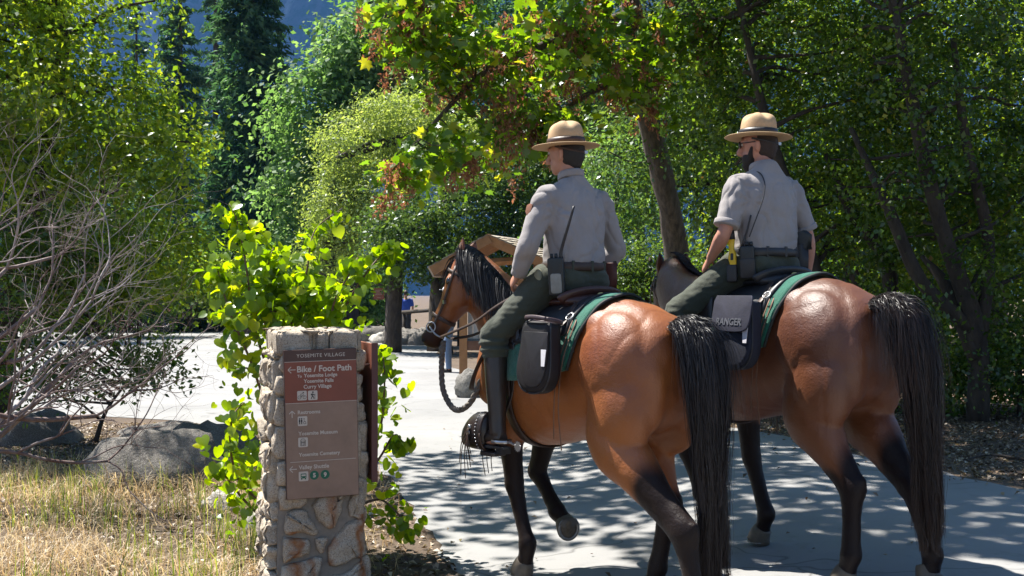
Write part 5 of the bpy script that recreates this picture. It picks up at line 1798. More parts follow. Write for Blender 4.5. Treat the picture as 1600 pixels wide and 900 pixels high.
    def ringp(rx, ry, z, dent=0.0, pinch=0.0, wave=0.0):
        out = []
        for j in range(n):
            a = 2 * math.pi * j / n
            k = 1 - dent * (0.5 + 0.5 * math.cos(4 * (a - math.pi / 4))) ** 1.5
            zz = z - pinch * (0.5 + 0.5 * math.cos(4 * (a - math.pi / 4))) ** 2 + wave * math.cos(2 * a)
            out.append(hb + hf_ * (ry * k * math.cos(a)) + hrr * (rx * k * math.sin(a)) + hu * zz)
        return out
    crown = [ringp(0.088, 0.104, -0.002), ringp(0.089, 0.105, 0.02), ringp(0.088, 0.103, 0.055, 0.0), ringp(0.085, 0.099, 0.088, 0.05), ringp(0.080, 0.094, 0.111, 0.11, 0.008), ringp(0.065, 0.077, 0.129, 0.20, 0.016), ringp(0.038, 0.047, 0.139, 0.16, 0.014), ringp(0.012, 0.016, 0.141, 0.0, 0.0)]
    for rg_ in crown:
        v += rg_
    for i in range(len(crown) - 1):
        for j in range(n):
            j2 = (j + 1) % n
            fc.append([i * n + j, i * n + j2, (i + 1) * n + j2, (i + 1) * n + j])
    fc.append([(len(crown) - 1) * n + j for j in range(n)])
    cme = bpy.data.meshes.new('hat')
    cme.from_pydata([tuple(p) for p in v], [], fc)
    smooth(cme)
    hat = ob('hat', cme, M_HAT, root)
    sm_ = hat.modifiers.new('sub', 'SUBSURF')
    sm_.levels = sm_.render_levels = 1
    v, fc = [], []
    br = [ringp(0.082, 0.098, 0.004), ringp(0.12, 0.136, 0.004), ringp(0.176, 0.186, 0.003), ringp(0.181, 0.191, 0.0), ringp(0.176, 0.186, -0.003), ringp(0.12, 0.136, -0.002), ringp(0.082, 0.098, -0.002)]
    for rg_ in br:
        v += rg_
    for i in range(len(br) - 1):
        for j in range(n):
            j2 = (j + 1) % n
            fc.append([i * n + j, i * n + j2, (i + 1) * n + j2, (i + 1) * n + j])
    bme = bpy.data.meshes.new('brim')
    bme.from_pydata([tuple(p) for p in v], [], fc)
    smooth(bme)
    ob('brim', bme, M_HAT, hat)
    bdm = MB()
    ring = [hb + hf_ * (0.1075 * math.cos(a)) + hrr * (0.0915 * math.sin(a)) + hu * 0.029 for a in np.linspace(0, 2 * math.pi, 49)]
    bdm.tube(ring, [(0.0024, 0.0155)] * 49, n=6, ref=hu, e=4)
    band = ob('hat_band', bdm.mesh('hat_band'), sp['band'], hat)
    for a in sp.get('studs', ()):
        st = MB().ell(hb + hf_ * (0.110 * math.cos(a)) + hrr * (0.094 * math.sin(a)) + hu * 0.030, 0.0085)
        ob('stud', st.mesh('stud'), M_BRASS, band)
    # strap round the back of the head
    ring = [hc - f * 0.005 + u * (0.040 - 0.035 * math.sin((a - R(80)) / R(200) * math.pi)) + f * (0.110 * math.cos(a)) - r * (0.090 * math.sin(a)) for a in np.linspace(R(80), R(280), 17)]
    ss = MB().tube(ring, [(0.002, 0.006)] * 17, n=6, ref=u, e=4)
    cs = ob('head_strap', ss.mesh('head_strap'), sp['band'], hat)
    bk = MB().box(hc - f * 0.118 + u * 0.006 + r * 0.02, (0.006, 0.022, 0.016))
    ob('buckle', bk.mesh('buckle', False), M_STEEL, cs)
    return root, V


J_NEAR = dict(
    arm_l=[(-0.01, 0.185, 0.525), (0.01, 0.290, 0.275), (0.105, 0.282, 0.128)],
    arm_r=[(-0.01, -0.185, 0.525), (-0.03, -0.290, 0.25), (0.18, -0.17, 0.10)],
    hand_l=[(0.72, 0.02, -0.62), (0.3, 0.8, 0.35), (0.6, -0.5, 0.4), 0.9], hand_r=[(0.8, 0.4, -0.3), (0.2, -0.6, 0.6), (0.3, 0.6, 0.4), 1.1],
    leg_l=[(0.04, 0.13, 0.085), (0.245, 0.345, -0.215), (0.175, 0.375, -0.735), (0.37, 0.40, -0.785)],
    leg_r=[(0.04, -0.13, 0.085), (0.245, -0.345, -0.215), (0.175, -0.375, -0.735), (0.37, -0.40, -0.785)])
J_FAR = dict(
    arm_l=[(0.0, 0.190, 0.525), (0.0, 0.290, 0.255), (0.15, 0.262, 0.125)],
    arm_r=[(-0.01, -0.190, 0.525), (-0.04, -0.305, 0.24), (0.0, -0.325, 0.0)],
    hand_l=[(0.7, -0.15, -0.5), (0.2, 0.7, 0.5), (0.5, -0.6, 0.3), 1.1], hand_r=[(0.2, 0.05, -0.95), (0.1, -1, 0), (1, 0, 0.1), 0.5],
    leg_l=[(0.04, 0.13, 0.085), (0.33, 0.335, -0.17), (0.26, 0.37, -0.67), (0.46, 0.39, -0.73)],
    leg_r=[(0.04, -0.13, 0.085), (0.33, -0.335, -0.17), (0.26, -0.37, -0.67), (0.46, -0.39, -0.73)])
RN = dict(horse=NEAR, seat_x=0.05, seat_z=1.565, joints=J_NEAR, head_c=(0.035, 0.02, 0.775), head_yaw=R(22), head_pitch=-0.03, skin=M_SKIN, hair=M_HAIR, long=True, torso=1.0, band=M_BAND,
          collar=0.655, hat_tilt=(0.0, 0.0), studs=(R(-75), R(-55), R(-110), R(-140)), hat_up=0.045,
          label='rider in long grey sleeves and flat-brimmed tan hat on the orange bay horse')
RF = dict(horse=FAR, seat_x=0.05, seat_z=1.54, joints=J_FAR, head_c=(0.045, 0.0, 0.765), head_yaw=R(35), head_pitch=-0.05, skin=M_SKIN2, hair=M_HAIR2, long=False, torso=1.07, band=M_BAND2, beard=True,
          collar=0.640, hat_tilt=(-0.06, 0.05), studs=(R(-80), R(-60)), hat_up=0.05,
          label='bearded rider in short grey sleeves and flat-brimmed tan hat on the dark bay horse')
PN, VN = build_rider(RN)
PF, VF = build_rider(RF)


# ---------------------------------------------------------------- saddles, blankets, bags
def build_tack(sp, rider, V, far):
    H = hloc(sp)
    nm = 'on the dark bay horse' if far else 'on the orange bay horse'
    # blanket: a thick sheet over the back
    xs = np.linspace(-0.41, 0.42, 30)
    angs = np.linspace(2, 178, 44)

    def sheet(off):
        out = []
        for x in xs:
            for a in angs:
                k = abs(a - 90) / 88.0
                xx = x + (0.16 * k ** 1.4 if x < 0 else -0.02 * k) * (abs(x) / 0.44)
                p = trunk_pt(xx, a, off + 0.002 * math.sin(x * 40 + a * 0.2))
                out.append(p)
        return out
    v = sheet(0.012) + sheet(0.030)
    nx, na = len(xs), len(angs)
    f = []
    o2 = nx * na
    for i in range(nx - 1):
        for j in range(na - 1):
            a = i * na + j
            f.append([a, a + 1, a + na + 1, a + na])
            f.append([o2 + a, o2 + a + na, o2 + a + na + 1, o2 + a + 1])
    for i in range(nx - 1):
        for j in (0, na - 1):
            a = i * na + j
            q = [a, a + na, o2 + a + na, o2 + a]
            f.append(q if j == 0 else q[::-1])
    for j in range(na - 1):
        for i in (0, nx - 1):
            a = i * na + j
            q = [a, o2 + a, o2 + a + 1, a + 1]
            f.append(q if i == 0 else q[::-1])
    me = bpy.data.meshes.new('saddle_blanket')
    me.from_pydata([tuple(p) for p in v], [], f)
    smooth(me)
    bl = thing('saddle_blanket', 'green wool saddle blanket under the saddle ' + nm, 'blanket', 'green saddle blankets', **H)
    ob('cloth', me, M_GREEN, bl)
    edge = MB()
    pts = [v[o2 + j] * 0.5 + v[j] * 0.5 for j in range(na)]
    edge.tube(pts, [(0.009, 0.012)] * len(pts), n=8, ref=(1, 0, 0))
    ob('binding', edge.mesh('binding'), M_EDGE, bl)
    # saddle
    s = thing('saddle', ('black' if far else 'dark brown') + ' leather riding saddle ' + nm, 'saddle', 'riding saddles', **H)
    lm = M_BLK if far else M_BRN
    sk = MB()
    xs2 = np.linspace(-0.28, 0.40, 20)
    an2 = np.linspace(28, 152, 30)
    top = []
    for x in xs2:
        for a in an2:
            k = abs(a - 90) / 62.0
            xx = x * (1 - 0.18 * k * k)
            top.append(trunk_pt(xx, a, 0.040))
    bot = []
    for x in xs2:
        for a in an2:
            k = abs(a - 90) / 62.0
            xx = x * (1 - 0.18 * k * k)
            bot.append(trunk_pt(xx, a, 0.031))
    vv = bot + top
    n1, n2 = len(xs2), len(an2)
    ff = []
    oo = n1 * n2
    for i in range(n1 - 1):
        for j in range(n2 - 1):
            a = i * n2 + j
            ff.append([a, a + 1, a + n2 + 1, a + n2])
            ff.append([oo + a, oo + a + n2, oo + a + n2 + 1, oo + a + 1])
    for i in range(n1 - 1):
        for j in (0, n2 - 1):
            a = i * n2 + j
            q = [a, a + n2, oo + a + n2, oo + a]
            ff.append(q if j == 0 else q[::-1])
    for j in range(n2 - 1):
        for i in (0, n1 - 1):
            a = i * n2 + j
            q = [a, oo + a, oo + a + 1, a + 1]
            ff.append(q if i == 0 else q[::-1])
    sk.add(vv, ff)
    ob('skirt', sk.mesh('skirt'), M_BLK if far else simple('skirt_leather', (0.024, 0.022, 0.025), 0.5, 0.3, 14, bump=0.25), s)
    st = MB()
    zt = trunk_top(0.0)[0]
    st.ell((0.06, 0, zt + 0.030), (0.24, 0.17, 0.035))
    st.ell((-0.11, 0, zt + 0.035), (0.10, 0.20, 0.05))
    st.ell((0.33, 0, zt + 0.07), (0.06, 0.10, 0.07))
    ob('seat', st.fuse('seat', 0.012, 6), lm, s)
    ca = MB()
    arc = [(-0.165 + 0.05 * (abs(a) / 70.0) ** 2 - 0.0, 0.205 * math.sin(R(a)), zt + 0.015 + 0.075 * math.cos(R(a)) ** 0.8) for a in np.linspace(-78, 78, 25)]
    ca.tube(arc, [(0.016, 0.030)] * 25, n=10, ref=(-0.5, 0, 0.85))
    ob('cantle', ca.mesh('cantle'), lm, s)
    pl = MB().add(*slab([(0.026 * math.cos(a), 0.013 * math.sin(a)) for a in np.linspace(0, 2 * math.pi, 18, endpoint=False)], 0.004, (-0.196, 0.0, zt + 0.068), (0, -1, 0), (0.25, 0, 0.97), (-0.97, 0, 0.25), 0.001))
    ob('name_plate', pl.mesh('name_plate'), M_BRASS, s)
    hn = MB()
    hn.tube([(0.36, 0, zt + 0.08), (0.385, 0, zt + 0.125), (0.395, 0, zt + 0.15)], [0.03, 0.02, 0.03], n=12, sub=3)
    ob('horn', hn.mesh('horn'), lm, s)
    for sgn, k in ((1, 'l'), (-1, 'r')):
        J = rider['joints']['leg_' + k]
        kn, an, toe = [V(*p) for p in J[1:]]
        fe = MB()
        # fender lies between the leg and the barrel
        ia = Vector((0.0, -0.075 * sgn, 0))
        fe.tube([Vector((0.16, 0.28 * sgn, 1.38)), kn + ia + Vector((-0.04, 0.02 * sgn, -0.02)), kn + (an - kn) * 0.55 + ia, an + ia * 0.75 + Vector((0.06, 0, 0.06))], [(0.075, 0.006), (0.085, 0.006), (0.07, 0.006), (0.03, 0.006)], n=10, sub=4, ref=(0.1, 1 * sgn, 0.1), e=4)
        fender = ob('fender', fe.mesh('fender'), M_BOOT, s)
        fd = (toe - an)
        fd.z = 0
        fd.normalize()
        ta = MB()
        b0 = an + fd * 0.10 + Vector((0, 0, -0.05))
        ta.tube([b0 - fd * 0.035 + Vector((0, 0, 0.045)), b0 + fd * 0.03 + Vector((0, 0, 0.045)), b0 + fd * 0.10 + Vector((0, 0, 0.018)), b0 + fd * 0.155 + Vector((0, 0, -0.005)), b0 + fd * 0.18 + Vector((0, 0, -0.005))],
                [(0.070, 0.105), (0.073, 0.108), (0.068, 0.082), (0.042, 0.048), (0.02, 0.022)], n=18, sub=3, ref=(0, 0, 1))
        tap = ob('tapadero', ta.mesh('tapadero'), M_BOOT, s)
        rim = MB()
        rr_ = [b0 - fd * 0.035 + Vector((0, 0, 0.045)) + Vector((-fd.y, fd.x, 0)) * 0.072 * math.cos(a) + Vector((0, 0, 1)) * 0.107 * math.sin(a) for a in np.linspace(0, 2 * math.pi, 33)]
        rim.tube(rr_, [0.007] * 33, n=6)
        ob('rim', rim.mesh('rim'), M_STRAP, tap)
        # silver studs along the rim
        for a in np.linspace(R(-70), R(80), 15):
            q = b0 + fd * 0.005 + Vector((0, 0, 0.045)) + Vector((-fd.y, fd.x, 0)) * 0.074 * math.cos(a) * sgn + Vector((0, 0, 1)) * 0.108 * math.sin(a)
            ob('stud', MB().ell(q, 0.0042, nu=8, nv=6).mesh('stud'), M_STEEL, tap)
        for k2 in (0.0, 0.03):
            cpos = b0 + fd * (0.055 + k2 * 0.3) + Vector((-fd.y, fd.x, 0)) * 0.070 * sgn + Vector((0, 0, 0.072 - k2))
            ob('concho', MB().ell(cpos, (0.014, 0.008, 0.014)).mesh('concho'), M_STEEL, tap)
            for i in range(4):
                sn = MB()
                rg = np.random.default_rng(i + int(k2 * 100) + (5 if far else 0))
                L_ = rg.uniform(0.14, 0.26)
                dx = rg.uniform(-0.06, 0.08)
                sn.tube([cpos + Vector((0, 0.004 * sgn, 0)), cpos + fd * dx * 0.5 + Vector((0, 0.02 * sgn, -L_ * 0.4)), cpos + fd * dx + Vector((0, 0.008 * sgn, -L_))], [(0.0045, 0.0015)] * 3, n=6, sub=4, ref=(0, 1, 0))
                ob('leather_string', sn.mesh('leather_string'), M_STRAP, tap)
        for i in range(3):
            sn = MB()
            q = an + fd * (0.02 + 0.035 * i) + Vector((0, 0.02 * sgn, -0.10))
            sn.tube([q, q + Vector((0.004, 0.004, -0.05)), q + Vector((-0.008 * i, 0, -0.11 - 0.015 * i))], [(0.0045, 0.0015)] * 3, n=6, sub=4, ref=(0, 1, 0))
            ob('leather_string', sn.mesh('leather_string'), M_STRAP, tap)
        tr = MB()
        tr.add(*slab(rrect(0.12, 0.10, 0.02), 0.022, an + fd * 0.04 + Vector((0, 0, -0.128)), fd, Vector((-fd.y, fd.x, 0)), (0, 0, 1), 0.004))
        ob('stirrup_tread', tr.mesh('stirrup_tread', False), M_BOOT, s)
    gi = MB()
    gpts = [trunk_pt(0.27, a, 0.010) for a in list(range(30, -211, -12))]
    gi.tube(gpts, [(0.045, 0.006)] * len(gpts), n=8, ref=(0, 0.02, 0.01), e=4)
    # girth needs the strap face to follow the barrel
    gi = MB()
    for a0, a1 in zip(range(30, -211, -8), range(22, -219, -8)):
        pass
    gv = []
    gf = []
    ga = list(range(30, -211, -8))
    for a in ga:
        for off in (0.006, 0.014):
            for xx in (0.22, 0.31):
                gv.append(trunk_pt(xx, a, off))
    for i in range(len(ga) - 1):
        b_ = i * 4
        for q in ((0, 1, 5, 4), (2, 6, 7, 3), (0, 4, 6, 2), (1, 3, 7, 5)):
            gf.append([b_ + k for k in q])
    gi.add(gv, gf)
    ob('girth', gi.mesh('girth'), M_STRAP, s)
    # latigo strings hanging beside the bag
    for i, (x, L_) in enumerate(((-0.30, 0.46), (-0.27, 0.40))):
        p0 = trunk_pt(x, 38, 0.05)
        p1 = trunk_pt(x + 0.03, 8, 0.055)
        sn = MB().tube([p0, p1, p1 + Vector((0.02, 0.012, -L_ * 0.5)), p1 + Vector((0.01 + 0.03 * i, 0.0, -L_))], [(0.005, 0.0016)] * 4, n=6, sub=5, ref=(0, 1, 0))
        ob('saddle_string', sn.mesh('saddle_string'), simple('pale_leather_string', (0.16, 0.085, 0.05), 0.7), s)
    ringc = trunk_pt(-0.24, 42, 0.055)
    nrm = Vector((0, math.cos(R(42)), math.sin(R(42))))
    tv = Vector((0, -math.sin(R(42)), math.cos(R(42))))
    rr_ = [ringc + Vector((1, 0, 0)) * 0.024 * math.cos(a) + tv * 0.024 * math.sin(a) for a in np.linspace(0, 2 * math.pi, 17)]
    ob('dee_ring', MB().tube(rr_, [0.004] * 17, n=6).mesh('dee_ring'), M_STEEL, s)
    # saddlebags: one on each side
    for sgn in (1, -1):
        side = 'near' if sgn > 0 else 'far'
        lb = ('navy blue saddlebag lettered on its flap' if far else 'open black leather saddlebag with a white patch') if sgn > 0 else ('saddlebag on the hidden flank, only its top showing,')
        bag = thing('saddlebag', lb + ' ' + nm, 'saddlebag', 'saddlebags', **H)
        dx = -0.02 if far else 0.0
        tilt = Vector((0, 0.10 * sgn, -1)).normalized()
        up = -tilt
        Nn = Vector((0, sgn, 0.10)).normalized()
        o = Vector((-0.125 + dx, 0.315 * sgn, 1.225))
        out = [(-0.145, 0.20), (-0.165, 0.05), (-0.178, -0.08), (-0.160, -0.155), (-0.115, -0.205), (-0.04, -0.225), (0.04, -0.222), (0.105, -0.195), (0.145, -0.14), (0.155, -0.06), (0.135, 0.06), (0.100, 0.20)]
        bk_ = 0.86
        out = [(q[0] * bk_, q[1] * bk_ + 0.028) for q in out]
        out = [tuple(q) for q in catmull(np.array(out + [out[0]]), 4)[:-1]]
        b = MB().add(*slab(out, 0.095, o, (1, 0, 0), up, Nn, 0.03, 0.012, 5))
        bm = M_NAVY if far else M_BAG
        ob('pouch', b.mesh('pouch'), bm, bag)
        gs = MB()
        ring = [o + Vector((1, 0, 0)) * q[0] * 1.0 + up * q[1] * 1.0 + Nn * 0.078 for q in out[: int(len(out) * 0.97)]]
        gs.tube(ring, [0.005] * len(ring), n=6)
        ob('piping', gs.mesh('piping'), M_BLK, bag)
        # flap over the top
        pts = []
        fl = MB()
        if far:
            fo = [(-0.185, 0.05), (-0.18, -0.09), (-0.13, -0.135), (0.0, -0.14), (0.12, -0.13), (0.165, -0.08), (0.17, 0.05)]
            fo = [(q[0] * bk_, q[1] * bk_) for q in fo]
            fo = [tuple(q) for q in catmull(np.array(fo), 4)]
            fo = fo + [(0.13, 0.075), (-0.145, 0.075)]
            oo_ = o + up * 0.15 + Nn * 0.100
            fl.add(*slab(fo, 0.010, oo_, (1, 0, 0), (up - Nn * 0.10).normalized(), (Nn + up * 0.10).normalized(), 0.004))
            flap = ob('flap', fl.mesh('flap'), simple('navy_flap_nylon', (0.020, 0.020, 0.036), 0.75, 0.3, 30, bump=0.25), bag)
            if sgn > 0:
                tme = textmesh('RANGER', 0.052, 0.0014, 'CENTER', 0.001)
                to = ob('lettering', tme, simple('grey_lettering', (0.075, 0.078, 0.095), 0.8), flap)
                # reads from outside the horse: text x runs towards the tail-to-head direction seen from the left
                xx = Vector((-1, 0, 0))
                yy = (up - Nn * 0.10).normalized()
                zz = xx.cross(yy)
                oo2 = oo_ + (Nn + up * 0.10).normalized() * 0.0125 - yy * 0.085
                to.matrix_local = Matrix((xx.to_4d(), yy.to_4d(), zz.to_4d(), (0, 0, 0, 1))).transposed() if False else Matrix(((xx.x, yy.x, zz.x, oo2.x), (xx.y, yy.y, zz.y, oo2.y), (xx.z, yy.z, zz.z, oo2.z), (0, 0, 0, 1)))
        else:
            # open mouth: black plate as the shade inside, raised leather lip round it
            lip = [o + Vector((x, 0, 0)) + up * (0.205 + 0.020 * (nn_ > 0.05) * (1 - (x / 0.17) ** 2)) + Nn * nn_ for x, nn_ in
                   [(-0.112, 0.10), (-0.06, 0.108), (0.0, 0.108), (0.052, 0.105), (0.084, 0.085), (0.086, 0.02), (0.052, -0.008), (-0.06, -0.008), (-0.12, 0.0), (-0.129, 0.06), (-0.112, 0.10)]]
            fl.tube(lip, [(0.004, 0.011)] * len(lip), n=8, sub=3, ref=up)
            flap = ob('lip', fl.mesh('lip'), simple('rim_leather', (0.055, 0.034, 0.038), 0.5, 0.3, 20, bump=0.3), bag)
            mo = MB().add(*slab(rrect(0.19, 0.095, 0.02, cx=-0.020, cy=0.048), 0.012, o + up * 0.186, (1, 0, 0), Nn, up, 0.003))
            ob('mouth', mo.mesh('mouth'), simple('bag_mouth_shade', (0.006, 0.006, 0.007), 0.9), bag)
            fp = [(-0.155, 0.15), (-0.165, 0.02), (-0.150, -0.10), (-0.10, -0.165), (-0.03, -0.18), (0.04, -0.16), (0.085, -0.08), (0.095, 0.04), (0.085, 0.15)]
            fp = [(q[0] * bk_, q[1] * bk_ + 0.02) for q in fp]
            fp = [tuple(q) for q in catmull(np.array(fp), 4)]
            ob('face_panel', MB().add(*slab(fp, 0.008, o + Nn * 0.093 + Vector((0, 0, 0.0)), (1, 0, 0), up, Nn, 0.003, 0.006)).mesh('face_panel'), simple('saddlebag_face_leather', (0.015, 0.012, 0.013), 0.55, 0.45, 9, spec=0.3, bump=0.35), bag)
        if sgn > 0:
            wp = MB().add(*slab([(-0.018, -0.055), (0.010, -0.055), (0.022, 0.03), (-0.022, 0.03)], 0.003, o + Vector((-0.118, 0, 0)) + up * 0.03 + Nn * (0.104), (1, 0, 0), up, (Nn + Vector((-0.25, 0, 0))).normalized(), 0.001))
            ob('patch', wp.mesh('patch', False), M_WHITE, bag)
        sp_ = MB().tube([trunk_pt(-0.2, 60 if sgn > 0 else 120, 0.05), trunk_pt(-0.2, 35 if sgn > 0 else 145, 0.055), o + Vector((-0.07, 0, 0)) + up * 0.20 + Nn * 0.06], [(0.018, 0.003)] * 3, n=8, sub=4, ref=(0, sgn, 0.6), e=4)
        ob('hanging_strap', sp_.mesh('hanging_strap'), M_STRAP, bag)
    return s


build_tack(NEAR, RN, VN, False)
build_tack(FAR, RF, VF, True)


# ---------------------------------------------------------------- bridles and reins
def build_bridle(sp, hi, handp, far):
    H = hloc(sp)
    nm = 'on the dark bay horse' if far else 'on the orange bay horse'
    b = thing('bridle', 'leather bridle with reins and metal bit ' + nm, 'bridle', 'bridles', **H)
    poll, ax, fwd, side, L = hi['poll'], hi['ax'], hi['fwd'], hi['side'], hi['L']
    tt = [-0.04, 0.08, 0.24, 0.42, 0.58, 0.74, 0.88, 0.97]
    W = [0.060, 0.082, 0.098, 0.086, 0.064, 0.053, 0.057, 0.050]
    D = [0.066, 0.090, 0.102, 0.102, 0.082, 0.067, 0.062, 0.052]
    O = [-0.030, -0.055, -0.070, -0.068, -0.050, -0.024, -0.012, -0.012]

    def hpnt(t, a, off=0.006):
        w, d, o = np.interp(t, tt, W) + off, np.interp(t, tt, D) + off, np.interp(t, tt, O)
        c, s_ = math.cos(a), math.sin(a)
        c = math.copysign(abs(c) ** (2 / 2.3), c)
        s_ = math.copysign(abs(s_) ** (2 / 2.3), s_)
        return poll + ax * (L * t) + fwd * (o + d * s_) + side * (w * c)
    lm = M_STRAP
    blue = simple('blue_nylon_strap', (0.05, 0.085, 0.14), 0.6, 0.25, 40)

    def loop(name, t0, t1, mat, w=0.011, a0=0.0, a1=2 * math.pi, off=0.008, n=33):
        pts = [hpnt(t0 + (t1 - t0) * (0.5 - 0.5 * math.sin(a)), a, off) for a in np.linspace(a0, a1, n)]
        return ob(name, MB().tube(pts, [(0.003, w)] * n, n=8, ref=ax, e=4).mesh(name), mat, b)
    loop('noseband', 0.66, 0.70, lm, 0.012)
    loop('browband', 0.16, 0.20, lm, 0.010, R(-10), R(190))
    # crown piece and cheek straps
    for s in (0, 1):
        a = 0.15 if s == 0 else math.pi - 0.15
        pts = [hpnt(t, a + (0.10 if s == 0 else -0.10) * math.sin(t * 5), 0.010) for t in np.linspace(0.10, 0.80, 12)]
        ch = ob('cheek_strap', MB().tube(pts, [(0.009, 0.003)] * 12, n=8, ref=side, e=4).mesh('cheek_strap'), lm, b)
        ob('buckle', MB().box(hpnt(0.50, a, 0.014), (0.016, 0.016, 0.022)).mesh('buckle', False), M_STEEL, ch)
        # bit shank and ring
        c0 = hpnt(0.80, a, 0.016)
        rr_ = [c0 + ax * 0.030 * math.cos(q) + fwd * 0.030 * math.sin(q) for q in np.linspace(0, 2 * math.pi, 19)]
        bit = ob('bit_ring', MB().tube(rr_, [0.0045] * 19, n=6).mesh('bit_ring'), M_STEEL, b)
        ob('bit_shank', MB().tube([c0 + fwd * 0.01, c0 - fwd * 0.045 + ax * 0.03, c0 - fwd * 0.10 + ax * 0.035], [0.006, 0.006, 0.005], n=6, sub=3).mesh('bit_shank'), M_STEEL, bit)
        tl = [hpnt(t, a2, 0.012) for t, a2 in ((0.10, a), (0.22, -0.35 if s == 0 else math.pi + 0.35), (0.36, -1.1 if s == 0 else math.pi + 1.1), (0.42, -1.57 if s == 0 else math.pi + 1.57))]
        ob('throat_latch', MB().tube(tl, [(0.007, 0.003)] * 4, n=8, sub=5, ref=side, e=4).mesh('throat_latch'), lm, b)
    # broad coloured halter strap behind the ears
    pts = [hpnt(0.10 + 0.02 * math.cos(a), a, 0.012) - fwd * 0.02 for a in np.linspace(R(-25), R(-155), 15)]
    pts = [poll + side * (0.082 * math.cos(a)) - fwd * 0.035 - ax * (0.075 * math.sin(a) + 0.0) + ax * 0.05 for a in np.linspace(0, math.pi, 15)]
    ob('crown_strap', MB().tube(pts, [(0.004, 0.014)] * 15, n=8, ref=fwd, e=4).mesh('crown_strap'), M_BLK if far else blue, b)
    for k in (0.30, 0.38, 0.46, 0.54):
        ob('concho', MB().ell(hpnt(k, 0.22, 0.016), 0.0075, nu=8, nv=6).mesh('concho'), M_STEEL, b)
    for s in (0, 1):
        a = 0.15 if s == 0 else math.pi - 0.15
        c0 = hpnt(0.86, a, 0.02) - fwd * 0.09
        sgn = 1 if side.y * (1 if s == 0 else -1) > 0 else -1
        hp_ = Vector(handp)
        mid = c0 * 0.5 + hp_ * 0.5 + Vector((0, 0.05 * sgn, -0.045))
        q1 = c0 * 0.78 + hp_ * 0.22 + Vector((0, 0.06 * sgn, -0.035))
        q2 = c0 * 0.25 + hp_ * 0.75 + Vector((0, 0.04 * sgn, -0.02))
        ob('rein', MB().tube([c0, q1, mid, q2, hp_], [(0.009, 0.003)] * 5, n=8, sub=6, ref=(0, 1, 0.2), e=4).mesh('rein'), lm, b)
    return b, hpnt


BN, hpN = build_bridle(NEAR, HNi, VN(0.175, 0.19, 0.035), False)
BF, hpF = build_bridle(FAR, HFi, VF(0.22, 0.21, 0.045), True)
# lead rope hanging from the near horse's chin and looping back to its neck
rp = thing('lead_rope', 'thick grey lead rope looping below the chin of the orange bay horse', 'rope', **hloc(NEAR))
c0 = hpN(0.90, R(-90), 0.01)
pts = [c0, c0 + Vector((-0.01, 0.02, -0.14)), c0 + Vector((-0.05, 0.03, -0.30)), c0 + Vector((-0.17, 0.02, -0.40)), c0 + Vector((-0.31, 0.0, -0.34)), c0 + Vector((-0.40, -0.04, -0.14)), c0 + Vector((-0.44, -0.06, 0.02))]
cp = catmull(np.array([tuple(p) for p in pts]), 14)
for ph in (0, math.pi * 2 / 3, math.pi * 4 / 3):
    T = np.gradient(cp, axis=0)
    T /= np.linalg.norm(T, axis=1, keepdims=True)
    A = np.cross(T, [0, 1, 0.1])
    A /= np.linalg.norm(A, axis=1, keepdims=True)
    B = np.cross(T, A)
    tw_ = np.arange(len(cp)) * 0.75 + ph
    q = cp + 0.009 * (A * np.cos(tw_)[:, None] + B * np.sin(tw_)[:, None])
    ob('strand', MB().tube(q, [0.0105] * len(q), n=6).mesh('strand'), M_ROPE, rp)
ob('knot', MB().ell(c0 + Vector((0, 0.01, -0.05)), (0.022, 0.022, 0.03)).mesh('knot'), M_ROPE, rp)
# breast strap on the near horse
bs = thing('breast_strap', 'dark leather breast strap across the chest of the orange bay horse', 'strap', **hloc(NEAR))
pts = [trunk_pt(0.36, 40, 0.035), trunk_pt(0.46, 26, 0.02), trunk_pt(0.60, 8, 0.02), trunk_pt(0.70, -10, 0.035), trunk_pt(0.77, -30, 0.05), Vector((0.86, 0, 1.05)), trunk_pt(0.77, 210, 0.05), trunk_pt(0.70, 190, 0.035), trunk_pt(0.60, 172, 0.02), trunk_pt(0.46, 154, 0.02)]
ob('strap', MB().tube(pts, [(0.014, 0.004)] * len(pts), n=8, sub=5, ref=(0.3, 0, 1), e=4).mesh('strap'), M_STRAP, bs)


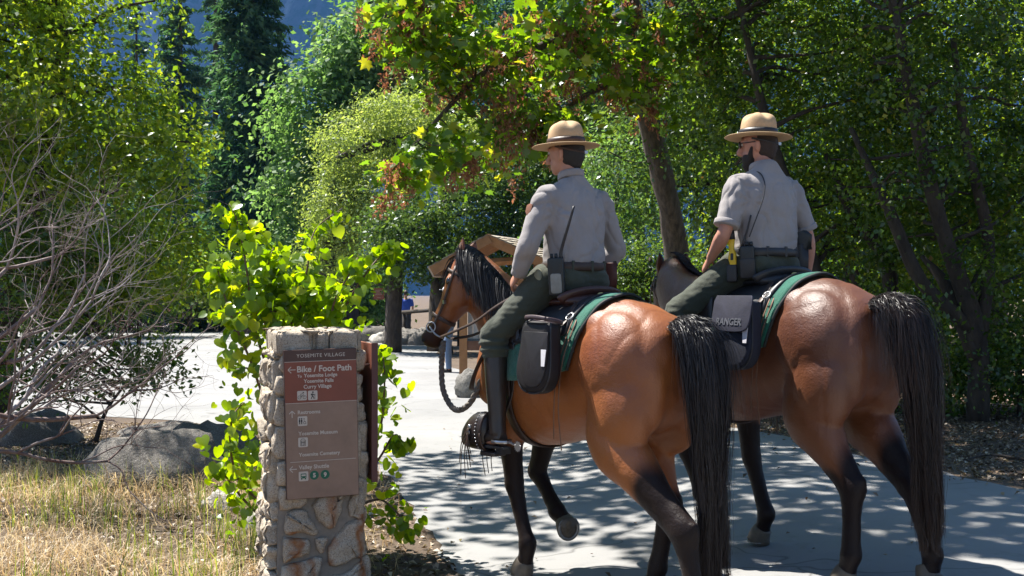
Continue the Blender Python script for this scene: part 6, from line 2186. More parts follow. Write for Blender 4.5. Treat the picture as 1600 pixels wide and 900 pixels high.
# ---------------------------------------------------------------- gear on the belts
def gear(V, H, kind):
    if kind == 'near':
        g = thing('handheld_radio', 'black two-way radio with grey speaker and long aerial at the long-sleeved rider\'s hip', 'radio', 'radios', **H)
        o = V(-0.115, 0.195, 0.105)
        U, W_, N_ = Vector((0.72, 0.69, 0.0)).normalized(), Vector((-0.03, 0.10, 1)).normalized(), None
        N_ = U.cross(W_).normalized()
        N_ = -N_ if N_.x > 0 else N_
        U = W_.cross(N_)
        rx = Matrix((U, W_, N_)).transposed()
        P_ = lambda a, b, c: o + U * a + W_ * b + N_ * c
        ob('case', MB().add(*slab(rrect(0.084, 0.20, 0.012), 0.050, P_(0, 0, -0.02), U, W_, N_, 0.006)).mesh('case'), M_RADIO, g)
        ob('speaker_panel', MB().add(*slab(rrect(0.058, 0.105, 0.012, cy=-0.035), 0.006, P_(0, 0, 0.027), U, W_, N_, 0.002)).mesh('speaker_panel'), M_GREY, g)
        for a in (-0.020, 0.004):
            ob('knob', MB().tube([P_(a, 0.097, 0.005), P_(a, 0.122, 0.005)], [0.009, 0.008], n=12).mesh('knob'), M_RADIO, g)
        ob('aerial', MB().tube([P_(0.028, 0.097, 0.0), P_(0.034, 0.14, 0.0), P_(0.075, 0.25, 0.012), P_(0.118, 0.365, 0.022)], [0.011, 0.0085, 0.008, 0.006], n=10, sub=4).mesh('aerial'), M_BLK, g)
        ob('clip', MB().box(P_(0, 0.02, -0.024), (0.03, 0.012, 0.06)).mesh('clip', False), M_STEEL, g)
        g2 = thing('belt_pouch', 'small brown pouch hanging at the long-sleeved rider\'s right hip', 'pouch', **H)
        o = V(-0.06, -0.205, 0.115)
        ob('case', MB().add(*slab([(-0.022, -0.10), (0.018, -0.10), (0.024, 0.02), (0.024, 0.07), (-0.024, 0.07), (-0.026, 0.0)], 0.030, o, (0.8, 0.6, 0), (0, 0, 1), (-0.6, -0.8, 0), 0.010)).mesh('case'), simple('red_brown_leather', (0.11, 0.032, 0.022), 0.5, 0.3, 20), g2)
        ob('strap', MB().add(*slab(rrect(0.016, 0.12, 0.004), 0.004, o + Vector((-0.02, -0.028, 0.02)), (0.8, 0.6, 0), (0, 0, 1), (-0.6, -0.8, 0), 0.001)).mesh('strap'), M_STRAP, g2)
        g3 = thing('glove', 'pale folded work glove tucked at the long-sleeved rider\'s hip beside the radio', 'glove', **H)
        o = V(0.02, 0.215, 0.10)
        gm = MB().ell(o, (0.035, 0.02, 0.05)).ell(o + Vector((0.015, 0.005, -0.035)), (0.03, 0.018, 0.025))
        ob('cloth', gm.fuse('cloth', 0.006, 3), simple('pale_olive_glove', (0.26, 0.25, 0.17), 0.85, 0.25, 25, bump=0.5), g3)
    else:
        g = thing('handheld_radio', 'large black two-way radio on the short-sleeved rider\'s belt beside a yellow tool', 'radio', 'radios', **H)
        o = V(-0.075, 0.185, 0.125)
        U = Vector((0.72, 0.69, 0.0)).normalized()
        W_ = Vector((-0.02, 0.08, 1)).normalized()
        N_ = U.cross(W_).normalized()
        N_ = -N_ if N_.x > 0 else N_
        U = W_.cross(N_)
        P_ = lambda a, b, c: o + U * a + W_ * b + N_ * c
        ob('case', MB().add(*slab(rrect(0.078, 0.175, 0.012), 0.06, P_(0, -0.02, -0.03), U, W_, N_, 0.008)).mesh('case'), M_RADIO, g)
        ob('holder', MB().add(*slab(rrect(0.084, 0.11, 0.012), 0.066, P_(0, -0.055, -0.033), U, W_, N_, 0.006)).mesh('holder'), M_BLK, g)
        for a in (0.022, 0.0):
            ob('knob', MB().tube([P_(a, 0.065, 0.0), P_(a, 0.09, 0.0)], [0.010, 0.009], n=12).mesh('knob'), M_RADIO, g)
        ob('aerial', MB().tube([P_(-0.026, 0.065, 0.0), P_(0.004, 0.15, 0.002), P_(0.03, 0.235, 0.004)], [0.008, 0.0055, 0.005], n=10, sub=4).mesh('aerial'), M_BLK, g)
        g2 = thing('stun_gun', 'yellow and black stun gun holstered on the short-sleeved rider\'s belt', 'stun gun', **H)
        o = V(0.015, 0.215, 0.16)
        ob('grip', MB().add(*slab([(-0.016, -0.075), (0.02, -0.075), (0.022, -0.01), (0.012, 0.02), (0.020, 0.075), (-0.022, 0.075), (-0.014, 0.01), (-0.024, -0.03)], 0.034, o, U, (0.1, 0, 1), N_, 0.008)).mesh('grip'), M_YEL, g2)
        ob('cap', MB().tube([o + N_ * 0.017 + Vector((0.006, 0, 0.07)), o + N_ * 0.017 + Vector((0.012, 0, 0.125))], [0.022, 0.019], n=14).mesh('cap'), M_BLK, g2)
        ob('holster', MB().add(*slab(rrect(0.058, 0.10, 0.012), 0.045, o + Vector((0, 0, -0.115)) - N_ * 0.004, U, (0, 0, 1), N_, 0.008)).mesh('holster'), M_BLK, g2)
        ob('grip_plate', MB().add(*slab(rrect(0.016, 0.05, 0.005), 0.004, o + N_ * 0.033 + Vector((0, 0, -0.03)), U, (0, 0, 1), N_, 0.001)).mesh('grip_plate'), M_BLK, g2)
        g3 = thing('pistol_holster', 'black pistol holster on the short-sleeved rider\'s right hip beside his bare forearm', 'holster', **H)
        o = V(-0.11, -0.145, 0.11)
        ob('sheath', MB().add(*slab([(-0.026, -0.12), (0.014, -0.13), (0.026, 0.0), (0.030, 0.10), (-0.028, 0.10), (-0.030, 0.0)], 0.045, o, (0.8, 0.6, 0), (0, 0, 1), (-0.6, -0.8, 0), 0.014)).mesh('sheath'), M_BLK, g3)
        ob('grip', MB().add(*slab([(-0.045, 0.05), (0.02, 0.05), (0.025, 0.14), (-0.02, 0.155), (-0.05, 0.13)], 0.03, o + Vector((-0.006, -0.008, 0.02)), (0.8, 0.6, 0), (0, 0, 1), (-0.6, -0.8, 0), 0.008)).mesh('grip'), M_RADIO, g3)
        ob('retention_strap', MB().add(*slab(rrect(0.07, 0.018, 0.004, cy=0.075), 0.004, o + Vector((-0.02, -0.045, 0.0)), (0.8, 0.6, 0), (0, 0, 1), (-0.6, -0.8, 0), 0.001)).mesh('retention_strap'), M_STRAP, g3)
        # microphone cord running up over the shoulder
        cd = thing('radio_cord', 'thin black microphone cord over the back of the short-sleeved rider', 'cord', **H)
        pts = [V(-0.112, 0.205, 0.24), V(-0.130, 0.182, 0.32), V(-0.144, 0.155, 0.40), V(-0.144, 0.128, 0.47), V(-0.122, 0.104, 0.545), V(-0.06, 0.092, 0.605), V(0.03, 0.10, 0.60)]
        ob('cable', MB().tube(pts, [0.0035] * len(pts), n=6, sub=6).mesh('cable'), M_BLK, cd)


gear(VN, hloc(NEAR), 'near')
gear(VF, hloc(FAR), 'far')
# ================================================================ stone pillar, signs, boulders
def granite(name, base=(0.43, 0.355, 0.265), stain=True, dark=0.5):
    t = NT(name)
    vec = t.coord()
    f = t.noise(3.0, 4, 0.6, vec)
    c = t.ramp(f, [(0.3, tuple(x * 0.72 for x in base)), (0.7, tuple(min(1, x * 1.25) for x in base))])
    vo = t.n('ShaderNodeTexVoronoi')
    vo.inputs['Scale'].default_value = 260
    t.t.links.new(vec, vo.inputs['Vector'])
    sp = t.ramp(vo.outputs['Color'], [(0.22, (1, 1, 1)), (0.30, (0, 0, 0))])
    c = t.mix(t.math('MULTIPLY', sp, dark + 0.05), c, (0.06, 0.055, 0.05))
    sp2 = t.ramp(vo.outputs['Color'], [(0.72, (0, 0, 0)), (0.8, (1, 1, 1))])
    c = t.mix(t.math('MULTIPLY', sp2, 0.35), c, (0.62, 0.59, 0.54))
    if stain:
        sx = t.n('ShaderNodeSeparateXYZ')
        t.t.links.new(vec, sx.inputs[0])
        wob = t.math('MULTIPLY', t.math('SUBTRACT', t.noise(7, 3, 0.6, vec), 0.5), 0.16)
        x = t.math('ADD', sx.outputs['X'], wob)
        tot = None
        for x0, w, z1, k in ((-0.125, 0.035, 0.36, 0.95), (0.235, 0.04, 0.43, 1.0), (0.055, 0.032, 0.56, 0.75), (-0.05, 0.03, 0.23, 0.7), (-0.20, 0.02, 0.5, 0.3)):
            d = t.math('ABSOLUTE', t.math('SUBTRACT', x, x0))
            mk = t.math('MULTIPLY', t.math('SUBTRACT', 1.0, t.math('DIVIDE', d, w), True), k)
            mk = t.math('MULTIPLY', mk, t.math('LESS_THAN', sx.outputs['Z'], z1))
            mk = t.math('MULTIPLY', mk, t.math('LESS_THAN', sx.outputs['Y'], -0.2))
            tot = mk if tot is None else t.math('MAXIMUM', tot, mk)
        rust = t.mix(t.noise(30, 3, 0.6, vec), (0.20, 0.055, 0.016), (0.36, 0.16, 0.05))
        c = t.mix(tot, c, rust)
    b = t.bsdf(Base_Color=c, Roughness=0.9)
    h = t.math('ADD', t.noise(40, 5, 0.7, vec), t.math('MULTIPLY', t.noise(9, 3, 0.6, vec), 1.5))
    t.t.links.new(t.bump(h, 0.7, 0.02), b.inputs['Normal'])
    return t.m


M_GRAN = granite('pillar_granite')
M_MORT = simple('mortar', (0.25, 0.22, 0.185), 0.95, 0.2, 30, bump=0.6, bscale=60)
SPX = 290.0
PX0, PY0 = -1.118, 6.2 + 0.26
PIL = thing('stone_pillar', 'rough granite stone pillar carrying the brown direction sign', 'pillar', loc=(PX0, PY0, 0.0), rz=R(19))
prg = np.random.default_rng(9)
taper = lambda z: 0.205 + 0.030 * (1 - z / 1.4)
cm = MB()
v = []
for z in (0.0, 1.36):
    w = taper(z) - 0.006
    v += [(-w, -w, z), (w, -w, z), (w, w, z), (-w, w, z)]
cm.add(v, [[3, 2, 1, 0], [4, 5, 6, 7], [0, 1, 5, 4], [1, 2, 6, 5], [2, 3, 7, 6], [3, 0, 4, 7]])
ob('mortar_core', cm.mesh('mortar_core', False), M_MORT, PIL)


def stone(outline, th, o, U, V_, N_, bulge=0.018, seed=0.0):
    P = np.array(outline, float)
    P = catmull(np.vstack([P, P[:1]]), 3)[:-1]
    P = P + prg.normal(size=P.shape) * 0.0022
    v, f = slab(P, th, o, U, V_, N_, min(0.022, th * 0.35), bulge, 4, 3)
    me = bpy.data.meshes.new('stone')
    me.from_pydata([tuple(q) for q in v], [], f)
    co = get_co(me).astype(float)
    me.update()
    no = get_no(me).astype(float)
    set_co(me, co + no * (0.017 * ns(co, 13, (seed, 0, 0)) + 0.009 * ns(co, 34, (0, seed, 0)))[:, None])
    smooth(me)
    return ob('stone', me, M_GRAN, PIL)


def fpx(pts, shrink=0.0):
    c = np.mean(np.array(pts, float), 0)
    return [((x - 494) / SPX * 0.80, CAM_H - (y - 460) / SPX) for x, y in pts]


front = [[(428, 800), (440, 797), (465, 798), (475, 812), (487, 826), (485, 835), (462, 833), (428, 831)],
         [(477, 790), (498, 776), (545, 770), (541, 785), (534, 808), (528, 822), (520, 829), (503, 820), (488, 812)],
         [(560, 768), (578, 768), (579, 812), (553, 812), (553, 790)], [(486, 843), (508, 842), (506, 855), (499, 866), (490, 858)],
         [(547, 822), (577, 816), (582, 840), (581, 876), (560, 880), (513, 888), (512, 862), (522, 847)], [(424, 838), (470, 845), (475, 862), (465, 867), (445, 870), (424, 877)],
         [(422, 884), (455, 876), (495, 870), (498, 880), (490, 900), (485, 932), (420, 934)], [(540, 900), (565, 890), (582, 884), (584, 934), (500, 934), (515, 905)],
         [(418, 553), (440, 551), (470, 556), (470, 580), (420, 581)], [(412, 586), (466, 585), (466, 615), (412, 617)], [(411, 622), (466, 621), (468, 660), (410, 662)], [(410, 667), (466, 667), (466, 712), (410, 716)], [(412, 721), (470, 719), (470, 754), (414, 756)],
         [(420, 762), (462, 760), (470, 778), (455, 792), (421, 794)], [(530, 556), (562, 555), (567, 610), (532, 612)], [(532, 618), (568, 616), (570, 668), (532, 670)], [(530, 676), (571, 674), (574, 742), (532, 740)], [(545, 747), (576, 748), (577, 763), (548, 764)],
         [(476, 556), (526, 556), (526, 640), (474, 640)], [(474, 646), (526, 646), (524, 730), (476, 730)]]
for k, pts in enumerate(front):
    o2 = fpx(pts)
    zc = np.mean([q[1] for q in o2])
    stone(o2, 0.075, (0, -taper(zc) + 0.045, 0), (1, 0, 0), (0, 0, 1), (0, -1, 0), 0.010, k * 3.1)
for fi, (U, N_) in enumerate((((0, -1, 0), (-1, 0, 0)), ((0, 1, 0), (1, 0, 0)), ((-1, 0, 0), (0, 1, 0)))):
    z = 0.02
    while z < 1.28:
        h = prg.uniform(0.10, 0.19)
        h = min(h, 1.33 - z)
        x = -taper(z) + 0.012
        while x < taper(z) - 0.05:
            w = prg.uniform(0.11, 0.24)
            w = min(w, taper(z) - 0.012 - x)
            if w > 0.045:
                j = lambda: prg.uniform(-0.012, 0.012)
                g = 0.009
                out = [(x + g + j(), z + g + j()), (x + w * 0.5, z + g + j()), (x + w - g + j(), z + g + j()), (x + w - g + j(), z + h * 0.5), (x + w - g + j(), z + h - g + j()), (x + w * 0.5, z + h - g + j()), (x + g + j(), z + h - g + j()), (x + g + j(), z + h * 0.5)]
                o_ = Vector(N_) * (taper(z) - 0.045)
                stone(out, prg.uniform(0.075, 0.105), o_, U, (0, 0, 1), N_, 0.014, prg.uniform(0, 99))
            x += w
        z += h
# cap stones
for (x0, x1, y0, y1, z0, z1) in ((-0.228, -0.03, -0.240, -0.02, 1.305, 1.43), (-0.025, 0.05, -0.232, 0.0, 1.31, 1.425), (0.056, 0.228, -0.24, -0.01, 1.315, 1.43), (-0.228, -0.02, -0.01, 0.228, 1.31, 1.435), (-0.01, 0.228, 0.0, 0.228, 1.31, 1.43)):
    cx, cy = (x0 + x1) / 2, (y0 + y1) / 2
    out = rrect(x1 - x0, y1 - y0, 0.03, 4, cx, cy)
    stone(out, z1 - z0, (0, 0, z0), (1, 0, 0), (0, 1, 0), (0, 0, 1), 0.010, cx * 40)

# ---- direction sign on the front
def flat(name, col, rough=0.45, var=0.10):
    return simple(name, col, rough, var, 9, spec=0.35, bump=0.05, bscale=200)


S_DK, S_RED, S_TAN = flat('sign_dark_brown', (0.075, 0.036, 0.028)), flat('sign_red_brown', (0.21, 0.060, 0.036)), flat('sign_taupe', (0.265, 0.170, 0.122), 0.45, 0.18)
S_W, S_K, S_G = flat('sign_cream', (0.54, 0.47, 0.40)), flat('sign_black', (0.02, 0.018, 0.018)), flat('sign_green', (0.008, 0.11, 0.062))
SG = thing('direction_sign', 'brown direction board with white lettering, arrows and pictograms on the stone pillar', 'sign', loc=(PX0, PY0, 0), rz=R(19))
SGm = Matrix.Translation((PX0, PY0, 0)) @ Matrix.Rotation(R(5), 4, 'Z')
SC = (0.005, fpx([(494.5, 661)])[0][1])
ROLL = R(1.2)
cr_, sr_ = math.cos(ROLL), math.sin(ROLL)
SU, SV = Vector((cr_, 0, sr_)), Vector((-sr_, 0, cr_))
SY = -0.278


def sp_(px, py, dz=0.0):
    """sign-plane point for a pixel of the photograph's sign (corners mapped to the board)"""
    # remove the photograph's slant: bilinear in the four board corners
    tl, tr, br, bl = np.array([440, 548]), np.array([555.5, 543]), np.array([558.5, 769.5]), np.array([446.5, 780])
    u, v = 0.5, 0.5
    for _ in range(8):
        p = (1 - u) * (1 - v) * tl + u * (1 - v) * tr + u * v * br + (1 - u) * v * bl
        du = (1 - v) * (tr - tl) + v * (br - bl)
        dv = (1 - u) * (bl - tl) + u * (br - tr)
        J = np.array([du, dv]).T
        d = np.linalg.solve(J, np.array([px, py]) - p)
        u += d[0]
        v += d[1]
    return (u - 0.5) * BW, (0.5 - v) * BH


BW, BH = 0.385, 0.792


def spos(u, v, n=0.0):
    return Vector((SC[0], SY - n, SC[1])) + SU * u + SV * v


ob('backing_board', MB().add(*slab(rrect(BW + 0.006, BH + 0.006, 0.004), 0.030, spos(0, 0, -0.030), SU, SV, (0, -1, 0), 0.002)).mesh('backing_board', False), S_DK, SG)


def panel(name, v0, v1, mat, n=0.002):
    return ob(name, MB().add(*slab([(-BW / 2, v0), (BW / 2, v0), (BW / 2, v1), (-BW / 2, v1)], n, spos(0, 0, 0.0005), SU, SV, (0, -1, 0), 0.0004)).mesh(name, False), mat, SG)


vA = sp_(498, 563)[1]
vB = sp_(498, 627)[1]
hdr = panel('header_panel', vA, BH / 2, S_DK)
red = panel('route_panel', vB, vA, S_RED)
tan = panel('services_panel', -BH / 2, vB, S_TAN)
for nm_, py, a, b in (('rule_line', 563, -BW / 2, BW / 2), ('rule_line', 627, -BW / 2, BW / 2), ('rule_line', 718, -BW / 2 + 0.02, BW / 2 - 0.012)):
    vv = sp_(498, py)[1]
    ob(nm_, MB().add(*slab([(a, vv - 0.0012), (b, vv - 0.0012), (b, vv + 0.0012), (a, vv + 0.0012)], 0.002, spos(0, 0, 0.0022), SU, SV, (0, -1, 0), 0.0002)).mesh(nm_, False), S_W, SG)


def put_text(txt, px, py, px1, py1, parent, bold=0.0, mat=None, sp=1.0):
    me = textmesh(txt, 0.1, bold, 'LEFT', 0.0006, sp)
    co = get_co(me).astype(float)
    x0, x1 = co[:, 0].min(), co[:, 0].max()
    a, b = sp_(px, py), sp_(px1, py1)
    w = b[0] - a[0]
    k = w / (x1 - x0)
    co[:, 0] -= x0
    out = [tuple(spos(a[0] + q[0] * k, a[1] + q[1] * k, 0.0034 + q[2] * 0.5)) for q in co]
    set_co(me, out)
    return ob('lettering', me, mat or S_W, parent)


put_text('YOSEMITE VILLAGE', 459.5, 558.3, 537.5, 555.2, hdr, 0.0, None, 1.12)
put_text('Bike / Foot Path', 460.5, 581.0, 548.0, 577.0, red, 0.0022)
put_text('To', 461, 589.3, 468, 589, red, 0.0022)
put_text('Yosemite Lodge', 471, 588.8, 525, 586.5, red, 0.0022)
put_text('Yosemite Falls', 471, 597.6, 519, 595.6, red, 0.0022)
put_text('Curry Village', 471, 606.4, 515.5, 604.4, red, 0.0022)
put_text('Restrooms', 462, 646.3, 497.5, 644.6, tan, 0.0022)
put_text('Yosemite Museum', 463, 679.5, 525, 675.8, tan, 0.0022)
put_text('Yosemite Cemetery', 464, 712.4, 529, 708.5, tan, 0.0022)
put_text('Valley Shuttle', 464, 732.4, 511.5, 729.6, tan, 0.0022)


def bars(name, segs, w, mat, parent, n=0.0034, closed=False):
    """strokes in the sign plane given as sign-plane u,v point lists"""
    m = MB()
    for s in segs:
        m.tube([spos(u, v, n) for u, v in s], [(w, 0.0008)] * len(s), n=6, ref=(0, -1, 0))
    return ob(name, m.mesh(name, False), mat, parent)


def arrow(px, py, ang, L, parent):
    u, v = sp_(px, py)
    c, s = math.cos(ang), math.sin(ang)
    T = lambda x, y: (u + x * c - y * s, v + x * s + y * c)
    bars('arrow', [[T(-L / 2, 0), T(L / 2, 0)], [T(L / 2 - L * 0.42, L * 0.42), T(L / 2, 0)], [T(L / 2 - L * 0.42, -L * 0.42), T(L / 2, 0)]], 0.0021, S_W, parent)


arrow(452, 577.5, math.pi, 0.040, red)
arrow(453, 647, math.pi / 2, 0.036, tan)
arrow(455.5, 732.5, math.pi, 0.038, tan)


def icon(px, py, parent):
    u, v = sp_(px, py)
    s = 0.051
    ic = ob('pictogram', MB().add(*slab(rrect(s, s, 0.006, 4, u, v), 0.0012, spos(0, 0, 0.0024), SU, SV, (0, -1, 0), 0.0003)).mesh('pictogram', False), S_W, parent)
    return u, v


def disc(name, u, v, r, mat, parent, n=0.0036, th=0.001):
    return ob(name, MB().add(*slab(circ(r, 20, u, v), th, spos(0, 0, n), SU, SV, (0, -1, 0), 0.0002)).mesh(name, False), mat, parent)


def ringseg(u, v, r):
    return [(u + r * math.cos(a), v + r * math.sin(a)) for a in np.linspace(0, 2 * math.pi, 17)]


N2 = 0.0042
u, v = icon(468.5, 617.3, red)
bars('bicycle_glyph', [ringseg(u - 0.0135, v - 0.009, 0.0085), ringseg(u + 0.0135, v - 0.009, 0.0085), [(u - 0.0135, v - 0.009), (u - 0.004, v - 0.007), (u + 0.008, v + 0.004), (u + 0.0135, v - 0.009)], [(u - 0.004, v - 0.007), (u - 0.008, v + 0.006)], [(u - 0.009, v + 0.008), (u + 0.004, v + 0.012), (u + 0.008, v + 0.003)], [(u - 0.008, v + 0.006), (u + 0.002, v + 0.001), (u - 0.003, v - 0.007)]], 0.0010, S_K, red, N2)
disc('bicycle_glyph', u + 0.007, v + 0.016, 0.0036, S_K, red, N2)
u, v = icon(485.5, 616.6, red)
bars('hiker_glyph', [[(u - 0.001, v + 0.010), (u - 0.002, v - 0.003), (u - 0.009, v - 0.019)], [(u - 0.002, v - 0.003), (u + 0.005, v - 0.010), (u + 0.006, v - 0.019)], [(u, v + 0.008), (u + 0.007, v + 0.001), (u + 0.011, v + 0.003)]], 0.0021, S_K, red, N2)
bars('hiker_glyph', [[(u + 0.012, v + 0.008), (u + 0.011, v - 0.020)]], 0.0009, S_K, red, N2)
bars('hiker_glyph', [[(u - 0.007, v + 0.009), (u - 0.007, v + 0.000)]], 0.0030, S_K, red, N2)
disc('hiker_glyph', u + 0.001, v + 0.017, 0.0042, S_K, red, N2)
u, v = icon(469.5, 657, tan)
for du in (-0.016, -0.005):
    disc('person_glyph', u + du, v + 0.013, 0.0036, S_K, tan, N2)
    bars('person_glyph', [[(u + du, v + 0.008), (u + du, v - 0.004)]], 0.0038, S_K, tan, N2)
    bars('person_glyph', [[(u + du - 0.0016, v - 0.003), (u + du - 0.0016, v - 0.016)], [(u + du + 0.0016, v - 0.003), (u + du + 0.0016, v - 0.016)]], 0.0012, S_K, tan, N2)
bars('wheelchair_glyph', [ringseg(u + 0.011, v - 0.009, 0.0065), [(u + 0.008, v + 0.008), (u + 0.009, v - 0.003), (u + 0.016, v - 0.003), (u + 0.019, v - 0.014)]], 0.0011, S_K, tan, N2)
disc('wheelchair_glyph', u + 0.008, v + 0.012, 0.0028, S_K, tan, N2)
u, v = icon(470.5, 690, tan)
bars('museum_glyph', [[(u - 0.013, v - 0.018), (u - 0.013, v + 0.010), (u - 0.007, v + 0.018), (u + 0.007, v + 0.018), (u + 0.013, v + 0.010), (u + 0.013, v - 0.018), (u - 0.013, v - 0.018)], [(u, v - 0.016), (u, v + 0.012)], [(u - 0.010, v), (u + 0.010, v)], [(u - 0.008, v - 0.015), (u - 0.008, v + 0.010)], [(u + 0.008, v - 0.015), (u + 0.008, v + 0.010)]], 0.0012, S_K, tan, N2)
u, v = icon(471.5, 743, tan)
S_BUS = S_G
ob('bus_glyph', MB().add(*slab(rrect(0.030, 0.026, 0.004, 4, u, v + 0.002), 0.001, spos(0, 0, N2 - 0.0006), SU, SV, (0, -1, 0), 0.0002)).mesh('bus_glyph', False), S_G, tan)
ob('bus_window', MB().add(*slab(rrect(0.023, 0.009, 0.002, 4, u, v + 0.006), 0.001, spos(0, 0, N2 + 0.0006), SU, SV, (0, -1, 0), 0.0002)).mesh('bus_window', False), S_W, tan)
for du in (-0.010, 0.010):
    bars('bus_glyph', [[(u + du, v - 0.010), (u + du, v - 0.017)]], 0.003, S_G, tan, N2)
    disc('bus_lamp', u + du, v - 0.005, 0.0022, S_W, tan, N2 + 0.0006)
for ch, px, py in (('5', 488.3, 741.0), ('9', 505.3, 739.6)):
    u, v = sp_(px, py)
    dd = disc('route_disc', u, v, 0.0245, S_G, tan, 0.0024)
    me = textmesh(ch, 0.032, 0.0012, 'CENTER', 0.0005)
    co = get_co(me).astype(float)
    co[:, 0] -= (co[:, 0].min() + co[:, 0].max()) / 2
    co[:, 1] -= (co[:, 1].min() + co[:, 1].max()) / 2
    set_co(me, [tuple(spos(u + q[0], v + q[1], 0.0042 + q[2] * 0.5)) for q in co])
    ob('lettering', me, S_W, dd)

# ---- second board, edge-on beside the pillar
S2 = thing('side_sign', 'red-brown board seen edge-on, bolted to the right flank of the stone pillar', 'sign', loc=(PX0, PY0, 0), rz=R(19))
ax0, ax1 = Vector((0.292, -0.225, 0)), Vector((0.292, 0.24, 0))
Ud = (ax1 - ax0).normalized()
Nd = Vector((Ud.y, -Ud.x, 0))
ob('board', MB().add(*slab(rrect((ax1 - ax0).length, 0.755, 0.004, cx=(ax1 - ax0).length / 2, cy=0.98), 0.024, ax0 + Nd * 0.0, Ud, (0, 0, 1), Nd, 0.002)).mesh('board', False), flat('sign_back_red', (0.21, 0.075, 0.05)), S2)
ob('edge_trim', MB().box(ax0 + Nd * 0.012 - Ud * 0.004 + Vector((0, 0, 0.98)), (0.034, 0.012, 0.765), Matrix.Rotation(math.atan2(Ud.y, Ud.x) + math.pi / 2, 3, 'Z')).mesh('edge_trim', False), flat('sign_edge_red', (0.10, 0.034, 0.030)), S2)
for z in (1.24, 0.72):
    ob('bolt', MB().tube([ax0 + Ud * 0.07 + Vector((-0.09, 0, z)), ax0 + Ud * 0.07 + Vector((0.0, 0, z))], [0.006, 0.006], n=8).mesh('bolt'), M_STEEL, S2)


# ---- boulders
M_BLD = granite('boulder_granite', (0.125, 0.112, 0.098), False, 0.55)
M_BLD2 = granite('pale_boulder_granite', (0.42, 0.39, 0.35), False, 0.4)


def boulder(name, label, c, r, seed, mat, rot=0.0, group='boulders beside the path', rough=1.0):
    v, f = ellipsoid((0, 0, 0), r, Matrix.Rotation(rot, 3, 'Z'), 28, 18)
    me = bpy.data.meshes.new(name)
    me.from_pydata([tuple(q) for q in v], [], f)
    co = get_co(me).astype(float)
    me.update()
    n = unit(co)
    s = max(r)
    k = 0.30 * ns(n, 1.3, (seed, 0, 0)) + 0.16 * ns(n, 3.1, (0, seed, 0)) + 0.06 * ns(n, 8, (0, 0, seed))
    # flat broken facets
    fr_ = np.random.default_rng(int(seed * 10))
    for _ in range(4):
        d = unit(fr_.normal(size=3))
        dist = np.sum(n * d, 1)
        k = np.minimum(k, 0.82 / np.maximum(dist, 0.2) - 1 + 0.04 * ns(n, 5, (seed, 3, 0)))
    set_co(me, co * (1 + k * rough)[:, None])
    smooth(me)
    root = thing(name, label, 'boulder', group, loc=c)
    ob('rock', me, mat, root)
    return root


c = GP(215, 770)
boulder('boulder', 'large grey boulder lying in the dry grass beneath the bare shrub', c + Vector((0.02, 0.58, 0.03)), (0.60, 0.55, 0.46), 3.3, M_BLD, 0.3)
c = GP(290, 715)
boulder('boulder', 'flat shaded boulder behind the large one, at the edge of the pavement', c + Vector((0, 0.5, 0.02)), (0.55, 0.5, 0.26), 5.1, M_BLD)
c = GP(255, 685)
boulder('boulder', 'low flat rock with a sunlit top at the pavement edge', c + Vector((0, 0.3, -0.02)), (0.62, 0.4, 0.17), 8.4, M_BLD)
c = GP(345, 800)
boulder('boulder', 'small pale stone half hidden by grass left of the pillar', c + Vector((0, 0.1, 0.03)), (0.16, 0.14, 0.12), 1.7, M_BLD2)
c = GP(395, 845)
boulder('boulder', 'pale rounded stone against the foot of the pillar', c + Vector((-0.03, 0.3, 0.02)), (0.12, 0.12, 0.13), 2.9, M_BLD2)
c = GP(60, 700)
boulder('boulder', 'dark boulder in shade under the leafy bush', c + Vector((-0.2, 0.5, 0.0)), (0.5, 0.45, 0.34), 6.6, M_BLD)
c = GP(735, 622)
boulder('boulder', 'grey boulder at the foot of the shelter post', c + Vector((0, 0.15, 0.16)), (0.24, 0.22, 0.28), 4.4, granite('post_boulder_granite', (0.15, 0.14, 0.125), False, 0.5))
for k, (px, py, d, rx, rz_, lab) in enumerate(((582, 506, 40, 0.75, 0.42, 'dark rounded boulder below the hanging brown sign'), (593, 508, 39, 0.35, 0.25, 'small pale boulder beside the sign post'), (622, 512, 38, 0.55, 0.40, 'grey boulder right of the sign post'), (645, 514, 37.5, 0.75, 0.36, 'long low boulder below the rail'), (662, 512, 37, 0.5, 0.4, 'grey boulder nearest the horse muzzle'))):
    g_ = GP(px, py)
    p_ = gp((px - 800) * d / FPX, d)
    boulder('boulder', lab, p_ + Vector((0, 0, rz_ * 0.4)), (rx, 0.5, rz_), 11 + k * 1.3, M_BLD if k != 1 else M_BLD2)
# ================================================================ shelter, far signs, people, bicycles
W_POST = simple('cedar_post', (0.30, 0.145, 0.06), 0.7, 0.3, 8, bump=0.4)
W_PALE = simple('weathered_fascia', (0.42, 0.31, 0.22), 0.8, 0.3, 10, bump=0.4)
W_DARK = simple('dark_timber', (0.045, 0.035, 0.028), 0.8, 0.3, 10, bump=0.4)
M_SHG = [simple('shingle_grey_%d' % i, c, 0.9, 0.3, 14, bump=0.6) for i, c in enumerate(((0.30, 0.26, 0.20), (0.37, 0.33, 0.26), (0.24, 0.20, 0.155), (0.33, 0.27, 0.19)))]
KD = 22.0
SK = thing('notice_shelter', 'wooden notice shelter with a shingled gable roof behind the orange bay horse', 'shelter', loc=gp((752 - 800) * KD / FPX, KD))
k0 = SK.location.copy()
ks = FPX / KD
ap = PT(763, 367, KD)
el = PT(672, 418, KD)
er = PT(850, 405, KD)
DEP = 1.5
# roof: gable faces the camera turned a little; ridge runs away from the camera
ridge_dir = Vector((0.35, 1, 0)).normalized()
def kl(p):
    return Vector(p) - k0


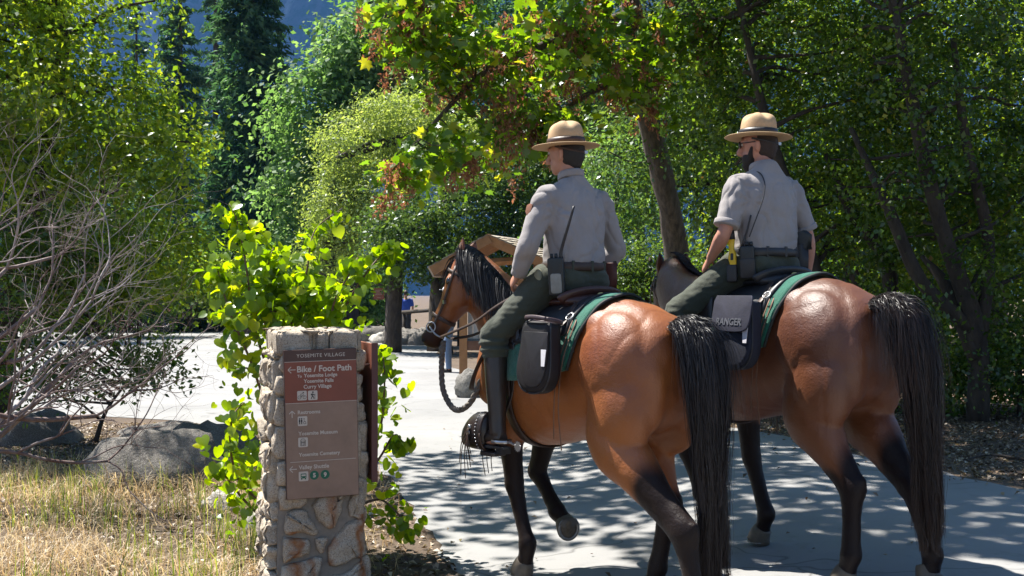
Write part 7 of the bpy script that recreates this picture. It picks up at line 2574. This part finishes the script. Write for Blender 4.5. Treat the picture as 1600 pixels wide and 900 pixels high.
for nm_, e, in (('roof_slope', el), ('roof_slope', er)):
    a0, a1 = kl(ap), kl(ap) + ridge_dir * DEP
    e0, e1 = kl(e), kl(e) + ridge_dir * DEP
    nrm = (e0 - a0).cross(ridge_dir).normalized()
    if nrm.z < 0:
        nrm = -nrm
    m = MB()
    v = [a0, a1, e1, e0]
    v2 = [q - nrm * 0.05 for q in v]
    m.add(v + v2, [[0, 1, 2, 3], [7, 6, 5, 4], [0, 4, 5, 1], [1, 5, 6, 2], [2, 6, 7, 3], [3, 7, 4, 0]])
    rf = ob(nm_, m.mesh(nm_, False), W_POST, SK)
    # shingle courses
    srg = np.random.default_rng(3 if e is el else 4)
    ncour = 8
    sl = (e0 - a0)
    for c_ in range(ncour):
        t0, t1 = 1.0 - c_ / ncour + 0.03, 1.0 - (c_ + 1.55) / ncour
        y = -0.03
        while y < DEP:
            w = srg.uniform(0.10, 0.20)
            j = srg.uniform(-0.015, 0.015)
            p0 = a0 + sl * (t0 + j) + ridge_dir * y + nrm * 0.034
            p1 = a0 + sl * (t0 + j) + ridge_dir * (y + w - 0.012) + nrm * (0.034 + srg.uniform(0, 0.012))
            p2 = a0 + sl * max(t1, 0) + ridge_dir * (y + w - 0.012) + nrm * 0.008
            p3 = a0 + sl * max(t1, 0) + ridge_dir * y + nrm * 0.008
            top = [p0, p1, p2, p3]
            bot = [q - nrm * 0.016 for q in top]
            sm_ = MB().add(top + bot, [[0, 1, 2, 3], [7, 6, 5, 4], [0, 4, 5, 1], [1, 5, 6, 2], [2, 6, 7, 3], [3, 7, 4, 0]])
            ob('shingle', sm_.mesh('shingle', False), M_SHG[int(srg.integers(0, 4))], rf)
            y += w
    # barge board along the gable edge
    fm = MB()
    q = [a0 - ridge_dir * 0.03 + nrm * 0.02, e0 - ridge_dir * 0.03 + nrm * 0.02, e0 - ridge_dir * 0.03 - nrm * 0.17, a0 - ridge_dir * 0.03 - nrm * 0.17]
    fm.add(q + [p + ridge_dir * 0.028 for p in q], [[3, 2, 1, 0], [4, 5, 6, 7], [0, 1, 5, 4], [1, 2, 6, 5], [2, 3, 7, 6], [3, 0, 4, 7]])
    ob('barge_board', fm.mesh('barge_board', False), W_POST, SK)
    # eave board
    em = MB()
    q = [e0 + nrm * 0.01 - ridge_dir * 0.03, e1 + nrm * 0.01, e1 - nrm * 0.20, e0 - nrm * 0.20 - ridge_dir * 0.03]
    od = sl.normalized() * 0.03
    em.add(q + [p + od for p in q], [[0, 1, 2, 3], [7, 6, 5, 4], [0, 4, 5, 1], [1, 5, 6, 2], [2, 6, 7, 3], [3, 7, 4, 0]])
    ob('eave_board', em.mesh('eave_board', False), W_PALE, SK)
# collar beam and gable rafters
b0 = kl(PT(700, 414, KD)) + ridge_dir * 0.15
b1 = kl(PT(830, 405, KD)) + ridge_dir * 0.15
ob('tie_beam', MB().tube([b0, b1], [0.075, 0.075], n=4, ref=(0, 0, 1)).mesh('tie_beam', False), W_POST, SK)
for px in (724, 812):
    pb = gp((px - 800) * (KD + 0.2) / FPX, KD + 0.2)
    pt_ = PT(px, 412, KD + 0.2)
    m = MB().box((kl(pb) + kl(pt_)) * 0.5, (0.15, 0.15, (pt_ - pb).length))
    ob('post', m.mesh('post', False), W_POST, SK)
    m = MB().box((kl(pb) + kl(pt_)) * 0.5 + ridge_dir * 1.1, (0.15, 0.15, (pt_ - pb).length))
    ob('post', m.mesh('post', False), W_POST, SK)
# notice boards: vertical grey planks between the posts, on a brown rail
for i in range(10):
    x0 = 735 + i * 8
    c_ = PT(x0, 500, KD + 0.25)
    ob('plank', MB().box(kl(c_) + Vector((0, 0, 0)), (0.092, 0.03, 0.72)).mesh('plank', False), simple('grey_board_%d' % (i % 3), ((0.30, 0.29, 0.29), (0.36, 0.35, 0.35), (0.26, 0.255, 0.25))[i % 3], 0.8, 0.2, 12), SK)
ob('rail', MB().box(kl(PT(770, 540, KD + 0.18)), (1.05, 0.06, 0.18)).mesh('rail', False), simple('red_brown_rail', (0.17, 0.085, 0.055), 0.8, 0.3, 10), SK)
ob('rail', MB().box(kl(PT(770, 463, KD + 0.18)), (1.05, 0.06, 0.10)).mesh('rail', False), W_POST, SK)

# ---- hanging brown sign on a dark post
D2 = 40.0
q = gp((605 - 800) * D2 / FPX, D2)
HS_ = thing('hanging_sign', 'small red-brown notice hanging from a dark timber post', 'sign', loc=q)
u1 = D2 / FPX
zt = (PT(605, 443, D2).z - q.z)
ob('post', MB().box((0, 0, zt / 2), (0.13, 0.13, zt)).mesh('post', False), W_DARK, HS_)
ob('arm', MB().box((-10 * u1, 0, zt - 0.04), (36 * u1, 0.10, 0.10)).mesh('arm', False), W_DARK, HS_)
bc = Vector(((592 - 605) * u1, 0, PT(592, 459, D2).z - q.z))
bd = ob('board', MB().box(bc, (17 * u1, 0.05, 18 * u1)).mesh('board', False), simple('hanging_board_red', (0.20, 0.065, 0.045), 0.6, 0.15, 10), HS_)
for i, (w, y) in enumerate(((11, 5.5), (12, 3.2), (10, 1.0), (11, -1.2), (6, -6.2))):
    ob('lettering', MB().box(bc + Vector((0, -0.028, y * u1)), (w * u1, 0.004, 0.75 * u1)).mesh('lettering', False), simple('faded_lettering', (0.36, 0.25, 0.21), 0.7), bd)
for x in (-6, 6):
    ob('hanger', MB().tube([bc + Vector((x * u1, 0, 9 * u1)), bc + Vector((x * u1, 0, zt - bc.z - 0.08))], [0.012, 0.012], n=6).mesh('hanger'), W_DARK, HS_)
# ---- rail fence by the trees
RF_ = thing('rail_fence', 'dark timber rail fence below the dense tree', 'fence', loc=gp(-3.0, 38))
r0 = RF_.location.copy()
ob('rail', MB().tube([PT(628, 488, 38) - r0, PT(725, 481, 36) - r0], [0.07, 0.07], n=6, ref=(0, 0, 1)).mesh('rail'), W_DARK, RF_)
for px, d in ((632, 38), (680, 37), (718, 36.2)):
    b = gp((px - 800) * d / FPX, d) - r0
    ob('post', MB().tube([b + Vector((0, 0.06, 0)), b + Vector((0, 0.06, 1.05))], [0.08, 0.075], n=8).mesh('post'), W_DARK, RF_)


# ---- people far off
def far_person(label, p, face, h, shirt, legs, cap=None, pose='stand', hair=(0.03, 0.02, 0.015)):
    root = thing('person', label, 'person', loc=p, rz=face)
    k = h / 1.75
    m = MB()
    V_ = lambda x, y, z: Vector((x * k, y * k, z * k))
    if pose == 'stand':
        L = {s: [V_(0, 0.09 * s, 0.92), V_(0.03 * s, 0.10 * s, 0.50), V_(-0.02 + 0.03 * s, 0.10 * s, 0.08), V_(0.13 + 0.03 * s, 0.11 * s, 0.03)] for s in (1, -1)}
        A = {s: [V_(0, 0.19 * s, 1.42), V_(0.0, 0.25 * s, 1.14), V_(0.14, 0.20 * s, 0.95)] for s in (1, -1)}
        hip, ch, nk, hd = V_(0, 0, 0.95), V_(0, 0, 1.35), V_(0, 0, 1.48), V_(0.02, 0, 1.62)
    else:
        L = {s: [V_(-0.05, 0.09 * s, 0.92), V_(0.28 - 0.05 * s, 0.12 * s, 0.66 + 0.08 * s), V_(0.10 - 0.02 * s, 0.12 * s, 0.30 + 0.10 * s), V_(0.22 - 0.02 * s, 0.12 * s, 0.24 + 0.10 * s)] for s in (1, -1)}
        A = {s: [V_(0.28, 0.18 * s, 1.30), V_(0.42, 0.24 * s, 1.10), V_(0.58, 0.20 * s, 1.02)] for s in (1, -1)}
        hip, ch, nk, hd = V_(-0.05, 0, 0.95), V_(0.22, 0, 1.25), V_(0.30, 0, 1.38), V_(0.37, 0, 1.50)
    m.tube([hip, hip.lerp(ch, 0.5), ch, nk], [(0.13, 0.09), (0.125, 0.088), (0.15, 0.095), (0.06, 0.06)], n=12, sub=3)
    m.tube([ch, nk, hd], [0.07, 0.052, 0.05], n=10, sub=2)
    m.ell(hd + V_(0, 0, 0.03), (0.095 * k, 0.077 * k, 0.118 * k))
    m.ell(hd + V_(0.095, 0, 0.0), (0.018 * k, 0.014 * k, 0.02 * k))
    for s in (1, -1):
        m.tube([ch + V_(0, 0.08 * s, 0.05)] + A[s], [0.05, 0.05, 0.038, 0.026], n=8, sub=3)
        d = (A[s][2] - A[s][1]).normalized()
        hand(m, A[s][2], d, (0, s, 0.2), (1, 0, 0), 0.7)
        m.tube([hip + V_(0, 0.04 * s, 0)] + L[s], [0.085, 0.08, 0.055, 0.038, 0.03], n=8, sub=3)
    ob('body', m.fuse('body', 0.012, 4), M_SKIN, root)
    m = MB()
    m.tube([hip + (hip - ch).normalized() * 0.04, hip.lerp(ch, 0.4), ch, nk.lerp(ch, 0.25)], [(0.16, 0.115), (0.155, 0.112), (0.18, 0.118), (0.08, 0.075)], n=14, sub=3)
    for s in (1, -1):
        m.tube([ch + V_(0, 0.09 * s, 0.05), A[s][0], A[s][0].lerp(A[s][1], 0.75)], [0.07, 0.068, 0.06], n=10, sub=2)
    ob('shirt', m.fuse('shirt', 0.013, 4), shirt, root)
    m = MB()
    m.ell(hip, (0.13 * k, 0.165 * k, 0.12 * k))
    for s in (1, -1):
        m.tube([hip + V_(0, 0.07 * s, 0)] + L[s][:3], [0.10, 0.098, 0.076, 0.062], n=10, sub=3)
    ob('trousers', m.fuse('trousers', 0.013, 4), legs, root)
    for s in (1, -1):
        sh = MB().tube([L[s][2] + V_(-0.05, 0, -0.05), L[s][2] + V_(0.05, 0, -0.045), L[s][3] + V_(0.06, 0, -0.01)], [0.045, 0.048, 0.028], n=10, sub=2, ref=(0, 0, 1))
        ob('shoe', sh.mesh('shoe'), M_BLK, root)
    if cap:
        cmh = MB().ell(hd + V_(-0.005, 0, 0.075), (0.104 * k, 0.088 * k, 0.085 * k))
        cmh.add(*slab(circ(0.07, 16), 0.012, hd + V_(0.10, 0, 0.075), (1, 0, 0), (0, 1, 0), (0, 0, 1), 0.003))
        ob('cap', cmh.mesh('cap'), cap, root)
    else:
        ob('hair', MB().ell(hd + V_(-0.015, 0, 0.055), (0.098 * k, 0.085 * k, 0.10 * k)).mesh('hair'), simple('far_hair', hair, 0.6), root)
    return root


M_JEAN = cloth_mat('blue_jeans', (0.11, 0.17, 0.28), fold=10)
M_BLUE = simple('blue_shirt', (0.03, 0.08, 0.42), 0.8)
M_WSH = simple('white_shirt', (0.60, 0.60, 0.62), 0.8)
M_GSH = simple('grey_shirt_cloth', (0.20, 0.21, 0.24), 0.8)
g_ = GP(703, 582)
far_person('person in light blue jeans and white cap half hidden by the orange bay horse head', Vector((PT(700, 500, g_.y).x, g_.y, g_.z)), R(200), 1.78, M_WSH, M_JEAN, simple('white_cap', (0.7, 0.7, 0.7), 0.8))
b_ = gp((634 - 800) * 39.5 / FPX, 39.5)
far_person('person in a bright blue top standing in the shade by the tree trunk', b_ + Vector((0, 0, 0.05)), R(100), 1.70, M_BLUE, simple('dark_trousers', (0.02, 0.02, 0.025), 0.8))


# ---- bicycles
def bicycle(label, p, rz, frame):
    root = thing('bicycle', label, 'bicycle', 'bicycles at the far side of the lot', loc=p, rz=rz)
    tm_ = simple('tyre_rubber', (0.02, 0.02, 0.02), 0.8)
    for x in (-0.52, 0.52):
        ring = [Vector((x + 0.33 * math.cos(a), 0, 0.35 + 0.33 * math.sin(a))) for a in np.linspace(0, 2 * math.pi, 29)]
        w = ob('wheel', MB().tube(ring, [0.02] * 29, n=6).mesh('wheel'), tm_, root)
        sm_ = MB()
        for a in np.linspace(0, math.pi, 8, endpoint=False):
            sm_.tube([Vector((x + 0.31 * math.cos(a), 0, 0.35 + 0.31 * math.sin(a))), Vector((x - 0.31 * math.cos(a), 0, 0.35 - 0.31 * math.sin(a)))], [0.003, 0.003], n=4)
        ob('spokes', sm_.mesh('spokes'), M_STEEL, w)
    f_ = MB()
    bb, sd_, hd_, rw, fw = Vector((-0.08, 0, 0.32)), Vector((-0.22, 0, 0.86)), Vector((0.36, 0, 0.86)), Vector((-0.52, 0, 0.35)), Vector((0.52, 0, 0.35))
    for a, b in ((bb, sd_), (sd_, hd_), (bb, hd_), (rw, bb), (rw, sd_), (fw, hd_ + Vector((-0.03, 0, 0.1)))):
        f_.tube([a, b], [0.018, 0.018], n=6)
    ob('frame', f_.mesh('frame'), frame, root)
    ob('saddle', MB().ell(sd_ + Vector((-0.02, 0, 0.06)), (0.13, 0.07, 0.03)).mesh('saddle'), M_BLK, root)
    ob('handlebar', MB().tube([hd_ + Vector((0.05, 0.28, 0.14)), hd_ + Vector((0.0, 0.1, 0.14)), hd_ + Vector((0.0, -0.1, 0.14)), hd_ + Vector((0.05, -0.28, 0.14))], [0.014] * 4, n=6, sub=3).mesh('handlebar'), M_BLK, root)
    ob('crank', MB().tube([bb + Vector((-0.1, -0.06, -0.1)), bb + Vector((0, -0.06, 0)), bb + Vector((0.1, -0.06, 0.1))], [0.01] * 3, n=6).mesh('crank'), M_STEEL, root)
    return root


bike_p = []
for i, (px, py, ang, col, lab) in enumerate(((312, 517, 10, (0.25, 0.28, 0.30), 'bicycle with a thin grey frame nearest the brown bin'), (282, 519, -12, (0.04, 0.05, 0.07), 'dark bicycle second from the brown bin'), (238, 524, 15, (0.05, 0.09, 0.30), 'blue bicycle ridden by the blue-shirted cyclist'), (200, 525, 170, (0.30, 0.05, 0.05), 'red bicycle ridden by the cyclist in grey'))):
    p_ = GP(px, py)
    bike_p.append((p_, R(ang)))
    bicycle(lab, p_ + Vector((0, 0, 0.008)), R(ang), simple('bike_paint_%d' % i, col, 0.35, 0.1))
far_person('cyclist in a blue shirt leaning over the handlebar beyond the bare shrub', bike_p[2][0] + Vector((0, 0, 0.02)), bike_p[2][1], 1.72, M_BLUE, simple('dark_trousers', (0.02, 0.02, 0.025), 0.8), simple('helmet_white', (0.6, 0.6, 0.6), 0.5), 'ride')
far_person('cyclist in grey behind the bare shrub branches', bike_p[3][0] + Vector((0, 0, 0.02)), bike_p[3][1], 1.72, M_GSH, simple('khaki_shorts', (0.25, 0.2, 0.14), 0.8), simple('helmet_blue', (0.05, 0.08, 0.25), 0.5), 'ride')
# ---- brown litter bins
D3 = 48.0
q = gp((381 - 800) * D3 / FPX, D3)
BIN = thing('bear_proof_bin', 'dark brown steel waste bin at the far edge of the lot', 'bin', loc=q)
M_BIN = simple('brown_steel', (0.075, 0.045, 0.035), 0.5, 0.25, 8)
u3 = D3 / FPX
for x in (-14, 9):
    ob('cabinet', MB().add(*slab(rrect(20 * u3, 36 * u3, 0.03), 0.7, (x * u3, 0.35, 18 * u3), (1, 0, 0), (0, 0, 1), (0, -1, 0), 0.02)).mesh('cabinet', False), M_BIN, BIN)
ob('roof', MB().box((-2 * u3, 0, 38.5 * u3), (52 * u3, 0.9, 0.08)).mesh('roof', False), simple('bin_roof_brown', (0.16, 0.09, 0.06), 0.6, 0.2, 8), BIN)
for x in (-14, 9):
    ob('hatch', MB().add(*slab(rrect(13 * u3, 8 * u3, 0.02), 0.02, (x * u3, -0.352, 27 * u3), (1, 0, 0), (0, 0, 1), (0, -1, 0), 0.005)).mesh('hatch', False), W_DARK, BIN)
ob('post', MB().box((-2.5 * u3, -0.3, 18 * u3), (2.6 * u3, 0.12, 36 * u3)).mesh('post', False), simple('pale_post', (0.35, 0.33, 0.30), 0.7), BIN)
# ---------------------------------------------------------------- air between here and the cliffs
hz = NT('valley_air')
pv = hz.n('ShaderNodeVolumePrincipled')
pv.inputs['Color'].default_value = (0.14, 0.42, 1.0, 1)
pv.inputs['Density'].default_value = 0.00013
pv.inputs['Anisotropy'].default_value = 0.0
hz.t.links.new(pv.outputs[0], hz.out.inputs['Volume'])
hb_ = MB().box((0, 1000, 520), (5200, 2900, 1070))
hob = ob('haze', hb_.mesh('haze', False), hz.m, kind='stuff', label='thin blue air filling the valley before the cliffs', cat='haze')
print('SCRIPT SECONDS', round(time.time() - T0, 1))
